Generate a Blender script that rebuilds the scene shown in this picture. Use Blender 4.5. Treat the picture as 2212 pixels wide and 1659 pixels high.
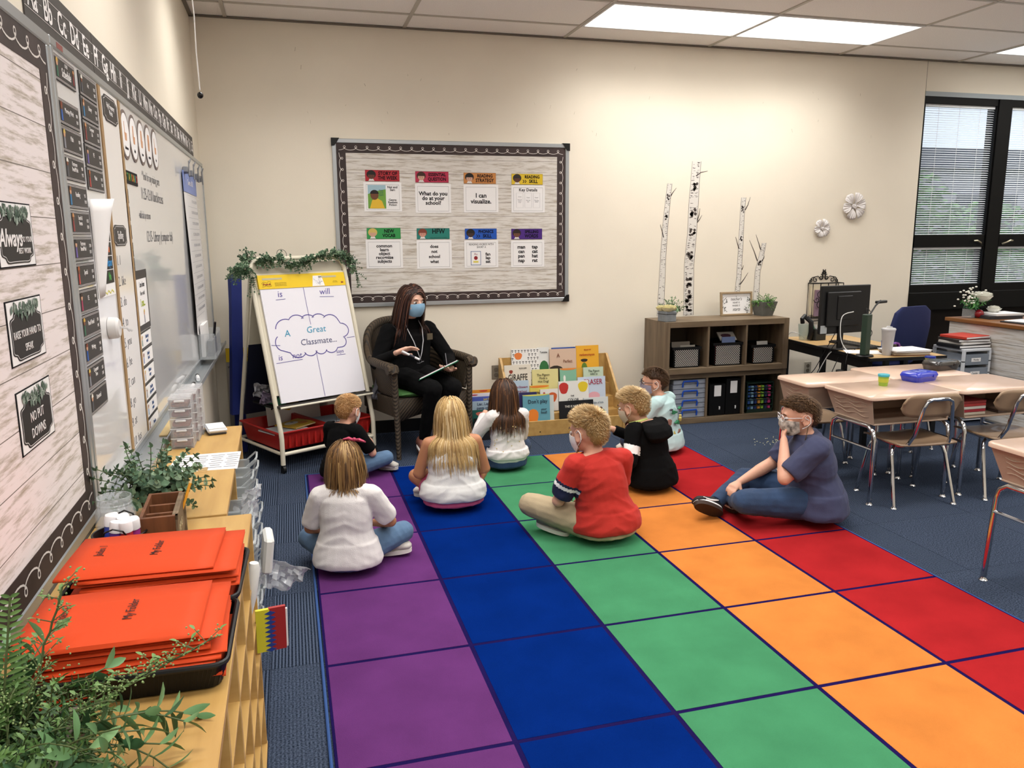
import bpy, bmesh, math, random
from math import sin, cos, pi, radians, sqrt, atan2
from mathutils import Vector, Matrix, noise
random.seed(7)
SC = bpy.context.scene
COL = SC.collection
for o in list(bpy.data.objects): bpy.data.objects.remove(o)

# ---------------------------------------------------------------- camera, world, exposure
cam_data = bpy.data.cameras.new('camera'); cam = bpy.data.objects.new('camera', cam_data); COL.objects.link(cam)
cam_r = Vector((0.9636791, -0.2669730, -0.0069306)); cam_u = Vector((0.0557260, 0.1756358, 0.9828767)); cam_f = Vector((0.2611843, 0.9475640, -0.1841338))
M = Matrix((cam_r, cam_u, -cam_f)).transposed().to_4x4(); M.translation = Vector((0.5642, -6.0865, 1.5118))
cam.matrix_world = M
cam_data.sensor_width = 36.0; cam_data.lens = 36.0*1715.4355/2212.0; cam_data.clip_start = 0.02
SC.camera = cam
SC.view_settings.view_transform = 'Standard'; SC.view_settings.look = 'None'
SC.view_settings.exposure = 0.32; SC.view_settings.gamma = 1.0; SC.view_settings.use_curve_mapping = False
LAMP_STRENGTH = 2.2
LAMP_WATTS = 12.0
SKY_STRENGTH = 1.0
w = bpy.data.worlds.new('sky'); SC.world = w; w.use_nodes = True
nt = w.node_tree; bg = nt.nodes['Background']; bg.inputs[0].default_value = (0.74, 0.84, 1.0, 1); bg.inputs[1].default_value = SKY_STRENGTH

# ---------------------------------------------------------------- materials
def lin(h):
    if isinstance(h, str):
        h = h.lstrip('#'); c = [int(h[i:i+2], 16)/255 for i in (0, 2, 4)]
    else: c = h
    return tuple((x/12.92 if x <= .04045 else ((x+.055)/1.055)**2.4) for x in c)
MATS = {}
def mat(name, col, rough=.55, metal=0., spec=.4, var=0., vscale=8., bump=0., bscale=60., col2=None, emit=0., alpha=1., trans=0., sheen=0., stretch=(1, 1, 1), coat=0.):
    if name in MATS: return MATS[name]
    m = bpy.data.materials.new(name); m.use_nodes = True; nt = m.node_tree; b = nt.nodes['Principled BSDF']
    c = lin(col); b.inputs['Base Color'].default_value = (*c, 1)
    b.inputs['Roughness'].default_value = rough; b.inputs['Metallic'].default_value = metal
    b.inputs['Specular IOR Level'].default_value = spec
    b.inputs['Coat Weight'].default_value = coat
    if sheen: b.inputs['Sheen Weight'].default_value = sheen
    if trans: b.inputs['Transmission Weight'].default_value = trans
    if alpha < 1: b.inputs['Alpha'].default_value = alpha
    if emit: b.inputs['Emission Color'].default_value = (*c, 1); b.inputs['Emission Strength'].default_value = emit
    tc = None
    def coord():
        t = nt.nodes.new('ShaderNodeTexCoord'); mp = nt.nodes.new('ShaderNodeMapping'); mp.inputs['Scale'].default_value = stretch
        nt.links.new(t.outputs['Object'], mp.inputs['Vector']); return mp.outputs['Vector']
    if var or col2:
        tc = tc or coord()
        n = nt.nodes.new('ShaderNodeTexNoise'); n.inputs['Scale'].default_value = vscale; n.inputs['Detail'].default_value = 6
        nt.links.new(tc, n.inputs['Vector'])
        r = nt.nodes.new('ShaderNodeValToRGB'); r.color_ramp.elements[0].position = .32; r.color_ramp.elements[1].position = .68
        if col2: a, d = lin(col2), c
        else: a, d = tuple(x*(1-var) for x in c), tuple(min(1, x*(1+var*.6)) for x in c)
        r.color_ramp.elements[0].color = (*a, 1); r.color_ramp.elements[1].color = (*d, 1)
        nt.links.new(n.outputs[0], r.inputs[0]); nt.links.new(r.outputs[0], b.inputs['Base Color'])
    if bump:
        tc = tc or coord()
        n = nt.nodes.new('ShaderNodeTexNoise'); n.inputs['Scale'].default_value = bscale; n.inputs['Detail'].default_value = 3
        nt.links.new(tc, n.inputs['Vector'])
        bp = nt.nodes.new('ShaderNodeBump'); bp.inputs['Strength'].default_value = min(1, bump); bp.inputs['Distance'].default_value = .002*max(1, bump)
        nt.links.new(n.outputs[0], bp.inputs['Height']); nt.links.new(bp.outputs[0], b.inputs['Normal'])
    MATS[name] = m; return m

def wood(name, col, col2, rough=.5, scale=(1, 1, 1), vs=6., rings=.35):
    """streaky wood: noise stretched along one object axis, plus fine grain"""
    if name in MATS: return MATS[name]
    m = mat(name, col, rough); nt = m.node_tree; b = nt.nodes['Principled BSDF']
    t = nt.nodes.new('ShaderNodeTexCoord'); mp = nt.nodes.new('ShaderNodeMapping'); mp.inputs['Scale'].default_value = scale
    n = nt.nodes.new('ShaderNodeTexNoise'); n.inputs['Scale'].default_value = vs; n.inputs['Detail'].default_value = 8; n.inputs['Distortion'].default_value = rings
    r = nt.nodes.new('ShaderNodeValToRGB'); r.color_ramp.elements[0].position = .3; r.color_ramp.elements[1].position = .7
    r.color_ramp.elements[0].color = (*lin(col2), 1); r.color_ramp.elements[1].color = (*lin(col), 1)
    bp = nt.nodes.new('ShaderNodeBump'); bp.inputs['Strength'].default_value = .25; bp.inputs['Distance'].default_value = .001
    L = nt.links.new
    L(t.outputs['Object'], mp.inputs['Vector']); L(mp.outputs[0], n.inputs['Vector']); L(n.outputs[0], r.inputs[0]); L(r.outputs[0], b.inputs['Base Color'])
    L(n.outputs[0], bp.inputs['Height']); L(bp.outputs[0], b.inputs['Normal'])
    return m

# ---------------------------------------------------------------- mesh builder
def TR(x=0, y=0, z=0, rx=0, ry=0, rz=0):
    return Matrix.Translation((x, y, z)) @ Matrix.Rotation(radians(rz), 4, 'Z') @ Matrix.Rotation(radians(ry), 4, 'Y') @ Matrix.Rotation(radians(rx), 4, 'X')
class MB:
    def __init__(s, M=None): s.v = []; s.f = []; s.mi = []; s.M = M; s.cur = 0
    def add(s, vs, fs, T=None):
        n = len(s.v)
        for p in vs:
            p = Vector(p)
            if T is not None: p = T @ p
            if s.M is not None: p = s.M @ p
            s.v.append(p)
        for f in fs: s.f.append([i+n for i in f]); s.mi.append(s.cur)
        return s
    def box(s, x0, x1, y0, y1, z0, z1, b=0., T=None):
        if b <= 0:
            vs = [(x, y, z) for x in (x0, x1) for y in (y0, y1) for z in (z0, z1)]
            fs = [(0, 1, 3, 2), (4, 6, 7, 5), (0, 4, 5, 1), (2, 3, 7, 6), (0, 2, 6, 4), (1, 5, 7, 3)]
            return s.add(vs, fs, T)
        b = min(b, .49*(x1-x0), .49*(y1-y0), .49*(z1-z0))
        vs = []; idx = {}
        for sx in (0, 1):
            for sy in (0, 1):
                for sz in (0, 1):
                    X, Y, Z = (x0, x1)[sx], (y0, y1)[sy], (z0, z1)[sz]
                    dx, dy, dz = (b, -b)[sx], (b, -b)[sy], (b, -b)[sz]
                    for k, p in enumerate(((X, Y+dy, Z+dz), (X+dx, Y, Z+dz), (X+dx, Y+dy, Z))):
                        idx[sx, sy, sz, k] = len(vs); vs.append(p)
        fs = []
        I = idx
        for sx in (0, 1): fs.append([I[sx, 0, 0, 0], I[sx, 1, 0, 0], I[sx, 1, 1, 0], I[sx, 0, 1, 0]][::(1 if sx else -1)])
        for sy in (0, 1): fs.append([I[0, sy, 0, 1], I[1, sy, 0, 1], I[1, sy, 1, 1], I[0, sy, 1, 1]][::(-1 if sy else 1)])
        for sz in (0, 1): fs.append([I[0, 0, sz, 2], I[1, 0, sz, 2], I[1, 1, sz, 2], I[0, 1, sz, 2]][::(1 if sz else -1)])
        for sy in (0, 1):
            for sz in (0, 1): fs.append([I[0, sy, sz, 1], I[1, sy, sz, 1], I[1, sy, sz, 2], I[0, sy, sz, 2]])
        for sx in (0, 1):
            for sz in (0, 1): fs.append([I[sx, 0, sz, 0], I[sx, 1, sz, 0], I[sx, 1, sz, 2], I[sx, 0, sz, 2]])
            for sy in (0, 1): fs.append([I[sx, sy, 0, 0], I[sx, sy, 1, 0], I[sx, sy, 1, 1], I[sx, sy, 0, 1]])
        for k in I:
            if k[3] == 0: fs.append([I[k[0], k[1], k[2], 0], I[k[0], k[1], k[2], 1], I[k[0], k[1], k[2], 2]])
        return s.add(vs, fs, T)
    def lathe(s, prof, n=20, T=None, cap=True, sx=1., sy=1.):
        vs = [(r*cos(2*pi*i/n)*sx, r*sin(2*pi*i/n)*sy, z) for r, z in prof for i in range(n)]
        fs = []
        for j in range(len(prof)-1):
            for i in range(n): fs.append((j*n+i, j*n+(i+1) % n, (j+1)*n+(i+1) % n, (j+1)*n+i))
        if cap: fs.append(tuple(range(n))[::-1]); fs.append(tuple((len(prof)-1)*n+i for i in range(n)))
        return s.add(vs, fs, T)
    def cyl(s, r, z0, z1, n=16, T=None): return s.lathe([(r, z0), (r, z1)], n, T)
    def sph(s, c, r, n=12, m=8, T=None, R=None):
        if not hasattr(r, '__len__'): r = (r, r, r)
        vs = []; fs = []
        for j in range(1, m):
            t = pi*j/m
            for i in range(n):
                p = Vector((r[0]*sin(t)*cos(2*pi*i/n), r[1]*sin(t)*sin(2*pi*i/n), r[2]*cos(t)))
                if R is not None: p = R @ p
                vs.append(p+Vector(c))
        for q in ((0, 0, r[2]), (0, 0, -r[2])):
            p = Vector(q)
            if R is not None: p = R @ p
            vs.append(p+Vector(c))
        for j in range(m-2):
            for i in range(n): fs.append((j*n+i, (j+1)*n+i, (j+1)*n+(i+1) % n, j*n+(i+1) % n))
        a, b = len(vs)-2, len(vs)-1
        for i in range(n): fs.append((a, i, (i+1) % n)); fs.append((b, (m-2)*n+(i+1) % n, (m-2)*n+i))
        return s.add(vs, fs, T)
    def tube(s, pts, r, n=8, closed=False, T=None, flat=1., up=None):
        pts = [Vector(p) for p in pts]; N = len(pts)
        if not hasattr(r, '__len__'): r = [r]*N
        vs = []; fs = []; prev = None
        for i, p in enumerate(pts):
            if closed: d = pts[(i+1) % N]-pts[i-1]
            else: d = pts[min(i+1, N-1)]-pts[max(i-1, 0)]
            if d.length < 1e-9: d = Vector((0, 0, 1))
            d.normalize()
            if prev is None:
                a = Vector(up) if up else (Vector((0, 0, 1)) if abs(d.z) < .9 else Vector((1, 0, 0)))
            else: a = prev
            a = a-d*a.dot(d)
            if a.length < 1e-6: a = d.orthogonal()
            a.normalize(); prev = a; b = d.cross(a)
            for k in range(n):
                t = 2*pi*k/n; vs.append(p+(a*cos(t)*flat+b*sin(t))*r[i])
        for i in range(N if closed else N-1):
            j = (i+1) % N
            for k in range(n): fs.append((i*n+k, i*n+(k+1) % n, j*n+(k+1) % n, j*n+k))
        if not closed: fs.append(tuple(range(n))[::-1]); fs.append(tuple((N-1)*n+k for k in range(n)))
        return s.add(vs, fs, T)
    def capsule(s, a, b, ra, rb, n=10, T=None):
        a, b = Vector(a), Vector(b); d = b-a; L = d.length
        if L < 1e-6: return s.sph(a, ra, n, 6, T)
        d /= L; x = d.orthogonal().normalized(); y = d.cross(x)
        vs = []; rings = []
        for k in range(0, 4): t = pi/2*(1-k/3.); rings.append((a-d*ra*sin(t), max(ra*cos(t), ra*.02)))
        for k in range(0, 4): t = pi/2*(k/3.); rings.append((b+d*rb*sin(t), max(rb*cos(t), rb*.02)))
        for c, r in rings:
            for i in range(n): vs.append(c+(x*cos(2*pi*i/n)+y*sin(2*pi*i/n))*r)
        fs = []
        for j in range(len(rings)-1):
            for i in range(n): fs.append((j*n+i, j*n+(i+1) % n, (j+1)*n+(i+1) % n, (j+1)*n+i))
        fs.append(tuple(range(n))[::-1]); fs.append(tuple((len(rings)-1)*n+i for i in range(n)))
        return s.add(vs, fs, T)
    def loft(s, rings, n=20, T=None, p=2.2):
        """rings: (center, lateral vec, depth vec)"""
        vs = []; fs = []
        for c, a, b in rings:
            c, a, b = Vector(c), Vector(a), Vector(b)
            for i in range(n):
                t = 2*pi*i/n; ct, st = cos(t), sin(t)
                vs.append(c+a*(abs(ct)**(2/p))*(1 if ct >= 0 else -1)+b*(abs(st)**(2/p))*(1 if st >= 0 else -1))
        for j in range(len(rings)-1):
            for i in range(n): fs.append((j*n+i, j*n+(i+1) % n, (j+1)*n+(i+1) % n, (j+1)*n+i))
        fs.append(tuple(range(n))[::-1]); fs.append(tuple((len(rings)-1)*n+i for i in range(n)))
        return s.add(vs, fs, T)
    def prism(s, pts, y0, y1, T=None):
        """2D polygon in XZ extruded between y0 (front) and y1"""
        n = len(pts)
        vs = [(x, y0, z) for x, z in pts]+[(x, y1, z) for x, z in pts]
        fs = [tuple(range(n)), tuple(range(n, 2*n))[::-1]]+[(i, i+n, (i+1) % n+n, (i+1) % n) for i in range(n)]
        return s.add(vs, fs, T)
    def ribbon(s, pts, wd, y=0., th=.0006, closed=False, T=None):
        """flat drawn line in the XZ plane, raised th in front of y"""
        N = len(pts); L = []; R_ = []
        for i in range(N):
            a = pts[i-1] if (closed or i > 0) else pts[i]; b = pts[(i+1) % N] if (closed or i < N-1) else pts[i]
            dx, dz = b[0]-a[0], b[1]-a[1]; l = sqrt(dx*dx+dz*dz) or 1
            ww = wd[i] if hasattr(wd, '__len__') else wd
            nx, nz = -dz/l*ww/2, dx/l*ww/2
            L.append((pts[i][0]+nx, y-th, pts[i][1]+nz)); R_.append((pts[i][0]-nx, y-th, pts[i][1]-nz))
        vs = L+R_; fs = []
        for i in range(N if closed else N-1):
            j = (i+1) % N; fs.append((i, j, N+j, N+i))
        return s.add(vs, fs, T)
    def strand(s, pts, wd, outs):
        N = len(pts); vs = []; fs = []
        for i, p in enumerate(pts):
            d = pts[min(i+1, N-1)]-pts[max(i-1, 0)]
            o = outs[i]; sd = d.cross(o)
            if sd.length < 1e-9: sd = d.orthogonal()
            sd.normalize(); ww = wd*(1.0 if i < N*.55 else max(.08, 1-(i-N*.55)/(N*.45)))
            vs += [p-sd*ww*.5, p+o*ww*.16, p+sd*ww*.5]
        for i in range(N-1):
            a = 3*i; fs += [(a, a+1, a+4, a+3), (a+1, a+2, a+5, a+4)]
        return s.add(vs, fs)
    def mesh(s, name, mats, smooth=True, auto=35):
        me = bpy.data.meshes.new(name); me.from_pydata([tuple(v) for v in s.v], [], s.f)
        if not isinstance(mats, (list, tuple)): mats = [mats]
        for m in mats: me.materials.append(m)
        if len(mats) > 1: me.polygons.foreach_set('material_index', s.mi)
        bm = bmesh.new(); bm.from_mesh(me)
        if len(s.f) < 60000: bmesh.ops.recalc_face_normals(bm, faces=bm.faces)
        if smooth:
            ang = radians(auto)
            for f in bm.faces: f.smooth = True
            for e in bm.edges:
                if len(e.link_faces) == 2 and e.calc_face_angle(0) > ang: e.smooth = False
        bm.to_mesh(me); bm.free(); me.update(); return me
    def build(s, name, mats, parent=None, smooth=True, loc=None, rz=0, label=None, kind=None, auto=35):
        return link(name, s.mesh(name, mats, smooth, auto), parent, loc, rz, label, kind)
def link(name, me, parent=None, loc=None, rz=0, label=None, kind=None):
    o = bpy.data.objects.new(name, me); COL.objects.link(o)
    if parent: o.parent = parent
    if loc: o.location = loc
    if rz: o.rotation_euler.z = radians(rz)
    if label: o['label'] = label
    if kind: o['kind'] = kind
    return o
def tag(o, label, cat, group=None):
    o['label'] = label; o['category'] = cat
    if group: o['group'] = group
    return o
def thing(name, label, cat, loc=(0, 0, 0), rz=0, group=None):
    o = bpy.data.objects.new(name, None); COL.objects.link(o); o.empty_display_size = .05
    o.location = loc; o.rotation_euler.z = radians(rz)
    return tag(o, label, cat, group)
def struct(o): o['kind'] = 'structure'; return o
KIDS = {}
def dup(root, loc=None, rz=None, label=None, group=None):
    r = root.copy(); COL.objects.link(r)
    if loc is not None: r.location = loc
    if rz is not None: r.rotation_euler.z = radians(rz)
    if label: r['label'] = label
    if group: r['group'] = group
    for ch in [x for x in list(COL.objects) if x.parent is root]:
        c = ch.copy(); COL.objects.link(c); c.parent = r
        for g in [x for x in list(COL.objects) if x.parent is ch]:
            d = g.copy(); COL.objects.link(d); d.parent = c
    return r

# ---------------------------------------------------------------- writing
TXT = {}
def text(s, size, m, parent, x=0, z=0, y=0., align='CENTER', sx=1., shear=0., rot=0., name='lettering', line=1., bold=0., T=None, th=.0004):
    """lettering as thin mesh in the XZ plane, facing -Y"""
    cu = bpy.data.curves.new('t', 'FONT'); cu.body = s; cu.size = size; cu.align_x = align; cu.align_y = 'CENTER'
    cu.resolution_u = 2; cu.shear = shear; cu.space_line = line; cu.offset = bold; cu.extrude = th/2
    ob = bpy.data.objects.new('t', cu); COL.objects.link(ob)
    dg = bpy.context.evaluated_depsgraph_get(); me = bpy.data.meshes.new_from_object(ob.evaluated_get(dg))
    bpy.data.objects.remove(ob); bpy.data.curves.remove(cu)
    A = Matrix.Translation((x, y-th/2, z)) @ Matrix.Rotation(radians(-rot), 4, 'Y') @ Matrix.Rotation(pi/2, 4, 'X') @ Matrix.Diagonal((sx, 1, 1, 1))
    if T is not None: A = T @ A
    me.transform(A); me.materials.clear(); me.materials.append(m); me.name = name
    return link(name, me, parent)
def scribble(m, x, z, width, h, parent=None, y=0., seed=0, words=3, lw=.002, mb=None):
    """illegible small handwriting line"""
    rnd = random.Random(seed); own = mb is None; mb = mb or MB(); cx = x
    while cx < x+width:
        wl = rnd.uniform(.5, 1.)*width/words; n = int(wl/h*3)+4; pts = []
        for i in range(n):
            pts.append((cx+wl*i/n+rnd.uniform(-.2, .2)*h, z+(h*.5 if i % 2 else -h*.5)*rnd.uniform(.4, 1.)))
        mb.ribbon(pts, lw, y); cx += wl+h*.8
    if own: mb.build('lettering', m, parent)
    return mb
# ================================================================= the room
RX, RY, RZ = 9.6, -9.2, 2.989
WX = 6.025
M_wall = mat('wall_paint', '#e9e0cf', .6, spec=.25, var=.04, vscale=1.3, bump=.25, bscale=180)
M_ceil = mat('ceiling_tile', '#f7f3ee', .9, spec=.1, var=.07, vscale=160, bump=.8, bscale=220)
M_tee = mat('ceiling_grid', '#b9b3a8', .5)
M_black = mat('black_plain', '#070708', .6, spec=.2)
M_blackm = mat('black_metal', '#0a0a0b', .4, spec=.35)
M_white = mat('white_paper', '#e9e7e6', .6, spec=.2)
M_ink = mat('black_ink', '#17161a', .6, spec=.1)
M_base = mat('vinyl_base', '#101113', .45)
M_brownpan = mat('brown_panel', '#140d09', .6, spec=.15, var=.15, vscale=3)
M_wframe = mat('window_bronze', '#060606', .5, spec=.15)

# carpet: loop pile with ribs that run one way or the other per tile
def carpet_mat(name, sx, sy, ribs):
    m = mat(name, '#3c4656', 1., spec=.0); nt = m.node_tree; L = nt.links.new; b = nt.nodes['Principled BSDF']
    t = nt.nodes.new('ShaderNodeTexCoord')
    n = nt.nodes.new('ShaderNodeTexNoise'); n.inputs['Scale'].default_value = 170; n.inputs['Detail'].default_value = 2
    mp = nt.nodes.new('ShaderNodeMapping'); mp.inputs['Scale'].default_value = (sx, sy, 1); L(t.outputs['Object'], mp.inputs[0])
    wv = nt.nodes.new('ShaderNodeTexWave'); wv.inputs['Scale'].default_value = 26; wv.inputs['Distortion'].default_value = 1.5; wv.inputs['Detail'].default_value = 1; wv.bands_direction = 'X'
    L(mp.outputs[0], wv.inputs['Vector']); L(t.outputs['Object'], n.inputs['Vector'])
    mx = nt.nodes.new('ShaderNodeMix'); mx.data_type = 'FLOAT'; mx.inputs[0].default_value = ribs
    L(n.outputs[0], mx.inputs[2]); L(wv.outputs['Fac'], mx.inputs[3])
    r = nt.nodes.new('ShaderNodeValToRGB'); r.color_ramp.elements[0].position = .28; r.color_ramp.elements[1].position = .74
    r.color_ramp.elements[0].color = (*lin('#171d28'), 1); r.color_ramp.elements[1].color = (*lin('#4e586b'), 1)
    L(mx.outputs[0], r.inputs[0]); L(r.outputs[0], b.inputs['Base Color'])
    bp = nt.nodes.new('ShaderNodeBump'); bp.inputs['Strength'].default_value = .6; bp.inputs['Distance'].default_value = .003
    L(mx.outputs[0], bp.inputs['Height']); L(bp.outputs[0], b.inputs['Normal'])
    return m
M_carA = carpet_mat('carpet_pile', 1, 1, .12); M_carB = carpet_mat('carpet_ribbed', 1, .06, .45)
floor = struct(MB().box(-.1, RX+.1, RY-.1, .25, -.1, -.004).build('floor', M_carA))
ts = .61
tA = MB().box(.001, ts-.001, .001, ts-.001, -.004, 0).mesh('carpet_tile', M_carA, False)
tB = MB().box(.001, ts-.001, .001, ts-.001, -.004, 0).mesh('carpet_tile', M_carB, False)
i = 0; x = -.19
while x < RX:
    j = 0; y = -.31
    while y > RY-.6:
        far = (y > -.9)
        me = tB if ((i+j) % 2 == 0) else tA
        link('carpet_tile', me, floor, (x, y, 0)); y -= ts; j += 1
    link('carpet_tile', tB if i % 2 else tA, floor, (x, .30, 0)) if False else None
    x += ts; i += 1
wl = struct(MB().box(-.12, 0, RY, .12, 0, 3.1).build('wall_left', M_wall, smooth=False))
wb = MB(); wb.box(-.12, WX, 0, .14, 0, 3.1); wb.box(WX+.004, RX, .006, .14, 2.73, 3.1); wb.box(8.66, RX, 0, .14, 0, 2.73)
wbk = struct(wb.build('wall_back', M_wall, smooth=False))
pm = MB(); pm.box(WX, 8.66, .05, .14, 0, .96); pm.build('spandrel_panel', M_brownpan, wbk, smooth=False, label='dark brown panel under the window')
MB().box(WX, 8.66, .015, .05, .33, .345).build('trim_strip', mat('grey_strip', '#55585c', .4), wbk, smooth=False)
MB().box(WX, 8.66, -.006, .14, 2.69, 2.73).build('header_trim', mat('window_head', '#9aa2a6', .5), wbk, smooth=False)
MB().box(WX, WX+.004, .0, .01, 2.73, 2.989).build('panel_joint', mat('joint', '#6c6557', .7), wbk, smooth=False)
struct(MB().box(RX, RX+.12, RY, .14, 0, 3.1).build('wall_right', M_wall, smooth=False))
struct(MB().box(-.12, RX+.12, RY-.12, RY, 0, 3.1).build('wall_front', M_wall, smooth=False))
struct(MB().box(0, WX, -.008, 0, 0, .1).build('baseboard_back', M_base, smooth=False))
struct(MB().box(0, .008, RY, -.008, 0, .1).build('baseboard_left', M_base, smooth=False))
# scuffs on the back wall
sc = MB()
for k in range(34):
    x, z = random.uniform(.4, 5.6), random.uniform(2.25, 2.85)
    sc.ribbon([(x, z), (x+random.uniform(-.01, .01), z+random.uniform(.004, .03))], random.uniform(.001, .003), 0, .0004)
sc.build('scuff_marks', mat('scuff', '#a89c84', .7), wbk, smooth=False, kind='stuff')

# ceiling: slab, tiles 4 ft x 2 ft, grid, lamps
T4, T2, GX, GY = 1.2192, .6096, .2317, .37
ceil = struct(MB().box(-.12, RX+.12, RY-.12, .14, RZ+.13, RZ+.2).build('ceiling', M_ceil, smooth=False))
LIGHTS = [(2, 1), (3, 1), (5, 1), (6, 1), (0, 2), (1, 3)]+[(i, j) for j in (5, 8, 11, 13) for i in (0, 1, 3, 4, 6, 7)]  # all but the row along the back wall are unseen, added for even light
tile_full = MB().box(.012, T4-.012, .012, T2-.012, 0, .012).mesh('ceiling_tile', M_ceil, False)
tile_y0 = MB().box(.012, T4-.012, .012, GY-.012, 0, .012).mesh('ceiling_tile', M_ceil, False)
tile_x0 = MB().box(.012, GX-.012, .012, T2-.012, 0, .012).mesh('ceiling_tile', M_ceil, False)
tile_c = MB().box(.012, GX-.012, .012, GY-.012, 0, .012).mesh('ceiling_tile', M_ceil, False)
for i in range(-1, 8):
    for j in range(0, 16):
        y1 = 0 if j == 0 else -(GY+(j-1)*T2); y0 = -(GY+j*T2)
        if y0 < RY-.7: continue
        if (i, j) in LIGHTS: continue
        x0 = 0 if i < 0 else GX+i*T4
        me = (tile_c if j == 0 else tile_x0) if i < 0 else (tile_y0 if j == 0 else tile_full)
        link('ceiling_tile', me, ceil, (x0, y0, RZ-.002+random.uniform(0, .003)))
g = MB()
for i in range(0, 8): g.box(GX+i*T4-.012, GX+i*T4+.012, RY, 0, RZ-.007, RZ+.03)
g.build('grid_runner', M_tee, ceil, smooth=False)
g = MB()
for j in range(0, 15): g.box(0, RX, -(GY+j*T2)-.012, -(GY+j*T2)+.012, RZ-.006, RZ+.03)
g.build('grid_cross_tee', M_tee, ceil, smooth=False)
g = MB(); g.box(0, RX, -.024, 0, RZ-.012, RZ-.004); g.box(0, .024, RY, 0, RZ-.012, RZ-.004); g.build('wall_angle', mat('wall_angle', '#6f685c', .5), ceil, smooth=False)
M_diff = mat('lamp_diffuser', '#ffffff', .5, emit=LAMP_STRENGTH)
M_diff.node_tree.nodes['Principled BSDF'].inputs['Emission Color'].default_value = (1.0, .975, .93, 1)
fr = MB()
for a in ((0, T4, 0, .022), (0, T4, T2-.022, T2), (0, .022, .022, T2-.022), (T4-.022, T4, .022, T2-.022)): fr.box(a[0]+.004, a[1]-.004, a[2], a[3], -.012, .02)
frm = fr.mesh('frame', mat('troffer_frame', '#d8d8d8', .4), False)
dfm = MB().box(.026, T4-.026, .022, T2-.022, -.004, .004).mesh('diffuser', M_diff, False)
hsm = MB().box(.01, T4-.01, .01, T2-.01, .03, .1).mesh('housing', M_tee, False)
names = {(2, 1): 'first recessed fluorescent ceiling light panel above the bulletin board', (3, 1): 'second ceiling light panel, directly right of the first one',
         (5, 1): 'ceiling light panel above the window, cut by the picture edge'}
for (i, j) in LIGHTS:
    t = thing('ceiling_light', 'ceiling light panel right of the one above the window' if (i, j) == (6, 1) else names.get((i, j), 'recessed ceiling light panel behind the viewer, row %d bay %d' % (j, i)), 'ceiling light', (GX+i*T4, -(GY+j*T2), RZ), 0, 'recessed ceiling lights')
    link('frame', frm, t); link('diffuser', dfm, t); link('housing', hsm, t)
    la = bpy.data.lights.new('lamp', 'AREA'); la.shape = 'RECTANGLE'; la.size = T4-.06; la.size_y = T2-.05; la.energy = LAMP_WATTS; la.color = (1.0, .98, .945); la.spread = radians(134)
    lo = bpy.data.objects.new('lamp', la); COL.objects.link(lo); lo.parent = t; lo.location = (T4/2, T2/2, -.006)

# windows with blinds
def window(n, x0, x1, handle_x):
    w = struct(bpy.data.objects.new('window_%d' % n, None)); COL.objects.link(w)
    f = MB()
    for a in ((x0, x1, .96, 1.035), (x0, x1, 1.375, 1.488), (x0, x1, 2.628, 2.69), (x0, x0+.018, 1.035, 2.628), (x1-.012, x1, 1.035, 2.628)):
        f.box(a[0], a[1], .0, .09, a[2], a[3], .003)
    f.build('frame', M_wframe, w)
    gl = mat('window_glass', '#dfeaf2', .03, alpha=.08, spec=.5)
    for z0, z1 in ((1.035, 1.375), (1.488, 2.628)):
        MB().box(x0+.018, x1-.012, .06, .065, z0, z1).build('pane', gl, w, smooth=False)
        sl = MB(); z = z0+.008
        while z < z1-.004:
            T = TR(0, .032, z, 24)
            sl.add([(x0+.02, -.0095, 0), (x1-.014, -.0095, 0), (x1-.014, 0, .0018), (x0+.02, 0, .0018), (x1-.014, .0095, 0), (x0+.02, .0095, 0)], [(0, 1, 2, 3), (3, 2, 4, 5)], T)
            z += .0196
        sl.build('blind_slats', mat('blind_slat', '#dfe3e6', .4), w, smooth=False, kind='stuff')
        c = MB()
        for q in (.22, .5, .78): c.box(x0+(x1-x0)*q, x0+(x1-x0)*q+.002, .018, .02, z0, z1)
        c.build('blind_cord', M_white, w, smooth=False)
        MB().box(x0+.02, x1-.014, .018, .046, z1-.022, z1).build('head_rail', mat('blind_slat', '#dfe3e6'), w)
    h = MB(); s = 1 if handle_x > (x0+x1)/2 else -1
    h.tube([(handle_x, -.006, 1.40), (handle_x-s*.03, -.03, 1.415), (handle_x-s*.07, -.03, 1.432), (handle_x-s*.105, -.025, 1.43)], [.008, .008, .009, .007], 8)
    h.build('handle', mat('bronze_handle', '#8d8570', .3, metal=.8), w)
    return w
window(1, WX, 6.835, 6.788); window(2, 6.983, 7.80, 7.03); window(3, 7.95, 8.66, 8.0)
mu = MB(); mu.box(6.835, 6.983, -.012, .12, .96, 2.69, .004); mu.box(7.80, 7.95, -.012, .12, .96, 2.69, .004)
struct(mu.build('trim_1', M_wframe))
struct(MB().box(WX, 8.66, -.01, .12, .80, .965, .004).build('trim_2', M_wframe))

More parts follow.
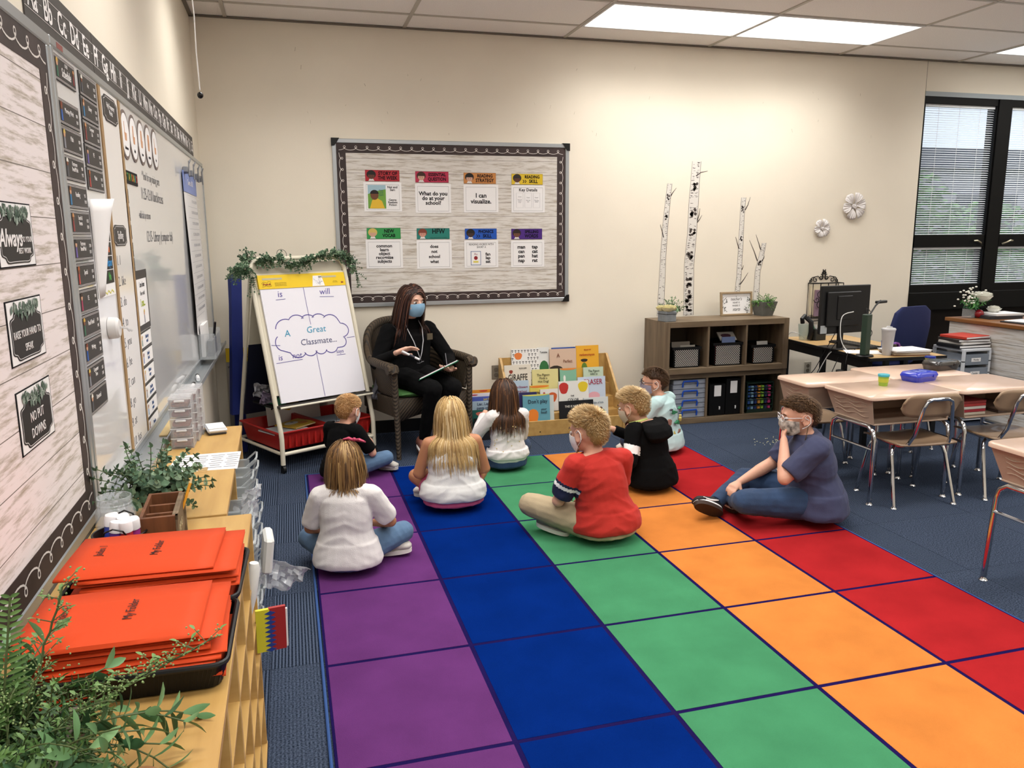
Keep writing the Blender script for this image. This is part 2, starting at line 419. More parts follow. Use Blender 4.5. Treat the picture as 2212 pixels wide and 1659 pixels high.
# outside: lawn, neighbouring wing of the building, tree
g = MB().box(-6, 40, .6, 45, -.3, -.1).build('ground_outside', mat('lawn', '#5f7a48', .9, var=.3, vscale=4), smooth=False); struct(g)
bd = thing('building', 'grey building wing outside the window behind the tree', 'building', (0, 0, 0))
MB().box(4, 34, 15, 22, -.1, 3.45).build('wall', mat('outside_brick', '#a29ea4', .8, var=.15, vscale=3), bd, smooth=False)
MB().box(3.7, 34.3, 14.6, 22.3, 3.45, 4.05).build('roof_fascia', mat('outside_fascia', '#5b5c66', .6), bd, smooth=False)
for k in range(5): MB().box(6+5*k, 8.4+5*k, 14.97, 15.05, .9, 2.7).build('window', mat('outside_glass', '#2c3440', .1), bd, smooth=False)
def tree(name, label, x, y, h, r, n, seed, cat='tree'):
    rnd = random.Random(seed); t = thing(name, label, cat, (x, y, -.1))
    tr = MB(); tr.tube([(0, 0, 0), (.03, 0, h*.4), (-.02, .03, h*.9)], [.07, .05, .02], 8)
    for k in range(7):
        a = rnd.uniform(0, 6.28); z = h*rnd.uniform(.3, .75); tr.tube([(0, 0, z), (r*.5*cos(a), r*.5*sin(a), z+.35), (r*.8*cos(a), r*.8*sin(a), z+.5)], [.025, .015, .006], 5)
    tr.build('trunk', mat('tree_bark', '#4c4038', .9), t)
    lf = MB()
    for k in range(n):
        u = rnd.random()**.4; a = rnd.uniform(0, 6.28); b = rnd.uniform(-1, 1)
        c = Vector((u*r*sqrt(1-b*b)*cos(a), u*r*sqrt(1-b*b)*sin(a), h*.62+b*u*h*.42)); s = rnd.uniform(.05, .1)
        R = Matrix.Rotation(rnd.uniform(0, 6.28), 3, 'Z') @ Matrix.Rotation(rnd.uniform(-1, 1), 3, 'X')
        lf.cur = k % 2; lf.add([c+R @ Vector(q)*s for q in ((-1, 0, 0), (0, -.45, .1), (1, 0, -.1), (0, .45, .1))], [(0, 1, 2, 3)])
    lf.build('foliage', [mat('tree_leaf_light', '#7fae63', .6), mat('tree_leaf', '#4f8246', .6)], t, smooth=False)
tree('leafy_tree', 'leafy green tree seen through the blinds of the first window', 7.6, 2.2, 2.35, .85, 2600, 3)
tree('leafy_tree', 'second green tree seen low through the right window', 10.1, 3.2, 2.0, .8, 1800, 5)

# ----------------------------------------------------------------- rug
rugx, rugy, ra, sw, sd = .5935, -1.012, .0057, .5289, .6008
t = bpy.data.objects.new('rug', None); COL.objects.link(t); t.location = (rugx, rugy, 0); t.rotation_euler.z = ra
tag(t, 'large rug of purple, blue, green, orange and red squares edged with navy lines', 'rug')
cols = ['#5c3066', '#052266', '#3f7d57', '#bf7538', '#9a2225']
def rugmat(name, c):
    return mat(name, c, 1., spec=.0, var=.12, vscale=5, bump=1.0, bscale=420)
RM = [rugmat('rug_%d' % k, c) for k, c in enumerate(cols)]
M_rl = rugmat('rug_line', '#1d1546')
NR = 6; lw = .0085
for k in range(5):
    for j in range(NR):
        x0, x1 = k*sw+lw+(0 if k else .0), (k+1)*sw-lw; y1, y0 = -j*sd-lw, -(j+1)*sd+lw
        MB().box(x0, x1, y0, y1, .004, .0115).build('rug_square', RM[k], t, smooth=False)
MB().box(0, 5*sw, -NR*sd, 0, .001, .0105).build('line_grid', M_rl, t, smooth=False)
e = MB(); e.tube([(-.009, .008, .006), (-.012, -NR*sd-.01, .007)], .0055, 8, flat=1); e.tube([(5*sw+.004, .008, .006), (5*sw+.004, -NR*sd-.01, .006)], .006, 8)
e.tube([(-.012, .006, .006), (5*sw, .006, .006)], .006, 8)
e.build('edge_binding', mat('rug_binding', '#2a4a80', .9), t)
# crumbs of glue on the carpet
cr = MB(); rnd = random.Random(4)
for k in range(70):
    u = rnd.gauss(0, 1); x = 3.98+u*.10+rnd.gauss(0, .03); y = -1.12+rnd.gauss(0, .05)
    cr.sph((x, y, .002), (rnd.uniform(.002, .006), rnd.uniform(.002, .005), .002), 5, 4)
cr.box(4.03, 4.2, -1.16, -1.14, .0, .002)
o = cr.build('spilled_crumbs', mat('crumb', '#d8d2a8', .8)); o['kind'] = 'stuff'; o['label'] = 'pale crumbs scattered on the blue carpet beside the rug'; o['category'] = 'crumbs'
# ================================================================= left wall: boards and everything on them
def paper_wood(name, tint='#e4ded8', pitch=.1075, off=.0, axis='x'):
    """photographic plank print on paper: horizontal plank lines and weathered streaks"""
    m = mat(name, tint, .55, spec=.25); nt = m.node_tree; L = nt.links.new; b = nt.nodes['Principled BSDF']
    t = nt.nodes.new('ShaderNodeTexCoord'); sp = nt.nodes.new('ShaderNodeSeparateXYZ'); L(t.outputs['Object'], sp.inputs[0])
    a = nt.nodes.new('ShaderNodeMath'); a.operation = 'ADD'; a.inputs[1].default_value = off; L(sp.outputs['Z'], a.inputs[0])
    md = nt.nodes.new('ShaderNodeMath'); md.operation = 'PINGPONG'; md.inputs[1].default_value = pitch/2; L(a.outputs[0], md.inputs[0])
    lt = nt.nodes.new('ShaderNodeMath'); lt.operation = 'LESS_THAN'; lt.inputs[1].default_value = .0011; L(md.outputs[0], lt.inputs[0])
    mp = nt.nodes.new('ShaderNodeMapping'); mp.inputs['Scale'].default_value = (1.6, 1, 16); L(t.outputs['Object'], mp.inputs[0])
    n = nt.nodes.new('ShaderNodeTexNoise'); n.inputs['Scale'].default_value = 3.2; n.inputs['Detail'].default_value = 9; n.inputs['Roughness'].default_value = .7; L(mp.outputs[0], n.inputs['Vector'])
    r = nt.nodes.new('ShaderNodeValToRGB'); e = r.color_ramp.elements
    e[0].position = .36; e[0].color = (*lin('#a89c8c'), 1); e[1].position = .52; e[1].color = (*lin(tint), 1); L(n.outputs[0], r.inputs[0])
    mx = nt.nodes.new('ShaderNodeMix'); mx.data_type = 'RGBA'; L(lt.outputs[0], mx.inputs[0]); L(r.outputs[0], mx.inputs[6]); mx.inputs[7].default_value = (*lin('#6f675f'), 1)
    L(mx.outputs[2], b.inputs['Base Color']); return m
M_alu = mat('aluminium', '#b4b9bd', .35, metal=.75, spec=.5)
M_chalk = mat('border_slate', '#3a2d2b', .6, var=.35, vscale=10)
M_loopw = mat('border_white', '#d9d2cc', .6)
M_wbsurf = mat('whiteboard_surface', '#d9d9da', .09, spec=.6, coat=.3)
M_dark = mat('card_slate', '#33302f', .5, var=.12, vscale=14)
M_tan = mat('ribbon_tan', '#9a7c55', .7)

def scroll(mb, x0, x1, z, amp, y, horiz=True, lw=.0035, step=.082, flip=1, flipz=1):
    """line of loops with dots between, drawn on the border strips"""
    n = max(1, int(round(abs(x1-x0)/step))); L = (x1-x0)/n; pts = []
    for i in range(n*14+1):
        t = 2*pi*i/14; u = x0+L*(i/14.)+L*.30*sin(t)*1.0; v = z-amp*cos(t)*flipz
        pts.append((u, v) if horiz else (z+(v-z)*flip, u))
    mb.ribbon(pts, lw, y, .0006)
    for i in range(n):
        u = x0+L*(i+.5)-L*.0; v = z+amp*.05
        c = (u, v) if horiz else (z, u)
        mb.prism([(c[0]+.0042*cos(a), c[1]+.0042*sin(a)) for a in [k*pi/4 for k in range(8)]], y-.0008, y)
def framed_board(t, x0, x1, z0, z1, fw=.022, d=.02):
    for k, (a, b, c, e) in enumerate(((x0, x1, z1-fw, z1), (x0, x1, z0, z0+fw), (x0, x0+fw, z0+fw, z1-fw), (x1-fw, x1, z0+fw, z1-fw))):
        m = MB(); m.box(a, b, -d, 0, c, e, .003); m.build('frame_rail', M_alu, t)
def borders(t, x0, x1, z0, z1, bw, y, step=.08, lw=.0035):
    y2 = y-.0012
    def strip(a, b, c, e):
        mb = MB(); mb.box(a, b, y2, y+.0004, c, e); return mb.build('border_strip', M_chalk, t, smooth=False)
    s = strip(x0, x1, z1-bw, z1); mb = MB(); scroll(mb, x0+.02, x1-.02, z1-bw*.5, bw*.22, y2, step=step, lw=lw); mb.build('scroll_print', M_loopw, s, smooth=False, kind='stuff')
    s = strip(x0, x1, z0, z0+bw); mb = MB(); scroll(mb, x0+.02, x1-.02, z0+bw*.5, bw*.22, y2, step=step, lw=lw, flipz=-1); mb.build('scroll_print', M_loopw, s, smooth=False, kind='stuff')
    s = strip(x0, x0+bw, z0+bw, z1-bw); mb = MB(); scroll(mb, z0+bw, z1-bw, x0+bw*.5, bw*.20, y2, False, step=step, lw=lw); mb.build('scroll_print', M_loopw, s, smooth=False, kind='stuff')
    s = strip(x1-bw, x1, z0+bw, z1-bw); mb = MB(); scroll(mb, z0+bw, z1-bw, x1-bw*.5, bw*.20, y2, False, step=step, lw=lw, flip=-1); mb.build('scroll_print', M_loopw, s, smooth=False, kind='stuff')

# wood-print bulletin board nearest the camera
bb = thing('bulletin_board', 'wood-plank papered bulletin board with dark scroll border, nearest on the left wall', 'bulletin board', (0, 0, 0), 90)
MB().box(-5.62, -3.80, -.012, 0, .78, 2.0).build('backing', M_tee, bb, smooth=False)
MB().box(-5.55, -3.85, -.0155, -.012, .80, 1.97).build('plank_paper', paper_wood('plank_paper_pink', '#e6dcdb', .108, -.048), bb, smooth=False)
framed_board(bb, -5.64, -3.762, .755, 2.01, .030)
borders(bb, -5.61, -3.79, .785, 1.985, .076, -.0155, .088, .0045)

def leaves(mb, x0, x1, z, n, seed, y, s=.011, drop=.02):
    rnd = random.Random(seed)
    for k in range(n):
        x = rnd.uniform(x0, x1); w = abs((x-x0)/(x1-x0)-.5)*2; zz = z-rnd.uniform(0, drop)*(.5+1.1*(1-w)) ; a = rnd.uniform(-2.6, -.5); l = s*rnd.uniform(.6, 1.3)
        d = (cos(a)*l, sin(a)*l); p = (-sin(a)*l*.32, cos(a)*l*.32); mb.cur = rnd.randrange(3)
        mb.add([(x, y, zz), (x+d[0]*.5+p[0], y-.0008, zz+d[1]*.5+p[1]), (x+d[0], y, zz+d[1]), (x+d[0]*.5-p[0], y-.0008, zz+d[1]*.5-p[1])], [(0, 1, 2, 3)])
LEAFM = [mat('leaf_print_a', '#3d5244', .6), mat('leaf_print_b', '#66776a', .6), mat('leaf_print_c', '#94a196', .6)]
def scallop(w, h, x, z):
    pts = []
    n = 60
    for i in range(n):
        a = 2*pi*i/n; c, s = cos(a), sin(a)
        u = w/2*(abs(c)**.42)*(1 if c > 0 else -1); v = h/2*(abs(s)**.42)*(1 if s > 0 else -1)
        k = 1-.07*abs(sin(2*a))**3-.05*(.5+.5*cos(8*a)); pts.append((x+u*k, z+v*k))
    return pts
def rule_sign(x, z, lab, draw, w=.235, h=.133):
    t = thing('sign', lab, 'sign', (0, 0, 0), 90, 'class rule signs on the plank paper')
    MB().box(x-w/2, x+w/2, -.0172, -.0157, z-h/2, z+h/2).build('card', M_ink, t, smooth=False)
    c = MB().box(x-w/2+.005, x+w/2-.005, -.0178, -.0170, z-h/2+.003, z+h/2-.003).build('white_panel', M_white, t, smooth=False)
    m = MB(); m.prism(scallop(w*.93, h*.80, x, z-h*.06), -.0184, -.0178); m.build('black_plaque', mat('plaque_black', '#1d1b1c', .5), t, smooth=False)
    m = MB(); m.ribbon(scallop(w*.89, h*.74, x, z-h*.06), .0012, -.0184, .0003, True); m.build('white_outline', M_white, t, smooth=False)
    m = MB(); leaves(m, x-w*.36, x+w*.36, z+h*.48, 70, int(z*100), -.0190, .018, .022); m.build('greenery_print', LEAFM, t, smooth=False, kind='stuff')
    draw(t, x, z)
M_chw = mat('lettering_white', '#e8e4e2', .6)
def d1(t, x, z):
    text('Always', .050, M_chw, t, x-.038, z-.008, -.0186, sx=1.0, shear=.25, rot=0, bold=.0008)
    text('DO YOUR', .017, M_chw, t, x+.065, z-.010, -.0186, sx=.95); text('BEST WORK', .017, M_chw, t, x+.045, z-.034, -.0186, sx=.9)
rule_sign(-4.188, 1.520, 'black and white framed sign reading Always do your best work, with greenery', d1)
def d2(t, x, z): text('RAISE YOUR HAND TO', .0225, M_chw, t, x, z-.006, -.0186, sx=.78); text('SPEAK', .0225, M_chw, t, x, z-.036, -.0186, sx=.85)
rule_sign(-4.189, 1.322, 'black and white sign reading Raise your hand to speak, with greenery', d2)
def d3(t, x, z): text('NO PUT', .030, M_chw, t, x, z-.000, -.0186, sx=.85); text('DOWNS', .030, M_chw, t, x, z-.034, -.0186, sx=.85)
rule_sign(-4.191, 1.138, 'black and white sign reading NO PUT DOWNS, with greenery', d3)
def d0(t, x, z): pass
rule_sign(-4.384, 1.722, 'black and white greenery sign above the Always sign, cut by picture edge', d0)
rule_sign(-4.582, 1.134, 'black and white greenery sign level with the NO PUT DOWNS sign', d0)

# alphabet strip
al = thing('alphabet_strip', 'dark slate alphabet strip with white hand-lettered A to Z above the whiteboard', 'alphabet strip', (0, 0, 0), 90)
M_strip = mat('strip_slate', '#45413e', .6, var=.15, vscale=6)
ya, yb = -3.885, -.42; pit = (yb-ya)/26.
for k in range(5):
    a = ya+(yb-ya)*k/5.; b = ya+(yb-ya)*(k+1)/5.
    m = MB(); m.box(a, b-.001, -.004-.0004*(k % 2), -.0005, 2.016, 2.143); m.build('strip_section', M_strip, al, smooth=False)
m = MB()
for z, lw_ in ((2.110, .0012), (2.048, .0012)): m.ribbon([(ya, z), (yb, z)], lw_, -.0048, .0003)
k = ya
while k < yb: m.ribbon([(k, 2.079), (k+.018, 2.079)], .0009, -.0048, .0003); k += .032
m.build('rule_line', M_chw, al, smooth=False, kind='stuff')
for k in range(26):
    c = chr(65+k); x = ya+pit*(k+.5)
    text(c+c.lower(), .082, M_chw, al, x, 2.079, -.0048, sx=.92, bold=.0016)

# whiteboard
wbd = thing('whiteboard', 'long glossy whiteboard with aluminium frame and marker tray on the left wall', 'whiteboard', (0, 0, 0), 90)
MB().box(-3.745, -.06, -.014, -.002, .79, 1.995).build('writing_surface', M_wbsurf, wbd, smooth=False)
framed_board(wbd, -3.757, -.045, .775, 2.012, .024)
m = MB(); m.box(-3.757, -.045, -.085, -.0, .752, .762); m.box(-3.757, -.045, -.090, -.083, .752, .778, .002); m.box(-3.757, -.045, -.02, 0, .71, .776); m.build('marker_tray', M_alu, wbd)
m = MB(); m.box(-3.70, -3.64, -.0205, -.0195, 1.992, 2.006); m.build('maker_label', mat('label_red', '#8a4a44', .5), wbd)
M_pen = mat('marker_ink', '#45454b', .6)
def ink(s, x, z, size, sx=.8): text(s, size, M_pen, wbd, x, z, -.0145, align='LEFT', sx=sx, shear=.15, name='handwriting', bold=-.0009)
ink('* look for any missing parts', -2.54, 1.757, .052, .78); ink('11:25-12:10 lunch/recess', -2.60, 1.684, .068, .85)
ink('-walk back up restroom', -2.69, 1.60, .045, .62); ink('12:15- Library (computer lab)', -2.56, 1.515, .066, .95)

# schedule cards on the whiteboard
FIG = [('#c9a24a', '#3a6a52'), ('#7a3a22', '#2b5aa8'), ('#cdb05a', '#8a8a92'), ('#e0dcd0', '#55555a'), ('#8a5a32', '#3a7aa8'), ('#c08a5a', '#8a3a3a'), ('#2a2a2a', '#6a5aa0'), ('#a05a32', '#b0433a'), ('#3a2a22', '#a03a5a')]
def figure(mb_parent, x, z, h, k, y=-.0175):
    c1, c2 = FIG[k % len(FIG)]
    m = MB(); m.prism([(x+h*.16*cos(a), z+h*.24+h*.17*sin(a)) for a in [i*pi/5 for i in range(10)]], y-.0008, y)
    m.cur = 1; m.prism([(x-h*.13, z-h*.42), (x+h*.13, z-h*.42), (x+h*.10, z+h*.08), (x-h*.10, z+h*.08)], y-.0006, y)
    m.cur = 2; m.prism([(x+h*.19*cos(a), z+h*.27+h*.19*sin(a)) for a in [i*pi/6 for i in range(7)]], y-.0011, y-.0008)
    m.build('picture', [mat('fig_skin_%d' % (k % 2), ['#c99a7a', '#7a4a32'][k % 2], .6), mat('fig_'+c2, c2, .6), mat('fig_'+c1, c1, .6)], mb_parent, smooth=False)
def card(x, z, title, times, k, lab, w=.212, h=.064):
    t = thing('schedule_card', lab, 'card', (0, 0, 0), 90, 'slate schedule cards on the whiteboard')
    MB().box(x, x+w, -.0172, -.0142, z-h, z).build('card', M_dark, t, smooth=False)
    m = MB()
    for q in (.003, .006): m.ribbon([(x+q, z-h+q), (x+w-q, z-h+q), (x+w-q, z-q), (x+q, z-q)], .0008, -.0172, .0003, True)
    m.build('border_line', M_chw, t, smooth=False)
    figure(t, x+.028, z-h/2, h*.85, k)
    if k == 0:
        text('OUR', .014, M_chw, t, x+.12, z-.015, -.0175); text('Schedule', .032, M_chw, t, x+.115, z-.038, -.0175, sx=.8, shear=.1, bold=.0004); figure(t, x+w-.022, z-h/2, h*.7, 5)
    else:
        text(title, .0185 if '\n' not in title else .0165, M_chw, t, x+.105, z-h/2+.006, -.0175, sx=.8, line=.85)
        text(times, .013, M_chw, t, x+w-.028, z-h/2-.002, -.0175, sx=.8, line=1.3)
left = [('Our Schedule', '', 'reading Our Schedule'), ('Morning Work', '8:00\n8:20', 'reading Morning Work'), ('Math', '8:20\n9:00', 'reading Math'), ('Restroom\nBreak/Mask', '9:00\n9:15', 'reading Restroom Break, fourth from the top'),
        ('Reading', '9:15\n11:00', 'reading Reading'), ('Lunch &\nRecess', '11:25\n12:10', 'reading Lunch and Recess'), ('Restroom\nBreak/Mask', '12:10\n12:15', 'reading Restroom Break, seventh from the top'), ('Special', '12:15\n1:00', 'reading Special'),
        ('I.E.', '1:00\n1:30', 'reading I.E., below the Special card'), ('Read Aloud', '1:30\n1:45', 'reading Read Aloud'), ('Writing', '1:45\n2:15', 'reading Writing'), ('Computer\nTime', '2:15\n2:45', 'reading Computer Time'), ('Dismissal', '', 'reading Dismissal, lowest in the column')]
zs = [1.976, 1.868, 1.799, 1.727, 1.654, 1.585, 1.516, 1.445, 1.374, 1.306, 1.237, 1.166, 1.096]
for k, ((a, b, c), z) in enumerate(zip(left, zs)): card(-3.732, z, a, b, k, 'slate schedule card '+c+', in the left column')
for k, (a, b) in enumerate([('Art', '12:15\n12:55'), ('Library', '12:15\n12:55'), ('Computer\nLab', '12:15\n12:55'), ('PE', '12:15\n12:55'), ('Music', '12:15\n12:55')]):
    card(-3.475-.004*k, 1.980-.0665*k, a, b, k+3, 'slate schedule card reading %s, in the right column' % a.replace('\n', ' '))

# curled sheet over a rainbow-lettered poster
t = thing('poster', 'black voice level poster with colourful lettering behind a curled white sheet', 'poster', (0, 0, 0), 90)
MB().box(-3.495, -3.262, -.0175, -.0150, 1.335, 1.60).build('backing', M_white, t, smooth=False)
for k, (s_, c, bg_) in enumerate([('Watch', '#5a3aa0', '#151015'), ('I Can', '#c0305a', '#100c10'), ('Table', '#d8692a', '#16120e'), ('Whisper', '#2a8ac8', '#0c1014'), ('No', '#4aa048', '#0e120c')]):
    z = 1.565-.043*k
    p_ = MB().box(-3.488, -3.27, -.0182, -.0174, z-.020, z+.020).build('row', mat('row_%d' % k, bg_, .5), t, smooth=False)
    text(s_, .034, mat('row_ink_%d' % k, c, .5), p_, -3.33, z, -.0185, sx=.8, bold=.001)
m = MB(); m.ribbon([(-3.49, 1.342), (-3.465, 1.352), (-3.44, 1.342), (-3.415, 1.352), (-3.39, 1.342), (-3.365, 1.352), (-3.34, 1.342), (-3.315, 1.352), (-3.29, 1.342)], .004, -.0176); m.build('zigzag', mat('zig_yellow', '#d8d04a', .5), t, smooth=False)
t = thing('paper_sheet', 'white sheet curling off the whiteboard over the voice level poster', 'paper', (0, 0, 0), 90)
m = MB(); vs = []; fs = []; N = 14
for i in range(N+1):
    u = i/N
    for j in range(9):
        v = j/8.; wid = .225*(1-.78*v**.6); curl = sin(u*pi*.95)*(.032*(1-v*.7)); xx = -3.505+wid*(u*.75+.25*(1-cos(u*pi))/2)+.015*v
        vs.append((xx, -.018-curl-.012*u*(1-v), 1.622-.285*v+.012*u))
for i in range(N):
    for j in range(8): a = i*9+j; fs.append((a, a+9, a+10, a+1))
m.add(vs, fs); o = m.build('sheet', M_white, t); md = o.modifiers.new('s', 'SOLIDIFY'); md.thickness = .0006

# word lists between tan ribbons
def column(x0, name, lab, draw):
    t = thing('word_list', lab, 'word list', (0, 0, 0), 90)
    MB().box(x0, x0+.262, -.0166, -.0142, .80, 1.982).build('white_sheet', mat('glossy_sheet', '#e2dfdd', .2, spec=.5), t, smooth=False)
    draw(t); return t
def tagplate(t, x, z, w, h, s, size, line=.85):
    m = MB(); m.prism(scallop(w, h, x, z), -.0185, -.0165); m.build('tag', M_dark, t, smooth=False)
    m = MB(); m.ribbon(scallop(w*.9, h*.86, x, z), .0012, -.0186, .0003, True); m.build('tag_outline', M_chw, t, smooth=False)
    text(s, size, M_chw, t, x, z, -.0188, sx=.8, line=line)
def dcol(t):
    tagplate(t, -3.072, 1.928, .235, .088, 'High Frequency\nWords', .024); tagplate(t, -3.105, 1.520, .225, .072, 'Spelling', .038)
    for k, s_ in enumerate(['1. I', '2. like', '3. do', '4. to', '5. you', '6. he', '7. can', '8. go', '9. at', '10. has']):
        text(s_, .048, M_pen, t, -3.20, 1.437-.0685*k, -.0168, align='LEFT', sx=1.05, shear=.08, name='handwriting', bold=-.0008)
column(-3.200, 'a', 'white word list sheet with Spelling tag and ten handwritten words', dcol)
for k, x in enumerate((-3.236, -2.925)):
    m = MB(); m.add([(x, -.018, 1.984), (x+.032, -.018, 1.984), (x+.030-.012*k, -.018, .80), (x-.012*k, -.018, .80), (x, -.0142, 1.984), (x+.032, -.0142, 1.984), (x+.030, -.0142, .80), (x, -.0142, .80)], [(0, 1, 2, 3), (4, 7, 6, 5), (0, 4, 5, 1), (2, 6, 7, 3), (1, 5, 6, 2), (0, 3, 7, 4)])
    o = m.build('ribbon', M_tan, smooth=False); o.rotation_euler.z = pi/2
    tag(o, ['long tan ribbon left of the Spelling word list', 'long tan ribbon right of the Spelling word list'][k], 'ribbon', 'tan ribbons on the whiteboard')

# five round signs
hs = ['bathroom', 'drink', 'tissue', 'question', 'help']
for k, x in enumerate((-2.830, -2.665, -2.492, -2.322, -2.145)):
    z = 1.879+.004*k
    t = thing('round_sign', 'round hand-signal sign with brown ring, %s from the left of five' % ['first', 'second', 'third', 'fourth', 'fifth'][k], 'sign', (0, 0, 0), 90, 'round hand-signal signs')
    m = MB(); m.prism([(x+.085*cos(a), z+.088*sin(a)) for a in [i*pi/14 for i in range(28)]], -.0165, -.0142); m.build('ring', mat('ring_brown', '#6f625c', .6), t, smooth=False)
    m = MB(); m.prism([(x+.073*cos(a), z+.076*sin(a)) for a in [i*pi/14 for i in range(28)]], -.0172, -.0164); m.build('disc', M_white, t, smooth=False)
    m = MB(); m.prism([(x-.016, z-.02), (x+.016, z-.02), (x+.022, z+.008), (x-.022, z+.008)], -.0176, -.0171)
    for q in range(1+k % 4): m.prism([(x-.020+.011*q, z+.006), (x-.011+.011*q, z+.006), (x-.012+.011*q, z+.046), (x-.019+.011*q, z+.046)], -.0176, -.0171)
    m.build('hand_picture', mat('hand_print', '#c8946c', .6), t, smooth=False)
    text(hs[k], .019, M_ink, t, x, z-.046, -.0175, sx=.8)

t = thing('label_card', 'black label with multicoloured letters above the number cards', 'card', (0, 0, 0), 90)
MB().box(-2.915, -2.665, -.017, -.0142, 1.706, 1.752).build('card', M_ink, t, smooth=False)
for k, (c, col_) in enumerate(zip('STANDARD', ['#c8a82a', '#3a9a4a', '#b8b03a', '#2a7a3a', '#c8632a', '#c8b83a', '#3a8a8a', '#b03a3a'])):
    text(c, .036, mat('rainbow_%s' % col_, col_, .5), t, -2.895+.030*k, 1.729, -.0172, sx=.8, bold=.001)
for k, z in enumerate((1.660, 1.598, 1.533, 1.470, 1.414)):
    t = thing('number_card', 'small black card with the numeral %s in a vertical row' % ['one', 'two', 'three', 'four', 'five'][k], 'card', (0, 0, 0), 90, 'number cards on the whiteboard')
    MB().box(-2.925, -2.882, -.0168, -.0142, z-.025, z+.025).build('card', M_ink, t, smooth=False)
    text(str(k+1), .042, [M_chw, M_chw, mat('num_lime', '#b8c84a', .5), mat('num_green', '#3a9a5a', .5), mat('num_teal', '#4ab0a0', .5)][k], t, -2.903, z, -.017, bold=.001)
# poster and cards under the numbers
t = thing('poster', 'narrow black poster reading I am done, right of the Spelling list', 'poster', (0, 0, 0), 90)
MB().box(-2.922, -2.664, -.0175, -.0142, 1.168, 1.392).build('backing', M_dark, t, smooth=False)
MB().box(-2.895, -2.690, -.0182, -.0174, 1.190, 1.360).build('sheet', M_white, t, smooth=False)
text('I am done', .030, M_ink, t, -2.79, 1.338, -.0184, sx=.9); text('Now what?', .024, mat('ink_grey', '#6a6a6a', .6), t, -2.79, 1.306, -.0184, sx=.9)
text('I can...', .040, mat('ink_lime', '#9aa82a', .6), t, -2.80, 1.270, -.0184, sx=.9, bold=.001); figure(t, -2.79, 1.218, .06, 2, -.0184)
for k in range(6):
    z = 1.132-.0655*k
    t = thing('activity_card', 'white activity card with small picture and blue writing, %s below the black poster' % ['first', 'second', 'third', 'fourth', 'fifth', 'sixth'][k], 'card', (0, 0, 0), 90, 'activity cards in a column')
    MB().box(-2.915, -2.672, -.0165, -.0142, z-.031, z+.031).build('backing', M_dark, t, smooth=False)
    MB().box(-2.908, -2.679, -.0172, -.0164, z-.026, z+.026).build('card', M_white, t, smooth=False)
    figure(t, -2.878, z, .045, k, -.0172)
    text(['Finish my\nwork', 'Read a\nbook', 'Write a\nstory', 'Practice\nsight words', 'Math\ngames', 'Puzzles'][k], .019, mat('ink_blue', '#2a4a7a', .6), t, -2.775, z, -.0174, sx=.95, line=.9, bold=.0006)

# hundreds chart held by clips
t = thing('number_chart', 'tall white hundreds chart with blue header clipped to the whiteboard', 'chart', (0, 0, 0), 90)
m = MB(); vs = []; fs = []
for i in range(9):
    u = i/8.
    for j in range(13):
        v = j/12.; vs.append((-1.25+.62*u+.05*v*u, -.020-.010*sin(u*7+v*3)*v-.012*v, 1.772-.80*v-.03*v*sin(u*5)))
for i in range(8):
    for j in range(12): a = i*13+j; fs.append((a, a+13, a+14, a+1))
m.add(vs, fs); m.build('chart_paper', mat('chart_paper', '#d8d6d6', .5), t)
MB().box(-1.250, -.60, -.0225, -.020, 1.765, 1.880).build('header', mat('header_blue', '#7486bd', .5), t, smooth=False)
text('Count to 120', .046, M_chw, t, -.925, 1.825, -.0228)
m = MB()
for j in range(12): m.ribbon([(-1.245, 1.745-.062*j), (-.62+.004*j, 1.745-.062*j)], .0016, -.0370, .0003)
for i in range(11): m.ribbon([(-1.245+.062*i, 1.75), (-1.245+.065*i, 1.06)], .0012, -.0370, .0003)
m.build('grid_lines', mat('grid_grey', '#8f8f96', .6), t, smooth=False, kind='stuff')
for j in range(11): text('   '.join(str(j*10+i) for i in range(1, 11)), .0245, mat('num_grey', '#77777e', .6), t, -.935, 1.715-.062*j, -.0372, sx=.72)
for k, x in enumerate((-1.17, -.93, -.68, -.45)):
    c = thing('clip', 'clear plastic clip, %s of four above the hundreds chart' % ['first', 'second', 'third', 'fourth'][k], 'clip', (0, 0, 0), 90, 'plastic clips on the whiteboard')
    T = TR(x, -.030, 1.895, 0, 20-14*k, 0)
    m = MB(); m.box(-.014, .014, -.014, .014, -.03, .004, .003, T); m.box(-.010, .010, -.022, -.016, -.05, .04, .002, T); m.build('jaw', mat('clip_grey', '#77787c', .3), c)
    m = MB(); m.tube([T @ Vector((-.008, -.02, .03)), T @ Vector((0, -.03, .055)), T @ Vector((.008, -.02, .03))], .003, 6); m.build('lever', mat('clip_grey', '#77787c'), c)
# white round magnet hook
t = thing('magnet_hook', 'white round magnetic hook with a clear cord holder on the whiteboard', 'hook', (0, 0, 0), 90)
T = Matrix.Translation((-3.395, -.015, 1.238)) @ Matrix.Rotation(pi/2, 4, 'X')
m = MB(); m.lathe([(.001, .030), (.026, .030), (.032, .024), (.034, .008), (.034, 0)], 24, T); m.build('magnet', mat('hook_white', '#d9d6d4', .35), t)
m = MB(); m.tube([(-3.395, -.045, 1.240), (-3.38, -.062, 1.235), (-3.368, -.066, 1.225), (-3.355, -.060, 1.232), (-3.345, -.070, 1.222)], .0035, 8); m.build('hook', mat('clear_plastic', '#d8d8d8', .1, alpha=.5), t)
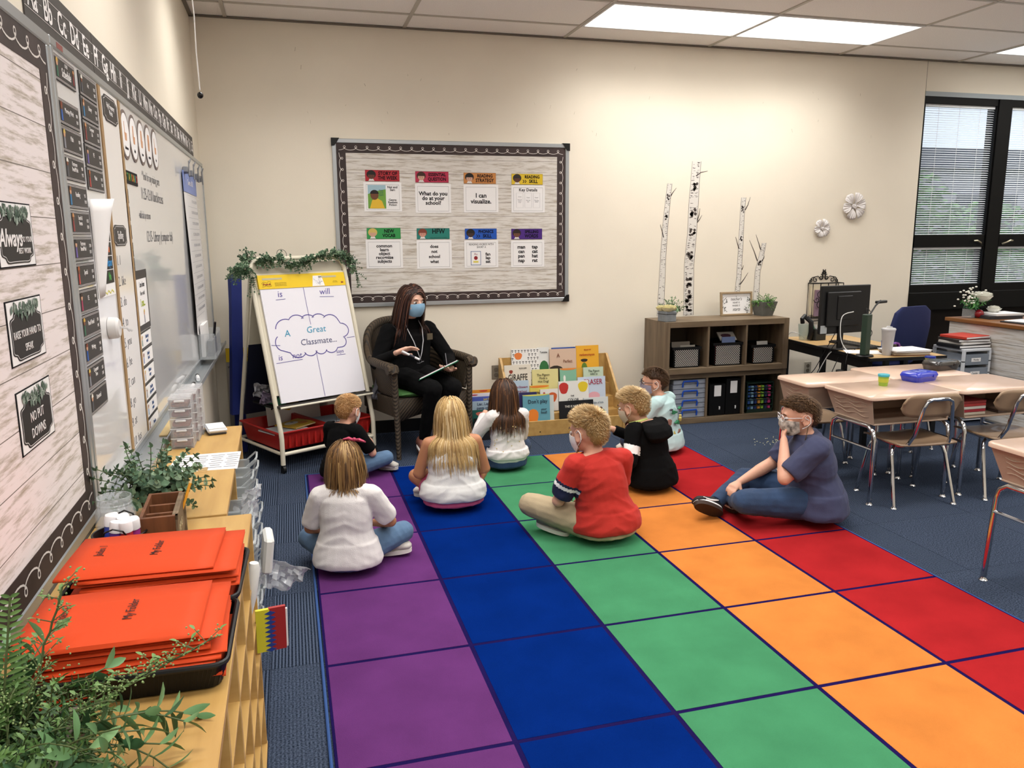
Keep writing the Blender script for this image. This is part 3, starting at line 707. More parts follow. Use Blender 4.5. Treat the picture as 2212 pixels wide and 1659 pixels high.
# clear holder with papers at the far end
t = thing('clear_holder', 'clear acrylic holder with papers and a pen above the marker tray', 'holder', (0, 0, 0), 90)
clearm = mat('acrylic', '#cfd4d6', .08, alpha=.28, spec=.6)
m = MB(); m.box(-1.10, -.72, -.110, -.104, .80, .93); m.box(-1.10, -.72, -.022, -.018, .80, 1.02); m.box(-1.10, -1.095, -.11, -.02, .80, .95); m.box(-.725, -.72, -.11, -.02, .80, .95); m.box(-1.10, -.72, -.11, -.02, .796, .802)
m.build('box', clearm, t, smooth=False)
m = MB(); m.box(-1.08, -.80, -.05, -.03, .81, 1.0, 0, TR(0, 0, 0)); m.build('papers', M_white, t)
m = MB(); m.box(-1.04, -.76, -.09, -.06, .805, .90); m.build('grey_pad', mat('pad_grey', '#55565c', .5), t)
m = MB(); m.tube([(-.86, -.075, .83), (-.90, -.10, 1.00)], .008, 8); m.build('pen', M_blackm, t)
# tray: ruler, markers
o = MB().box(-2.88, -2.56, -.075, -.045, .763, .768).build('ruler', mat('ruler_wood', '#c4ab78', .6)); o.rotation_euler.z = pi/2; tag(o, 'flat wooden ruler lying on the marker tray', 'ruler')
for k, (y_, c) in enumerate(((-1.86, '#d8d8da'), (-1.60, '#e2e2e4'))):
    t = thing('marker', ['white dry erase marker with black cap, nearer on the tray', 'white dry erase marker with black cap, farther on the tray'][k], 'marker', (.055, y_, .774), 90+8*k, 'markers on the tray')
    T = Matrix.Rotation(pi/2, 4, 'Y'); m = MB(); m.cyl(.010, -.07, .04, 12, T); m.build('barrel', mat('marker_'+c, c, .4), t); m = MB(); m.cyl(.011, .04, .07, 12, T); m.build('cap', M_blackm, t)
o = MB().box(-2.42, -2.10, -.07, -.04, .763, .770).build('pointer_stick', mat('pointer_wood', '#b59a66', .6)); o.rotation_euler.z = pi/2; tag(o, 'light wooden stick on the marker tray beyond the ruler', 'stick')
# pull cord from the ceiling
t = thing('pull_cord', 'white pull cord hanging from the ceiling with a black ball end', 'cord', (.162, -1.5, 0))
m = MB(); m.tube([(0, 0, 2.985), (-.004, 0, 2.80), (.003, 0, 2.62), (0, 0, 2.45), (.004, .0, 2.26)], .003, 6); m.build('cord', M_white, t)
m = MB(); m.sph((.004, 0, 2.235), (.016, .016, .017), 14, 10); m.build('ball', mat('ball_black', '#0c0c10', .15), t)
# ================================================================= back wall
bb2 = thing('bulletin_board', 'framed bulletin board papered in grey wood planks, behind the teacher', 'bulletin board')
MB().box(.91, 2.705, -.014, -.001, .995, 2.20).build('backing', M_tee, bb2, smooth=False)
MB().box(.95, 2.66, -.017, -.014, 1.03, 2.165).build('plank_paper', paper_wood('plank_paper_grey', '#d6d1ca', .1035, .0), bb2, smooth=False)
framed_board(bb2, .902, 2.712, .988, 2.206, .030, .024)
for k, (x, z) in enumerate(((.902, 2.206), (2.712, 2.206), (.902, .988), (2.712, .988))):
    sx, sz = (1 if x < 1.5 else -1), (-1 if z > 1.5 else 1)
    m = MB(); m.prism([(x-.004*sx, z-.004*sz), (x+.055*sx, z-.004*sz), (x+.035*sx, z+.028*sz), (x+.018*sx, z+.050*sz), (x-.004*sx, z+.052*sz)][::(1 if sx*sz > 0 else -1)], -.030, -.0005); m.build('corner_cap', M_blackm, bb2, smooth=False)
borders(bb2, .930, 2.682, 1.017, 2.176, .068, -.017, .080, .0032)

def pagecard(x0, x1, z0, z1, lab, draw, name='page'):
    t = thing(name, lab, 'page', (0, 0, 0), 0, 'white pages on the bulletin board')
    m = MB(); m.box(x0, x1, -.0190, -.0174, z0, z1); m.build('sheet', M_white, t, smooth=False)
    q = .018; m = MB(); m.ribbon([(x0+q, z0+q*.7), (x1-q, z0+q*.7), (x1-q, z1-q), (x0+q, z1-q)], .0016, -.0190, .0003, True); m.build('border_line', M_ink, t, smooth=False)
    draw(t, (x0+x1)/2, (z0+z1)/2); return t
def header(x0, z1, col_, l1, l2, lab, s1, s2, sk, hairc, arrow=False):
    t = thing('header_card', lab, 'card', (0, 0, 0), 0, 'coloured header cards on the bulletin board'); w, h = .251, .081
    MB().box(x0, x0+w, -.0192, -.0174, z1-h, z1).build('card', mat('hdr_'+col_, col_, .45), t, smooth=False)
    m = MB(); m.ribbon([(x0+.001, z1-h+.001), (x0+w-.001, z1-h+.001), (x0+w-.001, z1-.001), (x0+.001, z1-.001)], .0016, -.0192, .0003, True); m.build('outline', M_ink, t, smooth=False)
    cx, cz = x0+.044, z1-h*.50
    m = MB(); m.prism([(cx+.034*cos(a), cz+.008+.030*sin(a)) for a in [i*pi/8 for i in range(16)]], -.0197, -.0192)
    m.cur = 1; m.prism([(cx+.025*cos(a), cz-.002+.023*sin(a)) for a in [i*pi/8 for i in range(16)]], -.0202, -.0197)
    m.cur = 2; m.prism([(cx-.022, z1-h+.003), (cx+.022, z1-h+.003), (cx+.012, cz-.022), (cx-.012, cz-.022)], -.0200, -.0192)
    m.cur = 0; m.prism([(cx+.025*cos(a), cz+.006+.016*sin(a)) for a in [i*pi/8 for i in range(9)]], -.0205, -.0200)
    for q in (-1, 1): m.prism([(cx+q*.009+.0022*cos(a), cz-.004+.0028*sin(a)) for a in [i*pi/3 for i in range(6)]], -.0206, -.0200)
    m.build('face_picture', [mat('ph_'+hairc, hairc, .6), mat('pf_'+sk, sk, .6), mat('ps_white', '#d8d4d0', .6)], t, smooth=False)
    text(l1, s1, M_ink, t, x0+.165, z1-.024, -.0195, sx=.88, bold=.0012)
    if l2: text(l2, s2, M_ink, t, x0+(.175 if arrow else .163), z1-.057, -.0195, sx=.82, bold=.0012)
    if arrow:
        m = MB()
        for q in (0, 1): m.ribbon([(x0+.090+.016*q, z1-.046), (x0+.101+.016*q, z1-.057), (x0+.090+.016*q, z1-.068)], .006, -.0192, .0004)
        m.build('arrows', M_ink, t, smooth=False)
header(1.132, 1.990, '#a8202c', 'STORY OF', 'THE WEEK', 'red header card reading Story of the week', .034, .036, '#5a3424', '#17100e')
header(1.501, 1.985, '#b02848', 'ESSENTIAL', 'QUESTION', 'crimson header card reading Essential question', .032, .034, '#c49a84', '#3c2014')
header(1.869, 1.980, '#c07f42', 'READING', 'STRATEGY', 'orange header card reading Reading strategy', .032, .036, '#c49a84', '#16100e')
header(2.245, 1.977, '#d6b628', 'READING', 'SKILL', 'yellow header card reading Reading skill', .032, .036, '#5a3424', '#2a2220', True)
header(1.127, 1.572, '#2f8f4a', 'NEW', 'VOCAB', 'green header card reading New vocab', .036, .034, '#c49a84', '#c8b060')
header(1.500, 1.568, '#20786c', 'HFW', '', 'teal header card reading HFW', .050, .016, '#c08a78', '#7a3a2a')
header(1.871, 1.564, '#1650b0', 'PHONICS', 'SKILL', 'blue header card reading Phonics skill', .032, .036, '#3a2620', '#17100e', True)
header(2.240, 1.561, '#46207a', 'SPELLING', 'WORDS', 'purple header card reading Spelling words', .030, .036, '#6a4230', '#2a1712')
t9 = [o for o in COL.objects if o.get('label') == 'teal header card reading HFW'][0]
text('HIGH FREQUENCY WORDS', .0125, mat('ink_teal', '#0c3f38', .6), t9, 1.665, 1.497, -.0195, sx=.85)
GR = mat('ink_grey2', '#8a8a90', .6)
def pa(t, x, z):
    m = MB().box(x-.110, x+.022, -.0194, -.0189, z-.085, z+.085).build('book_cover', mat('cover_sky', '#9ab8c4', .5), t, smooth=False)
    m = MB(); m.prism([(x-.110, z-.085), (x+.022, z-.085), (x+.022, z+.055), (x-.03, z+.045), (x-.110, z+.02)], -.0197, -.0194); m.build('meadow', mat('cover_green', '#6a9a3c', .5), t, smooth=False)
    m = MB(); m.prism([(x-.098, z-.084), (x+.012, z-.084), (x-.008, z-.030), (x-.045, z-.008), (x-.080, z-.025)], -.0200, -.0197); m.build('yellow_shirt', mat('cover_yellow', '#d8b030', .5), t, smooth=False)
    m = MB(); m.prism([(x-.062+.030*cos(a), z+.012+.034*sin(a)) for a in [i*pi/8 for i in range(16)]], -.0204, -.0200); m.cur = 1; m.prism([(x-.062+.032*cos(a), z+.022+.028*sin(a)) for a in [i*pi/8 for i in range(9)]], -.0208, -.0204)
    m.build('child_picture', [mat('cover_skin', '#6a4028', .6), mat('cover_hair', '#1a1210', .6)], t, smooth=False)
    text('Nat\nand\nSam', .020, mat('cover_ink', '#2a5a5a', .6), t, x-.012, z+.030, -.0206, line=.8)
    text('Nat and\nSam', .023, M_ink, t, x+.072, z+.060, -.0194, line=.85, bold=.0005); text('Genre:\nRealistic\nFiction', .021, M_ink, t, x+.072, z-.040, -.0194, line=.85, bold=.0005)
pagecard(1.117, 1.395, 1.692, 1.903, 'white page with a picture book cover and the words Nat and Sam', pa)
def pb(t, x, z): text('What do you\ndo at your\nschool?', .040, M_ink, t, x, z, -.0194, line=.85, bold=.0012)
pagecard(1.497, 1.768, 1.682, 1.895, 'white page reading What do you do at your school?', pb)
def pc(t, x, z): text('I can\nvisualize.', .046, M_ink, t, x, z, -.0194, line=.95, bold=.0012)
pagecard(1.866, 2.138, 1.685, 1.892, 'white page reading I can visualize.', pc)
def pd(t, x, z):
    text('Key Details', .032, M_ink, t, x, z+.068, -.0194, bold=.0006)
    for k in range(3):
        m = MB(); a = x-.095+.068*k; m.ribbon([(a, z-.065), (a+.054, z-.065), (a+.054, z+.045), (a, z+.045)], .0012, -.0190, .0003, True); m.build('outline_box', GR, t, smooth=False)
        text(['Detail\n\nSam can\nread a\nbook', 'Detail\n\nSam can\nplay', 'Detail\n\nThey like\nschool'][k], .0105, GR, t, a+.027, z-.005, -.0194)
pagecard(2.242, 2.513, 1.684, 1.891, 'white page reading Key Details with three outlined boxes', pd)
def pe_(t, x, z): text('common\nlearn\nobject\nrecognize\nsubjects', .033, M_ink, t, x, z+.002, -.0194, line=.86, bold=.001)
pagecard(1.116, 1.389, 1.274, 1.487, 'white page listing common, learn, object, recognize, subjects', pe_)
def pf(t, x, z): text('does\nnot\nschool\nwhat', .033, M_ink, t, x, z+.002, -.0194, line=1.15, bold=.001)
pagecard(1.496, 1.765, 1.265, 1.480, 'white page listing does, not, school, what', pf)
def pg(t, x, z):
    text('READING WORDS WITH\nSHORT A', .022, M_ink, t, x, z+.063, -.0194, sx=.8, line=.95); text('fan\nlap\nsat', .033, M_ink, t, x+.052, z-.030, -.0194, line=.85, bold=.001)
    m = MB().box(x-.085, x-.005, -.0194, -.0189, z-.085, z+.022).build('picture_card', mat('pic_blue', '#3a5a8a', .5), t, smooth=False)
    MB().box(x-.081, x-.009, -.0198, -.0193, z-.081, z+.018).build('picture_face', M_white, t, smooth=False)
    m = MB(); m.prism([(x-.045+.015*cos(a), z-.030+.015*sin(a)) for a in [i*pi/8 for i in range(16)]], -.0202, -.0198); m.build('apple_picture', mat('apple_red', '#8a1c22', .5), t, smooth=False)
    text('Aa', .026, mat('ink_pink', '#a86a72', .6), t, x-.045, z, -.02); MB().box(x-.065, x-.025, -.0202, -.0198, z-.066, z-.052).build('yellow_bar', mat('bar_yellow', '#d8c85a', .5), t, smooth=False)
pagecard(1.864, 2.133, 1.266, 1.475, 'white page reading Reading words with short A, fan, lap, sat', pg)
def ph(t, x, z): text('man\ncan\npan\nnap', .038, M_ink, t, x-.052, z, -.0194, line=.92, bold=.0012); text('tap\ncat\nhat\nrat', .038, M_ink, t, x+.058, z, -.0194, line=.92, bold=.0012)
pagecard(2.236, 2.509, 1.264, 1.472, 'white page listing man, can, pan, nap, tap, cat, hat, rat', ph)

# birch trunk decals
M_bw = mat('decal_white', '#dcd7cf', .6); M_bd = mat('decal_dark', '#4a423e', .6)
def birch(lab, spine, twigs, seed, blotches):
    t = thing('birch_decal', lab, 'wall decal', (0, 0, 0), 0, 'birch trunk wall decals'); rnd = random.Random(seed)
    L_ = [(x-w/2, z) for x, z, w in spine]; R_ = [(x+w/2, z) for x, z, w in spine]
    m = MB(); n = len(spine)
    m.add([(x, -.0012, z) for x, z in L_]+[(x, -.0012, z) for x, z in R_], [(i, i+1, n+i+1, n+i) for i in range(n-1)]); m.build('bark', M_bw, t, smooth=False)
    m = MB(); m.ribbon(L_, .0022, -.0012, .0003); m.ribbon(R_, .0032, -.0012, .0003); m.build('outline', M_bd, t, smooth=False)
    m = MB(); z0, z1 = spine[-1][1], spine[0][1]
    def at(z):
        for (a, b) in zip(spine, spine[1:]):
            if b[1] <= z <= a[1]: q = (z-b[1])/(a[1]-b[1]+1e-9); return b[0]+(a[0]-b[0])*q, b[2]+(a[2]-b[2])*q
        return spine[0][0], spine[0][2]
    nm = int((z1-z0)*120*(spine[0][2]/.05)**.5)
    for k in range(nm):
        z = rnd.uniform(z0, z1); x, w = at(z); l = w*rnd.uniform(.06, .4); s = rnd.choice((-1, 1)); c = x+s*(w/2-l*rnd.uniform(.45, .9))*rnd.uniform(.55, 1)
        m.ribbon([(c-l/2, z), (c, z-.003*rnd.random()), (c+l/2, z+.003*rnd.uniform(-1, 1))], [.001, rnd.uniform(.002, .006), .001], -.0012, .0003)
    for q, sc_ in blotches:
        z = z0+(z1-z0)*q; x, w = at(z)
        for r in range(7):
            c = (x+w*rnd.uniform(-.25, .25), z+sc_*rnd.uniform(-.03, .03)); m.prism([(c[0]+w*.17*cos(a)*rnd.uniform(.6, 1.2), c[1]+.012*sc_*sin(a)*rnd.uniform(.6, 1.3)) for a in [i*pi/5 for i in range(10)]], -.0016, -.0012)
    m.build('bark_marks', M_bd, t, smooth=False, kind='stuff')
    for tw in twigs:
        m = MB(); N = len(tw); m.ribbon(tw, [.010*(1-.75*i/(N-1)) for i in range(N)], -.0012, .0003); m.build('twig', M_bd, t, smooth=False)
birch('slim birch trunk decal, leftmost, behind the yellow rose pot', [(3.589, 1.917, .040), (3.577, 1.79, .044), (3.559, 1.576, .047), (3.548, 1.304, .048), (3.541, 1.008, .057), (3.535, .84, .058)], [[(3.60, 1.817), (3.618, 1.845), (3.65, 1.884)], [(3.546, 1.485), (3.535, 1.53), (3.514, 1.589)]], 1, [(.9, .7), (.75, .6)])
birch('tallest and widest birch trunk decal, standing on the cube shelf line', [(3.826, 2.097, .079), (3.818, 1.952, .079), (3.81, 1.756, .086), (3.806, 1.529, .083), (3.788, 1.254, .088), (3.797, .836, .092)], [[(3.824, 1.98), (3.87, 2.01), (3.929, 2.021)], [(3.849, 1.606), (3.87, 1.63), (3.891, 1.665)], [(3.849, 1.62), (3.865, 1.67), (3.87, 1.72)]], 2, [(.12, 1.6), (.05, 1.), (.22, 1.2), (.4, 1.2), (.55, .9), (.67, 1.2), (.84, 1.)])
birch('slim birch trunk decal behind the small framed sign', [(4.275, 1.81, .042), (4.268, 1.665, .040), (4.267, 1.387, .043), (4.263, 1.152, .043), (4.254, 1.019, .045), (4.25, .84, .046)], [[(4.293, 1.707), (4.318, 1.75), (4.338, 1.815)], [(4.252, 1.387), (4.235, 1.43), (4.215, 1.485)], [(4.278, 1.084), (4.315, 1.13), (4.35, 1.183)], [(4.288, 1.208), (4.296, 1.225), (4.302, 1.245)]], 3, [(.9, .8), (.65, .6)])
birch('shortest birch trunk decal, bent, behind the green plant pot', [(4.492, 1.432, .040), (4.465, 1.29, .049), (4.443, 1.196, .049), (4.44, 1.024, .052), (4.44, .84, .054)], [[(4.462, 1.375), (4.44, 1.43), (4.409, 1.502)], [(4.435, 1.281), (4.40, 1.36), (4.35, 1.456)], [(4.478, 1.28), (4.495, 1.30), (4.503, 1.323)]], 4, [(.72, .7)])

# white ceramic wall flowers
M_cer = mat('white_ceramic', '#dfdad8', .4, spec=.4)
def wflower(lab, x, z, r, seed):
    rnd = random.Random(seed); t = thing('wall_flower', lab, 'wall flower', (x, 0, z))
    for k in range(6):
        a0 = 2*pi*k/6+.2; m = MB(); vs = []; fs = []; N = 9
        for i in range(7):
            u = i/6.
            for j in range(N):
                v = (j/(N-1.)-.5)*2; wd = .52*sin(min(1, u*1.15+.06)*pi*.62)*(1-.10*u); ang = a0+v*wd; rr = r*(.14+.86*u*(1-.10*v*v-.05*(1-cos(v*9))*.5))
                vs.append((rr*cos(ang), -.006-.022*u-.012*sin(u*pi)+.012*(1-v*v)*u-.003*cos(v*12)*u-.003*(k % 2), rr*sin(ang)))
        for i in range(6):
            for j in range(N-1): a = i*N+j; fs.append((a, a+1, a+N+1, a+N))
        m.add(vs, fs); o = m.build('petal', M_cer, t); md = o.modifiers.new('s', 'SOLIDIFY'); md.thickness = .003
    m = MB(); m.sph((0, -.022, 0), (r*.13, .012, r*.13), 12, 8)
    for k in range(14): a = k*2.4; m.sph((r*.14*cos(a), -.028, r*.14*sin(a)), r*.035, 6, 4)
    m.build('stamens', M_cer, t)
    T = Matrix.Rotation(pi/2, 4, 'X'); m = MB(); m.cyl(r*.15, 0, .012, 12, T); m.build('mount', M_cer, t)
wflower('larger white ceramic wall flower near the window', 5.362, 1.742, .122, 1)
wflower('smaller white ceramic wall flower, lower left of the larger one', 5.048, 1.553, .083, 2)

# outlets
def outlet(x, z, lab, c='#7d7466', y=0.):
    t = thing('power_outlet', lab, 'outlet', (x, y, z)); m = MB(); m.box(-.035, .035, -.006, 0, -.057, .057, .003); m.build('plate', mat('outlet_'+c, c, .5), t)
    for q in (-1, 1):
        m = MB(); T = Matrix.Translation((0, -.006, q*.021)) @ Matrix.Rotation(pi/2, 4, 'X'); m.lathe([(.0165, 0), (.0165, .002), (.001, .002)], 14, T); m.build('socket', mat('outlet_dark', '#5f574b', .5), t)
outlet(2.108, .434, 'brown double power outlet low on the wall left of the bookrack')
outlet(5.12, .84, 'grey wall outlet behind the monitor', '#8c8578')
outlet(5.0, .32, 'wall outlet below the computer table with cords', '#a39c8e')

# wrought iron letter rack
t = thing('wall_rack', 'black wrought iron letter rack with scroll top holding papers', 'letter rack', (0, 0, 0))
x0, x1, zb, zt = 4.952, 5.262, .775, 1.078; cx = (x0+x1)/2; m = MB()
rr = .0045
for y in (-.006, -.075): m.tube([(x0, y, zb), (x0, y, zt), (x1, y, zt), (x1, y, zb)], rr, 6, closed=True)
for x in (x0, x1): m.tube([(x, -.006, zb), (x, -.075, zb)], rr, 6); m.tube([(x, -.006, zt), (x, -.075, zt)], rr, 6)
for q in (.25, .5, .75): m.tube([(x0+(x1-x0)*q, -.075, zt), (x0+(x1-x0)*q, -.075, zt-.03)], rr, 6)
m.build('frame', M_blackm, t)
def spiral(cx_, cz, r, turns, dirn, start, y, th=.0035):
    return [(cx_+r*(1-.8*i/24.)*cos(start+dirn*turns*2*pi*i/24.), y, cz+r*(1-.8*i/24.)*sin(start+dirn*turns*2*pi*i/24.)) for i in range(25)]
for q in (-1, 1):
    for (dx, dz, r_, d, s0, y) in [(.030, .048, .028, q, pi/2, -.006), (.085, .030, .026, -q, pi/2, -.006), (.135, .022, .018, q, pi/2, -.006), (.010, .090, .020, q, pi/2, -.006), (.075, -.09, .045, q, 0, -.075), (.075, -.19, .045, -q, 0, -.075), (.03, -.14, .035, q, pi, -.075), (.11, -.14, .030, -q, pi, -.075), (.03, -.25, .03, q, pi, -.075)]:
        m = MB(); m.tube(spiral(cx+q*dx, zt+dz, r_, 1.1, d, s0, y), .0036, 6); m.build('scroll', M_blackm, t)
    m = MB(); m.tube([(cx+q*.15, -.006, zt), (cx+q*.12, -.006, zt+.05), (cx+q*.06, -.006, zt+.06), (cx+q*.02, -.006, zt+.03), (cx+q*.01, -.006, zt+.12)], .0036, 6); m.build('scroll', M_blackm, t)
m = MB(); m.tube([(x0, -.04, zb), (x0+.01, -.04, zb-.03), (cx, -.04, zb-.025), (x1-.01, -.04, zb-.03), (x1, -.04, zb)], .004, 6); m.build('foot_rail', M_blackm, t)
t = thing('papers', 'cream and mauve papers standing in the iron rack', 'papers', (0, 0, 0))
MB().box(4.965, 5.14, -.03, -.012, .80, 1.055).build('cream_papers', mat('cream_paper', '#cfc4a8', .6), t, smooth=False)
m = MB(); m.box(5.0, 5.2, -.055, -.035, .79, 1.02); m.build('mauve_papers', mat('mauve_paper', '#8d7484', .6), t, smooth=False)
# ================================================================= low birch shelves along the left wall
M_birch = wood('birch_ply', '#c29f64', '#a9834b', .45, (1, 7, 7), 3.0)
M_birchy = wood('birch_ply_long', '#bf9a5c', '#aa844a', .42, (7, .8, 7), 3.0)
M_ply = mat('ply_edge', '#bf9a62', .6, var=.2, vscale=60)
# near unit, open pigeonholes facing the room
t = thing('pigeonhole_shelf', 'birch shelf of open pigeonholes nearest the camera, under the orange folders', 'shelf', (.026, -5.95, 0))
D, W_, Ht, pl = .396, 2.10, .752, .014
MB().box(-.004, D, 0, W_, Ht-.018, Ht, .002).build('top_panel', M_birchy, t)
MB().box(0, D, 0, W_, .03, .046).build('bottom_panel', M_birchy, t, smooth=False)
MB().box(0, .006, 0, W_, .046, Ht-.018).build('back_panel', M_birchy, t, smooth=False)
MB().box(.02, D-.03, .02, W_-.02, 0, .03).build('plinth', M_ply, t, smooth=False)
dm = MB().box(0.006, D-.001, 0, pl, .046, Ht-.018, .001).mesh('divider', M_birch)
nc = 9
for k in range(nc+1): link('divider', dm, t, (0, k*(W_-pl)/nc, 0))
sm_ = MB().box(0.006, D-.002, 0, W_, 0, .010, .001).mesh('shelf_board', M_birchy)
for k in range(1, 5): link('shelf_board', sm_, t, (0, 0, .046+k*(Ht-.064)/5))
# far unit with clear bins
t = thing('bin_shelf', 'birch shelf with clear plastic bins, standing between the pigeonhole shelf and easel', 'shelf', (.02, -3.835, 0), .9)
D2, W2 = .335, 1.10
MB().box(0, D2, 0, W2, Ht-.020, Ht, .002).build('top_panel', M_birchy, t)
MB().box(0, .006, 0, W2, .04, Ht-.02).build('back_panel', M_birchy, t, smooth=False)
em = MB().box(0, D2-.004, 0, .018, 0, Ht-.02, .001).mesh('side_panel', M_birch)
for y in (0, .541, 1.082): link('side_panel', em, t, (0, y, 0))
sm2 = MB().box(.006, D2-.006, .018, W2-.018, 0, .012, .001).mesh('shelf_board', M_birchy)
for z in (.05, .265, .480): link('shelf_board', sm2, t, (0, 0, z))
m = MB(); m.box(.09, .15, .50, .53, Ht, Ht+.0006); m.box(.22, .25, .46, .50, Ht, Ht+.0006); m.box(.16, .25, .44, .443, Ht, Ht+.0006); m.build('tape_residue', mat('tape_mark', '#a78b5e', .7), t, smooth=False, kind='stuff')
M_bin = mat('bin_plastic', '#c6ccce', .12, alpha=.42, spec=.6)
def bin_mesh():
    m = MB(); a = .120; d = .33; h = .15; th = .003
    m.box(0, d, 0, a, 0, th); m.box(0, d, 0, th, th, h-.03); m.box(0, d, a-th, a, th, h-.03); m.box(0, th, 0, a, th, h-.03)
    m.add([(d-.012, 0, 0), (d-.012, a, 0), (d+.030, a, h), (d+.030, 0, h), (d-.008, 0, 0), (d-.008, a, 0), (d+.034, a, h), (d+.034, 0, h)], [(0, 1, 2, 3), (4, 7, 6, 5), (2, 6, 7, 3), (0, 4, 5, 1), (1, 5, 6, 2), (0, 3, 7, 4)])
    m.tube([(0, 0, h-.03), (d-.01, 0, h-.03), (d+.026, 0, h), (d+.032, .02, h+.003), (d+.032, a-.02, h+.003), (d+.026, a, h), (d-.01, a, h-.03), (0, a, h-.03)], .0042, 6)
    return m
bm_ = bin_mesh().mesh('bin_tray', M_bin)
rnd = random.Random(3); n = 0
rowname = ['bottom', 'middle', 'top']; posn = ['nearest the camera', 'second from the near end', 'third from the near end', 'fourth from the near end', 'fifth from the near end', 'sixth from the near end', 'seventh from the near end', 'farthest, by the easel']
binc = [('#7a8a8a', .05), ('#c8b8a0', .06), ('#5a6aa0', .05), ('#d8d8d8', .07), ('#9a9a70', .05), ('#b07a5a', .06)]
for r in range(3):
    for c in range(8):
        ang = radians(.9); y = .028+c*.130+(.012 if c >= 4 else 0); x = .022+rnd.uniform(-.004, .022); z = (.063, .278, .493)[r]
        px, py = .02+x*cos(ang)-y*sin(ang), -3.835+x*sin(ang)+y*cos(ang)
        b = thing('plastic_bin', 'clear plastic bin in the %s row, %s' % (rowname[r], posn[c]), 'bin', (px, py, z), .9, 'clear bins in the birch shelf')
        link('tray', bm_, b)
        cc, hh = binc[(r*5+c*3) % 6]
        mb = MB()
        for q in range(5):
            mb.box(.03+.055*q, .075+.055*q, .012, .108, .004, .004+hh*rnd.uniform(.5, 1.3), .004)
        mb.build('contents', mat('bin_fill_'+cc, cc, .7), b, kind='stuff')
# things that stick out of the bins
M_bag = mat('plastic_bag', '#dfe2e6', .08, alpha=.33, spec=.8)
def crumple(name, label, cat, c, size, m, seed, d=(1, 0, 0), grp=None):
    rnd = random.Random(seed); N = 12; vs = []; fs = []
    for i in range(N):
        for j in range(N):
            u, v = i/(N-1.)-.5, j/(N-1.)-.5
            h = .16*noise.noise(Vector((u*5+seed, v*5, 1)))+.05*noise.noise(Vector((u*14+seed, v*14, 2)))
            vs.append((u*size[0]*(1+.2*v), h*size[2]*2, v*size[1]))
    for i in range(N-1):
        for j in range(N-1): a = i*N+j; fs.append((a, a+N, a+N+1, a+1))
    m_ = MB(); m_.add(vs, fs); o = m_.build(name, m); o.location = c; o.rotation_euler = d; md = o.modifiers.new('s', 'SOLIDIFY'); md.thickness = .001
    tag(o, label, cat, grp); return o
crumple('plastic_bag', 'crumpled clear plastic bag hanging out of the bins over the carpet', 'bag', (.475, -3.56, .44), (.16, .10, .10), M_bag, 4, (.3, .5, .4))
crumple('plastic_bag', 'crumpled clear bag stuffed into the top bins beside the paper', 'bag', (.385, -3.50, .62), (.10, .12, .08), M_bag, 7, (.2, .3, 1.2))
crumple('plastic_bag', 'clear bag with blue label in the top bin farther along', 'bag', (.385, -3.37, .64), (.09, .10, .08), M_bag, 9, (.5, .2, 1.0))
o = MB().box(-.015, .015, -.05, .05, -.06, .06, .008).build('white_box', mat('white_plastic', '#dad9d4', .4)); o.location = (.445, -3.60, .54); o.rotation_euler = (.1, .12, .1); tag(o, 'white plastic box sticking out of the second row bins', 'box')
t = thing('booklet', 'red booklet with yellow and blue zigzag border poking out of the shelf', 'booklet', (.452, -3.93, .42), 8)
m = MB(TR(0, 0, 0, 10, 0, 0)); m.box(.0, .045, -.004, .004, -.05, .09); m.build('red_cover', mat('booklet_red', '#a02a28', .5), t, smooth=False)
m = MB(TR(0, 0, 0, 10, 0, 0)); m.box(-.035, .002, -.0042, .0042, -.05, .088); m.build('yellow_edge', mat('booklet_yellow', '#d6cf35', .5), t, smooth=False)
for k in range(9):
    m = MB(TR(0, 0, 0, 10, 0, 0)); z = -.045+.015*k; m.prism([(-.012, z), (.004, z-.007), (.018, z), (.004, z+.007)], -.0052, -.0042); m.build('blue_diamond', mat('booklet_blue', '#23408c', .5), t, smooth=False)
m = MB(TR(0, 0, 0, 10, 0, 0)); m.box(.045, .050, -.003, .003, -.045, .08); m.build('page_edges', M_white, t, smooth=False)
o = MB(TR(0, 0, 0, 0, 8, 0)); o.lathe([(.002, -.10), (.014, -.02), (.017, .06), (.012, .075)], 12); o = o.build('plastic_scoop', mat('white_plastic', '#dad9d4')); o.location = (.420, -4.02, .60); tag(o, 'white plastic cone poking up beside the folder tray', 'cone')

# paper list, white device
t = thing('paper_list', 'white sheet printed with a list lying on the birch shelf', 'paper', (.245, -3.26, .7525))
m = MB(); m.add([(-.115, -.106, 0), (.112, -.115, .0), (.112, .108, 0), (-.10, .106, 0)], [(0, 1, 2, 3)]); o = m.build('sheet', M_white, t, smooth=False); md = o.modifiers.new('s', 'SOLIDIFY'); md.thickness = .0006
m = MB()
for j in range(7):
    for i in range(4): m.box(-.09+.052*i+.006*(j % 2), -.052+.052*i+.004*((i+j) % 3), -.084+.026*j, -.080+.026*j, .0008, .0012)
m.build('printed_lines', mat('print_grey', '#8d8d92', .6), t, smooth=False, kind='stuff')
t = thing('air_purifier', 'small white rounded device with dark base on the far end of the birch shelf', 'device', (.245, -2.82, .752), 12)
MB().box(-.034, .034, -.052, .052, 0, .008, .003).build('base', mat('dark_base', '#3b3836', .5), t)
MB().box(-.037, .037, -.056, .056, .008, .026, .007).build('shell', mat('device_white', '#d7d8da', .35), t)
MB().box(-.033, .033, -.052, .052, .0255, .0268, .001).build('lid', mat('device_lid', '#e6e7e9', .3), t)

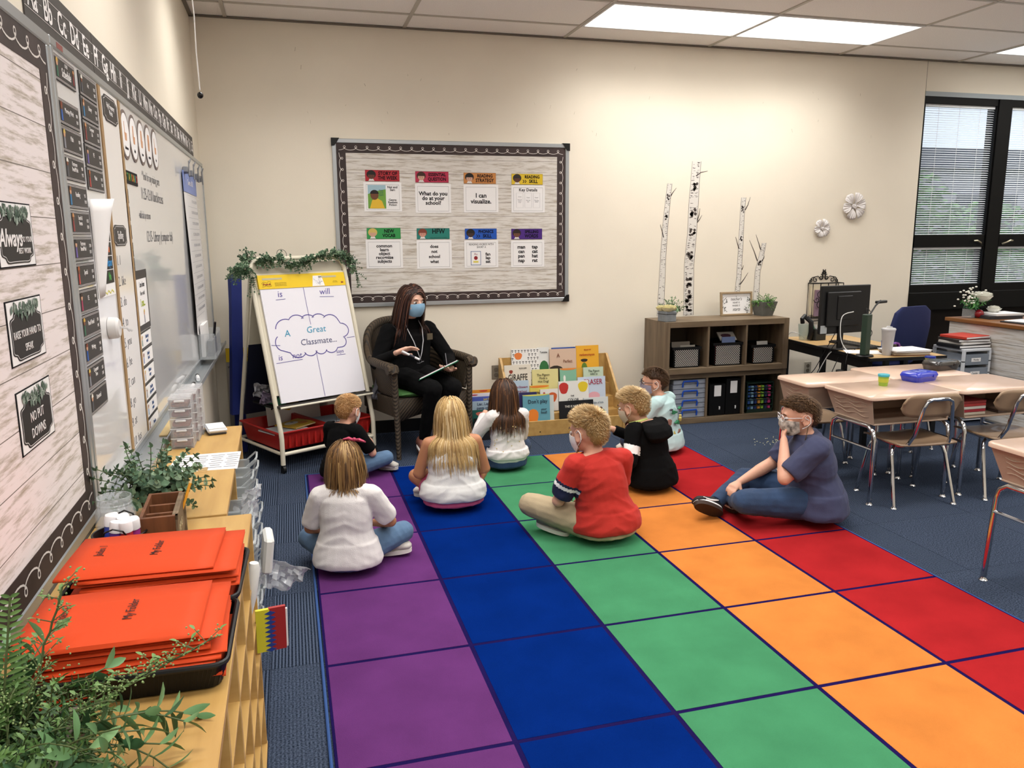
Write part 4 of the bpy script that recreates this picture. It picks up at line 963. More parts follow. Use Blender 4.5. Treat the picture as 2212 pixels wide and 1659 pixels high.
# three clear drawer towers of beads
M_clr = mat('clear_drawer', '#dcdcdf', .1, alpha=.33, spec=.6); M_clrf = mat('clear_drawer_rib', '#e8e8ea', .3, alpha=.7)
bead = [mat('beads_red', '#7a2430', .6, col2='#3a1218', vscale=120), mat('beads_mix', '#9a6a5a', .6, col2='#4a2a3a', vscale=120), mat('beads_brown', '#6a4030', .6, col2='#8a3a3a', vscale=120)]
for q, (x, y, lab) in enumerate(((.150, -3.005, 'clear five-drawer craft organizer full of red beads, nearest'), (.158, -2.905, 'clear five-drawer craft organizer, middle of three'), (.164, -2.805, 'clear five-drawer craft organizer, farthest of three'))):
    t = thing('drawer_organizer', lab, 'organizer', (x, y, .752), 0, 'clear craft organizers on the shelf'); w, d, h = .076, .092, .190
    m = MB(); m.box(-w/2, w/2, -d/2, d/2, h-.004, h, .002); m.box(-w/2, w/2, -d/2, d/2, 0, .003); m.box(-w/2, -w/2+.002, -d/2, d/2, 0, h); m.box(w/2-.002, w/2, -d/2, d/2, 0, h); m.build('case', M_clr, t, smooth=False)
    for k in range(5):
        z = .006+k*.0365; dr = MB(); dr.box(-w/2+.004, w/2-.004, -d/2-.004, d/2-.004, z, z+.0305, .002); dd = dr.build('drawer', M_clr, t)
        m = MB(); m.box(-w/2+.008, w/2-.008, -d/2+.002, d/2-.012, z+.003, z+.021, .004); m.build('beads', bead[(k+q) % 3], dd, kind='stuff')
        m = MB(); m.box(-.018, .018, -d/2-.009, -d/2-.003, z+.022, z+.030, .002); m.build('pull', M_clrf, dd)
        m = MB(); m.box(-w/2-.001, w/2+.001, -d/2-.003, -d/2+.001, z+.031, z+.0345); m.build('rim', M_clrf, dd)

# eucalyptus plant in clear jar? greenery pot beside the glass jar
def leafmesh(name, m, l, w, cup=.15, bend=.2, n=5):
    mb = MB(); vs = []; 
    for i in range(n+1):
        u = i/n; ww = w*sin(pi*min(1, u*.92+.06))**.8; z = -bend*l*u*u
        vs += [(-ww/2, l*u, z+cup*ww), (0, l*u, z), (ww/2, l*u, z+cup*ww)]
    fs = []
    for i in range(n): a = 3*i; fs += [(a, a+1, a+4, a+3), (a+1, a+2, a+5, a+4)]
    mb.add(vs, fs); return vs, fs
def put_leaf(mb, base, d, up, l, w, cup=.15, bend=.2, n=4):
    d = Vector(d).normalized(); u = Vector(up); s = d.cross(u)
    s = s.normalized() if s.length > 1e-4 else d.orthogonal().normalized()
    u = s.cross(d); vs, fs = leafmesh('', None, l, w, cup, bend, n)
    R = Matrix((s, d, u)).transposed()
    mb.add([Vector(base)+R @ Vector(v) for v in vs], fs)
def sprig(stem, leaf, p, d, length, seed, lw, ll, step, droop=.6, pair=True, r=.0013, ncol=3, tilt=.9):
    rnd = random.Random(seed); p = Vector(p); d = Vector(d).normalized(); pts = [p.copy()]; n = max(4, int(length/step)); st = length/n
    for i in range(n):
        d = (d+Vector((rnd.gauss(0, .10), rnd.gauss(0, .10), -droop*.12+rnd.gauss(0, .05)))).normalized(); p = p+d*st; pts.append(p.copy())
        a = rnd.uniform(0, 6.28); x = d.orthogonal().normalized(); y = d.cross(x)
        for q in ((0, pi) if pair else (0,)):
            o = x*cos(a+q)+y*sin(a+q); leaf.cur = rnd.randrange(ncol); sc = rnd.uniform(.75, 1.15)*(1-.45*i/n)
            put_leaf(leaf, p, o*tilt+d*.5, d, ll*sc, lw*sc, .12, .25)
    leaf.cur = 0; put_leaf(leaf, p, d, d.orthogonal(), ll*.7, lw*.7)
    stem.tube(pts, r, 5); return pts
LG = [mat('euc_a', '#5d7a5e', .55), mat('euc_b', '#839c7c', .5), mat('euc_c', '#456049', .6)]
t = thing('eucalyptus_plant', 'bushy grey-green eucalyptus plant in a small pot behind the wooden caddy', 'plant', (.172, -3.80, .752))
m = MB(); m.lathe([(.030, 0), (.040, .05), (.042, .055), (.038, .055), (.028, .006)], 18); m.build('pot', mat('pot_dark', '#3f3c38', .7), t)
st = MB(); lf = MB(); rnd = random.Random(8)
for k in range(64):
    a = rnd.uniform(0, 6.28); e = rnd.uniform(.25, 1.4); d = (cos(a)*cos(e), sin(a)*cos(e), sin(e)); sprig(st, lf, (.014*cos(a), .014*sin(a), .055), d, rnd.uniform(.09, .165), k, .024, .024, .017, droop=.55)
st.build('stems', mat('stem_green', '#5a6a48', .6), t, kind='stuff'); lf.build('leaves', LG, t, kind='stuff')

# glass jar behind the bucket
t = thing('glass_jar', 'clear glass jar with ribbed neck standing against the whiteboard', 'jar', (.108, -3.99, .752))
m = MB(); m.lathe([(.002, .004), (.040, .004), (.046, .012), (.047, .085), (.041, .100), (.039, .104), (.041, .108), (.039, .112), (.041, .116), (.040, .126), (.037, .126), (.037, .10), (.043, .082), (.042, .014), (.002, .008)], 24, cap=False); m.build('glass', mat('clear_glass', '#dfe6ea', .03, alpha=.22, spec=.8), t)

# bucket of dot markers
t = thing('metal_bucket', 'dark rusty metal bucket with wire handles holding dot markers', 'bucket', (.150, -4.16, .752))
M_buck = mat('bucket_metal', '#3a2620', .5, metal=.5, col2='#1c1615', vscale=26, bump=.5, bscale=80)
m = MB(); m.lathe([(.0345, 0), (.036, .002), (.052, .078), (.056, .088), (.058, .090), (.056, .091), (.050, .078), (.034, .004), (.002, .003)], 28, cap=False); m.build('pail', M_buck, t)
m = MB(); m.tube([(.058*cos(a), .058*sin(a), .0895) for a in [i*pi/14 for i in range(28)]], .0025, 6, closed=True); m.build('rim', M_blackm, t)
for k in range(5):
    for j in range(14):
        a = 2*pi*j/14+.2*(k % 2); r = .0375+.0155*(.014+.015*k)/.078; z = .014+.015*k
        m = MB(); m.tube([(r*cos(a-.09)*1.02, r*sin(a-.09)*1.02, z), (r*cos(a+.09)*1.02, r*sin(a+.09)*1.02, z)], .0012, 4); m.build('slot', M_black, t)
for s, lab in ((-1, 0), (1, 1)):
    m = MB(); m.tube([(.058*cos(s*1.57-.5), .058*sin(s*1.57-.5), .09), (.064*cos(s*1.57-.3), .064*sin(s*1.57-.3), .112), (.066*cos(s*1.57), .066*sin(s*1.57), .120), (.064*cos(s*1.57+.3), .064*sin(s*1.57+.3), .112), (.058*cos(s*1.57+.5), .058*sin(s*1.57+.5), .09)], .002, 6); m.build('handle', M_blackm, t)
for k, (dx, dy, tx, ty, c, nm) in enumerate([(-.030, .014, -10, -14, '#2a3f9a', 'blue'), (-.012, -.026, -14, -4, '#5a2f8a', 'purple'), (.022, -.022, 4, 6, '#b02830', 'red'), (.004, .006, -6, 4, '#2f8a48', 'green'), (-.016, .034, 8, -6, '#a83a48', 'crimson'), (.014, .034, 12, 12, '#d8c63a', 'yellow'), (.036, .012, 6, 20, '#a83a8a', 'magenta')]):
    d = thing('dot_marker', '%s dot marker with white cap standing in the metal bucket' % nm, 'marker', (.150+dx*.98, -4.16+dy*.98, .790), 0, 'dot markers in the bucket'); T = TR(0, 0, 0, ty*.6, tx*.6*-1, 0)
    m = MB(T); m.lathe([(.0005, 0), (.0125, 0), (.0135, .004), (.0135, .062), (.012, .066)], 16); m.build('bottle', mat('dot_'+nm, c, .35), d)
    m = MB(T); m.lathe([(.0150, .062), (.0152, .082), (.0135, .086), (.0005, .087)], 18); m.build('cap', mat('cap_white', '#e4e2e4', .3), d)

# wooden caddy with pencil
M_caddy = wood('caddy_wood', '#7a4c2e', '#4e2e1b', .5, (8, 8, 1), 5); M_caddyt = wood('caddy_weathered', '#7b6852', '#52432f', .6, (1, 6, 6), 6)
t = thing('wooden_caddy', 'brown wooden caddy with three compartments and weathered right side', 'caddy', (.228, -4.065, .752), 2)
x0, x1, y0, y1, h = -.040, .040, -.098, .098, .118
MB().box(x0, x1, y0, y1, 0, .008).build('base', M_caddy, t, smooth=False)
for a, nm in (((x0, x1, y0, y0+.009), 'front_panel'), ((x0, x1, y1-.009, y1), 'back_panel')):
    MB().box(a[0], a[1], a[2], a[3], .008, h, .001).build(nm, M_caddy, t)
MB().box(x0, x0+.008, y0+.009, y1-.009, .008, h, .001).build('side_panel', M_caddy, t)
m = MB(); m.box(x1-.008, x1, y0+.009, y1-.009, .008, h, .001); s = m.build('side_panel', M_caddyt, t, label='weathered grey side panel')
m = MB(); m.box(x1, x1+.005, y0, y0+.012, 0, h); m.box(x1, x1+.005, y1-.012, y1, 0, h); m.box(x1, x1+.005, y0, y1, 0, .010); m.box(x1, x1+.005, y0, y1, h-.010, h); m.build('side_trim', M_caddyt, t, smooth=False)
T = Matrix.Translation((x1+.0005, 0, .060)) @ Matrix.Rotation(pi/2, 4, 'Z')
text('PENS', .030, mat('stencil', '#b4a684', .7), s, 0, 0, 0, sx=1.1, T=T)
for y in (-.030, .036): MB().box(x0+.008, x1-.008, y-.004, y+.004, .008, h-.012, .001).build('divider', M_caddy, t)
p_ = thing('pencil', 'yellow pencil leaning in the far compartment of the wooden caddy', 'pencil', (.240, -3.995, .765))
T = TR(0, 0, 0, -12, 20, 0); m = MB(T); m.cyl(.0037, .0, .135, 6); m.build('shaft', mat('pencil_yellow', '#e09a2a', .4), p_)
m = MB(T); m.lathe([(.0037, .135), (.0005, .152)], 6); m.build('point', mat('pencil_wood', '#d8c090', .6), p_)

# black mesh letter trays with orange folders
M_mesh = mat('mesh_black', '#0f0f10', .4, metal=.4)
def letter_tray(lab, x0, x1, y0, y1, rz):
    cx, cy = (x0+x1)/2, (y0+y1)/2; w, d, h = (x1-x0), (y1-y0), .050
    t = thing('letter_tray', lab, 'tray', (cx, cy, .752), rz, 'black mesh trays on the shelf'); a, b = w/2, d/2
    def rr(z, ins=0, r=.022):
        pts = []
        for (sx, sy, s0) in ((1, -1, -pi/2), (1, 1, 0), (-1, 1, pi/2), (-1, -1, pi)):
            for i in range(5): an = s0+i*pi/8; pts.append((sx*(a-ins-r)+r*cos(an), sy*(b-ins-r)+r*sin(an), z))
        return pts
    m = MB(); m.tube(rr(h), .0052, 8, closed=True); m.build('rim', M_blackm, t)
    m = MB(); P1, P2 = rr(h), rr(.004, .012); n_ = len(P1); P3 = rr(h, .0012); P4 = rr(.0052, .0132)
    m.add(P1+P2, [(i, (i+1) % n_, n_+(i+1) % n_, n_+i) for i in range(n_)]); m.add(P3+P4, [(i, n_+i, n_+(i+1) % n_, (i+1) % n_) for i in range(n_)]); m.add(P2, [tuple(range(n_))]); m.add(P4, [tuple(range(n_))[::-1]])
    m.build('mesh_side', M_mesh, t, smooth=False)
    m = MB()
    P = rr(h, -.001)
    for i in range(0, n_):
        p, q = Vector(P[i]), Vector(P[(i+1) % n_]); p2, q2 = Vector(P2[i]), Vector(P2[(i+1) % n_]); L = (q-p).length; k = max(1, int(L/.007))
        for j in range(k):
            A, B = p.lerp(q, j/k), p2.lerp(q2, j/k); m.tube([A, B], .0005, 3)
    m.build('wire', M_blackm, t, smooth=False, kind='stuff')
    return t
letter_tray('black mesh tray holding the farther stack of orange folders', .085, .430, -4.500, -4.235, -2)
letter_tray('black mesh tray holding the nearer stack of orange folders', .085, .425, -4.765, -4.508, -1)
M_or = mat('folder_orange', '#c4421c', .6, spec=.15, var=.04, vscale=4)
def folder_mesh(w, d, th, seed):
    rnd = random.Random(seed); m = MB(); N = 8; vs = []; fs = []
    def edge(z0, lift):
        return [[(-w/2+w*i/N, -d/2+d*j/4., z0+lift*sin(pi*i/N)*.5+.0015*sin(j+seed)) for j in range(5)] for i in range(N+1)]
    lo, hi = edge(0, 0), edge(th, .002)
    # lower sheet, upper sheet, folded spine along the near long side (-Y)
    for g in (lo, hi):
        b = len(vs); vs += [p for r in g for p in r]
        fs += [(b+i*5+j, b+(i+1)*5+j, b+(i+1)*5+j+1, b+i*5+j+1) for i in range(N) for j in range(4)]
    nb = (N+1)*5; b = len(vs)
    for i in range(N+1): vs.append((-w/2+w*i/N, -d/2-.0035, th*.5))
    for i in range(N): fs += [(i*5, (i+1)*5, b+i+1, b+i), (b+i, b+i+1, nb+(i+1)*5, nb+i*5)]
    m.add(vs, fs); return m.mesh('folder', M_or, auto=60)
def stack(x, y, z0, n, seed, grp, where, w=.292, d=.222, rz=0):
    rnd = random.Random(seed); z = z0
    fm = [folder_mesh(w, d, rnd.choice((.0060, .0085, .0052)), s) for s in range(3)]
    ths = [max(v.co.z for v in f.vertices) for f in fm]
    for k in range(n):
        i = k % 3; top = k == n-1
        o = bpy.data.objects.new('folder', fm[i]); COL.objects.link(o)
        o.location = (x+rnd.uniform(-.006, .022)-(.016 if top else 0), y+rnd.uniform(-.008, .008), z); o.rotation_euler.z = radians(rz+rnd.uniform(-2.5, 2.5)); z += ths[i]+.0006
        md = o.modifiers.new('s', 'SOLIDIFY'); md.thickness = .0005
        nm_ = 'topmost' if top else 'lowest' if k == 0 else '%s from the bottom' % ['first', 'second', 'third', 'fourth', 'fifth', 'sixth', 'seventh', 'eighth', 'ninth', 'tenth', 'eleventh', 'twelfth', 'thirteenth', 'fourteenth'][k]
        tag(o, 'orange pocket folder in the %s stack, %s' % (where, nm_), 'folder', grp)
        last = o
    return last, z
f1, z1 = stack(.262, -4.365, .758, 13, 3, 'orange folders in the farther tray', 'farther', rz=-1)
f2, z2 = stack(.255, -4.640, .758, 11, 5, 'orange folders in the nearer tray', 'nearer', rz=1)
M_marker = mat('marker_black', '#2a1410', .6)
for f, nm in ((f1, ('Jaden 1', 'My Folder')), (f2, ('Aiden 13', 'My Folder'))):
    for k, (s_, u, v, sz) in enumerate(((nm[0], -.092, .02, .023), (nm[1], .020, .01, .023))):
        T = Matrix.Translation((u, v, max(q.co.z for q in f.data.vertices)+.0006)) @ Matrix.Rotation(radians(90), 4, 'Z') @ Matrix.Rotation(-pi/2, 4, 'X')
        text(s_, sz, M_marker, f, 0, 0, 0, sx=.85, shear=.15, T=T, name='handwriting')

# big mixed greenery in a wooden box at the bottom left
t = thing('greenery_arrangement', 'large mixed artificial greenery in a weathered wooden box, nearest the camera', 'plant', (.150, -5.00, .752))
M_wbox = wood('weathered_box', '#7d7266', '#544a40', .8, (1, 1, 7), 5)
for a in ((-.085, .085, -.105, -.095), (-.085, .085, .095, .105), (-.085, -.075, -.095, .095), (.075, .085, -.095, .095)): MB().box(a[0], a[1], a[2], a[3], 0, .085, .001).build('box_board', M_wbox, t)
MB().box(-.075, .075, -.095, .095, .05, .07).build('moss', mat('moss', '#2c3420', .95), t, smooth=False)
GA = [mat('fern_a', '#4a6b34', .5), mat('fern_b', '#5f8044', .5), mat('fern_c', '#2f4a28', .6)]; GB = [mat('ruscus_a', '#5a7f52', .4), mat('ruscus_b', '#789c6a', .4), mat('ruscus_c', '#3f6340', .45)]
st = MB(); lf = MB(); fe = MB(); by = MB(); rnd = random.Random(21)
for k in range(190):     # fine filler foliage
    a = rnd.uniform(0, 6.28); e = rnd.uniform(.15, 1.35); d = (cos(a)*cos(e)*(.35 if cos(a) < 0 else 1), sin(a)*cos(e), sin(e)*.9); sprig(st, fe, (.05*cos(a)*rnd.random(), .07*sin(a)*rnd.random(), .06), d, rnd.uniform(.10, .17), 100+k, .006, .018, .009, droop=.8, r=.001)
for k in range(44):      # broad ruscus leaves
    a = rnd.uniform(0, 6.28); e = rnd.uniform(.05, 1.); d = (cos(a)*cos(e)*(.35 if cos(a) < 0 else 1), sin(a)*cos(e), sin(e)); sprig(st, lf, (.05*cos(a), .07*sin(a), .06), d, rnd.uniform(.12, .20), 300+k, .019, .058, .026, droop=1.4, pair=False, tilt=.8)
for d, L_, s in (((.85, .25, .30), .25, 1), ((.9, -.05, -.05), .22, 2), ((.75, .0, .35), .2, 3), ((.95, .15, .12), .26, 5)): sprig(st, lf, (.04, .03, .07), d, L_, 400+s, .019, .055, .026, droop=1.0, tilt=.7)
# tall fern frond and berry sprays
for p0, d, L_ in (((-.005, .05, .08), (.12, .15, 1.0), .20), ((.0, .02, .08), (-.4, .1, .9), .14)):
    pts = [Vector(p0)+Vector(d).normalized()*L_*i/24. for i in range(25)]; st.tube(pts, .0016, 5)
    for i, p in enumerate(pts[6:]):
        for q in (-1, 1):
            fe.cur = i % 2; put_leaf(fe, p, Vector((q*.9, -.1, .35)), (0, -1, .3), .034*(1-i/22.)+.006, .0055)
for p0, d, L_, s in (((.02, .06, .08), (.28, .1, 1.0), .23, 1), ((.05, .05, .08), (1., .35, .42), .24, 2), ((-.06, .0, .08), (-.2, .1, .9), .17, 3), ((.06, .02, .08), (.9, .6, .5), .17, 4)):
    rr_ = random.Random(s); D = Vector(d).normalized(); pts = [Vector(p0)+D*L_*i/12.+Vector((rr_.gauss(0, .002), rr_.gauss(0, .002), -.02*(i/12.)**2)) for i in range(13)]; st.tube(pts, .0016, 5)
    for i, p in enumerate(pts[3:]):
        for q in range(3):
            a = rr_.uniform(0, 6.28); o = Vector((cos(a), sin(a)*.6, .5)).normalized()*rr_.uniform(.012, .03); st.tube([p, p+o], .0008, 4)
            for z in range(4): by.sph(p+o+Vector((rr_.gauss(0, .004), rr_.gauss(0, .004), rr_.gauss(0, .004))), .0017, 5, 4)
            fe.cur = 1; put_leaf(fe, p+o, o, (0, 0, 1), .012, .006)
for k in range(60):
    a = rnd.uniform(0, 6.28); r = rnd.uniform(.02, .12); z = rnd.uniform(.12, .20); c = Vector((r*cos(a), r*sin(a), z))
    for q in range(4): by.sph(c+Vector((rnd.gauss(0, .005), rnd.gauss(0, .005), rnd.gauss(0, .004))), .0014, 5, 4)
for b_ in (st, lf, fe, by):
    for v in b_.v: v.x = max(v.x, -.118+.02*abs(v.y))
st.build('stems', mat('stem_olive', '#4d5a34', .6), t, kind='stuff'); lf.build('broad_leaves', GB, t, kind='stuff'); fe.build('fine_leaves', GA, t, kind='stuff'); by.build('berries', mat('berry', '#7f9460', .5), t, kind='stuff')
# edge of a wooden tray in the front corner
t = thing('wooden_tray', 'rounded corner of a brown wooden tray at the bottom picture edge', 'tray', (.285, -5.08, .752), 4)
m = MB(); pts = []
a, b, r = .066, .085, .022
for (sx, sy, s0) in ((1, -1, -pi/2), (1, 1, 0), (-1, 1, pi/2), (-1, -1, pi)):
    for i in range(6): an = s0+i*pi/10; pts.append((sx*(a-r)+r*cos(an), sy*(b-r)+r*sin(an), .022))
m.tube(pts, .011, 10, closed=True); m.build('rim', wood('tray_wood', '#9a6f48', '#7a5233', .5, (1, 6, 6), 5), t)
MB().box(-a+.005, a-.005, -b+.005, b-.005, .0, .010, .002).build('base', MATS['tray_wood'], t)
# ================================================================= people
def remesh(mb, vox, smooth=3, disp=None, mats=None, pick=None, name='m', flats=None):
    me = bpy.data.meshes.new(name); me.from_pydata([tuple(v) for v in mb.v], [], mb.f)
    bm = bmesh.new(); bm.from_mesh(me); bmesh.ops.recalc_face_normals(bm, faces=bm.faces); bm.to_mesh(me); bm.free()
    ob = bpy.data.objects.new('t', me); COL.objects.link(ob)
    md = ob.modifiers.new('r', 'REMESH'); md.mode = 'VOXEL'; md.voxel_size = vox; md.use_smooth_shade = True
    sm = ob.modifiers.new('s', 'SMOOTH'); sm.iterations = smooth; sm.factor = .5
    dg = bpy.context.evaluated_depsgraph_get(); out = bpy.data.meshes.new_from_object(ob.evaluated_get(dg)); out.name = name
    bpy.data.objects.remove(ob); bpy.data.meshes.remove(me)
    if disp:
        no = [v.normal.copy() for v in out.vertices]
        for v, n in zip(out.vertices, no): v.co += n*disp(v.co)
    if flats:
        for v in out.vertices:
            for p, n, r in flats:
                d = v.co-p
                if d.length < r and d.dot(n) > 0: v.co -= n*d.dot(n)
    out.materials.clear()
    mats = mats if isinstance(mats, (list, tuple)) else [mats]
    for m in mats: out.materials.append(m)
    if pick:
        idx = [pick(p.center) for p in out.polygons]; out.polygons.foreach_set('material_index', idx)
    else: out.polygons.foreach_set('material_index', [0]*len(out.polygons))
    out.polygons.foreach_set('use_smooth', [True]*len(out.polygons)); out.update(); return out

def skin_mat(name, c):
    if name in MATS: return MATS[name]
    m = mat(name, c, .5, spec=.35, var=.06, vscale=14); b = m.node_tree.nodes['Principled BSDF']
    b.inputs['Subsurface Weight'].default_value = .12; b.inputs['Subsurface Radius'].default_value = (.012, .005, .003); b.inputs['Subsurface Scale'].default_value = .6
    return m
SK = skin_mat('skin_fair', '#d2a088'); SKT = skin_mat('skin_tan', '#b07a58'); SKL = skin_mat('skin_light', '#dbae98')
M_jean = mat('denim', '#54708f', .85, var=.25, vscale=9, bump=.6, bscale=300, sheen=.05)
M_jeand = mat('denim_dark', '#253c5c', .85, var=.3, vscale=7, bump=.6, bscale=300, sheen=.05)
M_eyew = mat('eye_white', '#d8d0ca', .45, spec=.2); M_iris = mat('iris', '#35261c', .4); M_loop = mat('ear_loop', '#f2f0ee', .5)

def fold(seed, amp, f=(7, 7, 17), sh=.5):
    off = Vector((seed*3.1, seed*1.7, seed*5.3))
    def d(co):
        p = Vector((co.x*f[0], co.y*f[1], (co.z+sh*abs(co.x))*f[2]))+off
        a = noise.noise(p); b = noise.noise(p*2.1)
        return amp*(1-abs(a)*2.2)*.7+amp*.35*b
    return d

def hand_prims(mb, wrist, fdir, palm_n, size, curl=.5, side=1, spread=.12, thumb_in=.0):
    """palm + four unequal bent fingers + thumb; fdir = towards finger tips, palm_n = direction the palm faces"""
    f = Vector(fdir).normalized(); n = Vector(palm_n); n = (n-f*n.dot(f)).normalized(); l = n.cross(f)*side
    s = size; w = Vector(wrist)
    c0 = w+f*s*.06; c1 = w+f*s*.46
    mb.loft([(w-f*s*.05, l*s*.13, n*s*.10), (c0+f*s*.1, l*s*.19, n*s*.11), (c1-f*s*.05, l*s*.25, n*s*.10), (c1+f*s*.03, l*s*.23, n*s*.07)], 12)
    for k, (o, ln) in enumerate(((.18, .43), (.06, .50), (-.06, .46), (-.18, .36))):
        p = c1+l*s*o*1.05-f*s*.04; d = (f+l*o*spread*3).normalized(); q = n; r = s*.052
        for seg, (fr, cu) in enumerate(((.45, .45), (.32, .75), (.23, .6))):
            a = curl*cu; d2 = (d*cos(a)+q*sin(a)).normalized(); q = (q*cos(a)-d*sin(a)).normalized(); d = d2
            e = p+d*s*ln*fr; mb.capsule(p, e, r, r*.93, 8); p = e; r *= .93
    p = w+f*s*.14+l*s*.15; d = (f*.62+l*.62+n*(.35+thumb_in)).normalized(); r = s*.066
    for fr in (.22, .18, .14):
        e = p+d*s*fr; mb.capsule(p, e, r, r*.93, 8); p = e; d = (d+f*.35-l*thumb_in*.6).normalized(); r *= .92

class Head:
    def __init__(s, c, yaw, pitch, sc=1., roll=0, rad=(.071, .087, .098)):
        s.c = Vector(c); s.M = Matrix.Translation(s.c) @ Matrix.Rotation(radians(yaw), 4, 'Z') @ Matrix.Rotation(radians(pitch), 4, 'X') @ Matrix.Rotation(radians(roll), 4, 'Y')
        s.R = s.M.to_3x3(); s.r = Vector(rad)*sc; s.k = sc
    def p(s, x, y, z): return s.M @ Vector((x*s.k, y*s.k, z*s.k))
    def prims(s, mb, adult=False):
        k = s.k; R = s.R
        mb.sph(s.p(0, -.006, .018), (.070*k, .086*k, .080*k), 20, 14, R=R)
        mb.sph(s.p(0, .018, -.022), (.058*k, .066*k, .066*k), 18, 12, R=R)
        mb.sph(s.p(0, .044, -.058), (.034*k, .034*k, .028*k), 14, 10, R=R)    # chin
        for q in (-1, 1): mb.sph(s.p(q*.034, .052, -.028), (.024*k, .024*k, .026*k), 12, 8, R=R)  # cheeks
        mb.capsule(s.p(0, .078, .004), s.p(0, .090, -.020), .008*k, .011*k, 8)
        mb.sph(s.p(0, .091, -.022), (.012*k, .010*k, .008*k), 8, 6, R=R)
        mb.capsule(s.p(-.012, .078, -.046), s.p(.012, .078, -.046), .0065*k, .0065*k, 8)
        mb.capsule(s.p(-.028, .072, .022), s.p(.028, .072, .022), .009*k, .009*k, 8)
        for q in (-1, 1):   # ears: rim and lobe
            A = R @ Matrix.Rotation(radians(-q*22), 3, 'Z')
            mb.sph(s.p(q*.072, -.004, -.006), (.006*k, .017*k, .026*k), 10, 8, R=A)
            pts = [s.p(q*(.079+.002*sin(t)), -.006+.017*cos(t), -.004+.027*sin(t)) for t in [radians(a) for a in range(-60, 241, 30)]]
            for a, b in zip(pts, pts[1:]): mb.capsule(a, b, .0045*k, .0045*k, 6)
            mb.sph(s.p(q*.077, .002, -.028), (.006*k, .008*k, .008*k), 8, 6, R=A)
    def eyes(s, parent, iris=None):
        for q in (-1, 1):
            mb = MB(); mb.sph(s.p(q*.029, .0715, .004), (.0115*s.k, .0100*s.k, .0075*s.k), 14, 10, R=s.R); mb.build('eye', M_eyew, parent)
            mb = MB(); mb.sph(s.p(q*.0285, .0800, .004), (.0062*s.k, .0040*s.k, .0062*s.k), 10, 8, R=s.R); mb.build('iris', iris or M_iris, parent)
            mb = MB(); mb.tube([s.p(q*.016, .0835, .021), s.p(q*.030, .0835, .025), s.p(q*.044, .074, .020)], [.002*s.k, .003*s.k, .0015*s.k], 6); mb.build('eyebrow', mat('eyebrow', '#4a3526', .9), parent)
    def mask(s, parent, m, beads=False, loopm=None):
        mb = MB(); N, K = 17, 9; vs = []; fs = []
        for o in (0, -.0025):
            for j in range(K):
                v = j/(K-1.); z = .002-.088*v
                for i in range(N):
                    u = (i/(N-1.)-.5)*2; a = u*radians(78)
                    prot = .020*(1-abs(u)**1.6)*(1-(2*v-.85)**2*.6)+.010
                    rr = .080-.020*v**2+o
                    zz = z*(1-.42*abs(u)**2)+(-.012)*abs(u)
                    pl = .0012*sin(v*24)
                    x = sin(a)*(.064+.006-.012*v**2+o); y = cos(a)*rr+prot*.85+pl-.002
                    vs.append(s.p(x, y, zz))
        def q(o, j, i): return o*N*K+j*N+i
        for j in range(K-1):
            for i in range(N-1): fs += [(q(0, j, i), q(0, j, i+1), q(0, j+1, i+1), q(0, j+1, i)), (q(1, j, i), q(1, j+1, i), q(1, j+1, i+1), q(1, j, i+1))]
        for i in range(N-1): fs += [(q(0, 0, i), q(1, 0, i), q(1, 0, i+1), q(0, 0, i+1)), (q(0, K-1, i), q(0, K-1, i+1), q(1, K-1, i+1), q(1, K-1, i))]
        for j in range(K-1): fs += [(q(0, j, 0), q(0, j+1, 0), q(1, j+1, 0), q(1, j, 0)), (q(0, j, N-1), q(1, j, N-1), q(1, j+1, N-1), q(0, j+1, N-1))]
        mb.add(vs, fs); mo = mb.build('face_mask', m, parent)
        lp = MB()
        for k in (-1, 1):
            a = s.p(k*.069, .012, -.010); b = s.p(k*.066, .010, -.046)
            lp.tube([a, s.p(k*.078, .002, .008), s.p(k*.082, -.014, .020), s.p(k*.083, -.026, .006), s.p(k*.082, -.026, -.018), s.p(k*.077, -.012, -.034), b], .0019*s.k, 6)
        lp.build('ear_loop', loopm or M_loop, mo)
        if beads:
            bd = MB(); a = s.p(-.077, -.014, -.034)
            for k in range(16):
                t = k/15.; bd.sph(a+Vector((-.012*sin(t*3), .02*t, -.10*t)), .0032, 6, 4)
            bd.build('bead_chain', mat('bead', '#5a4a30', .3, metal=.5), mo)
        return mo

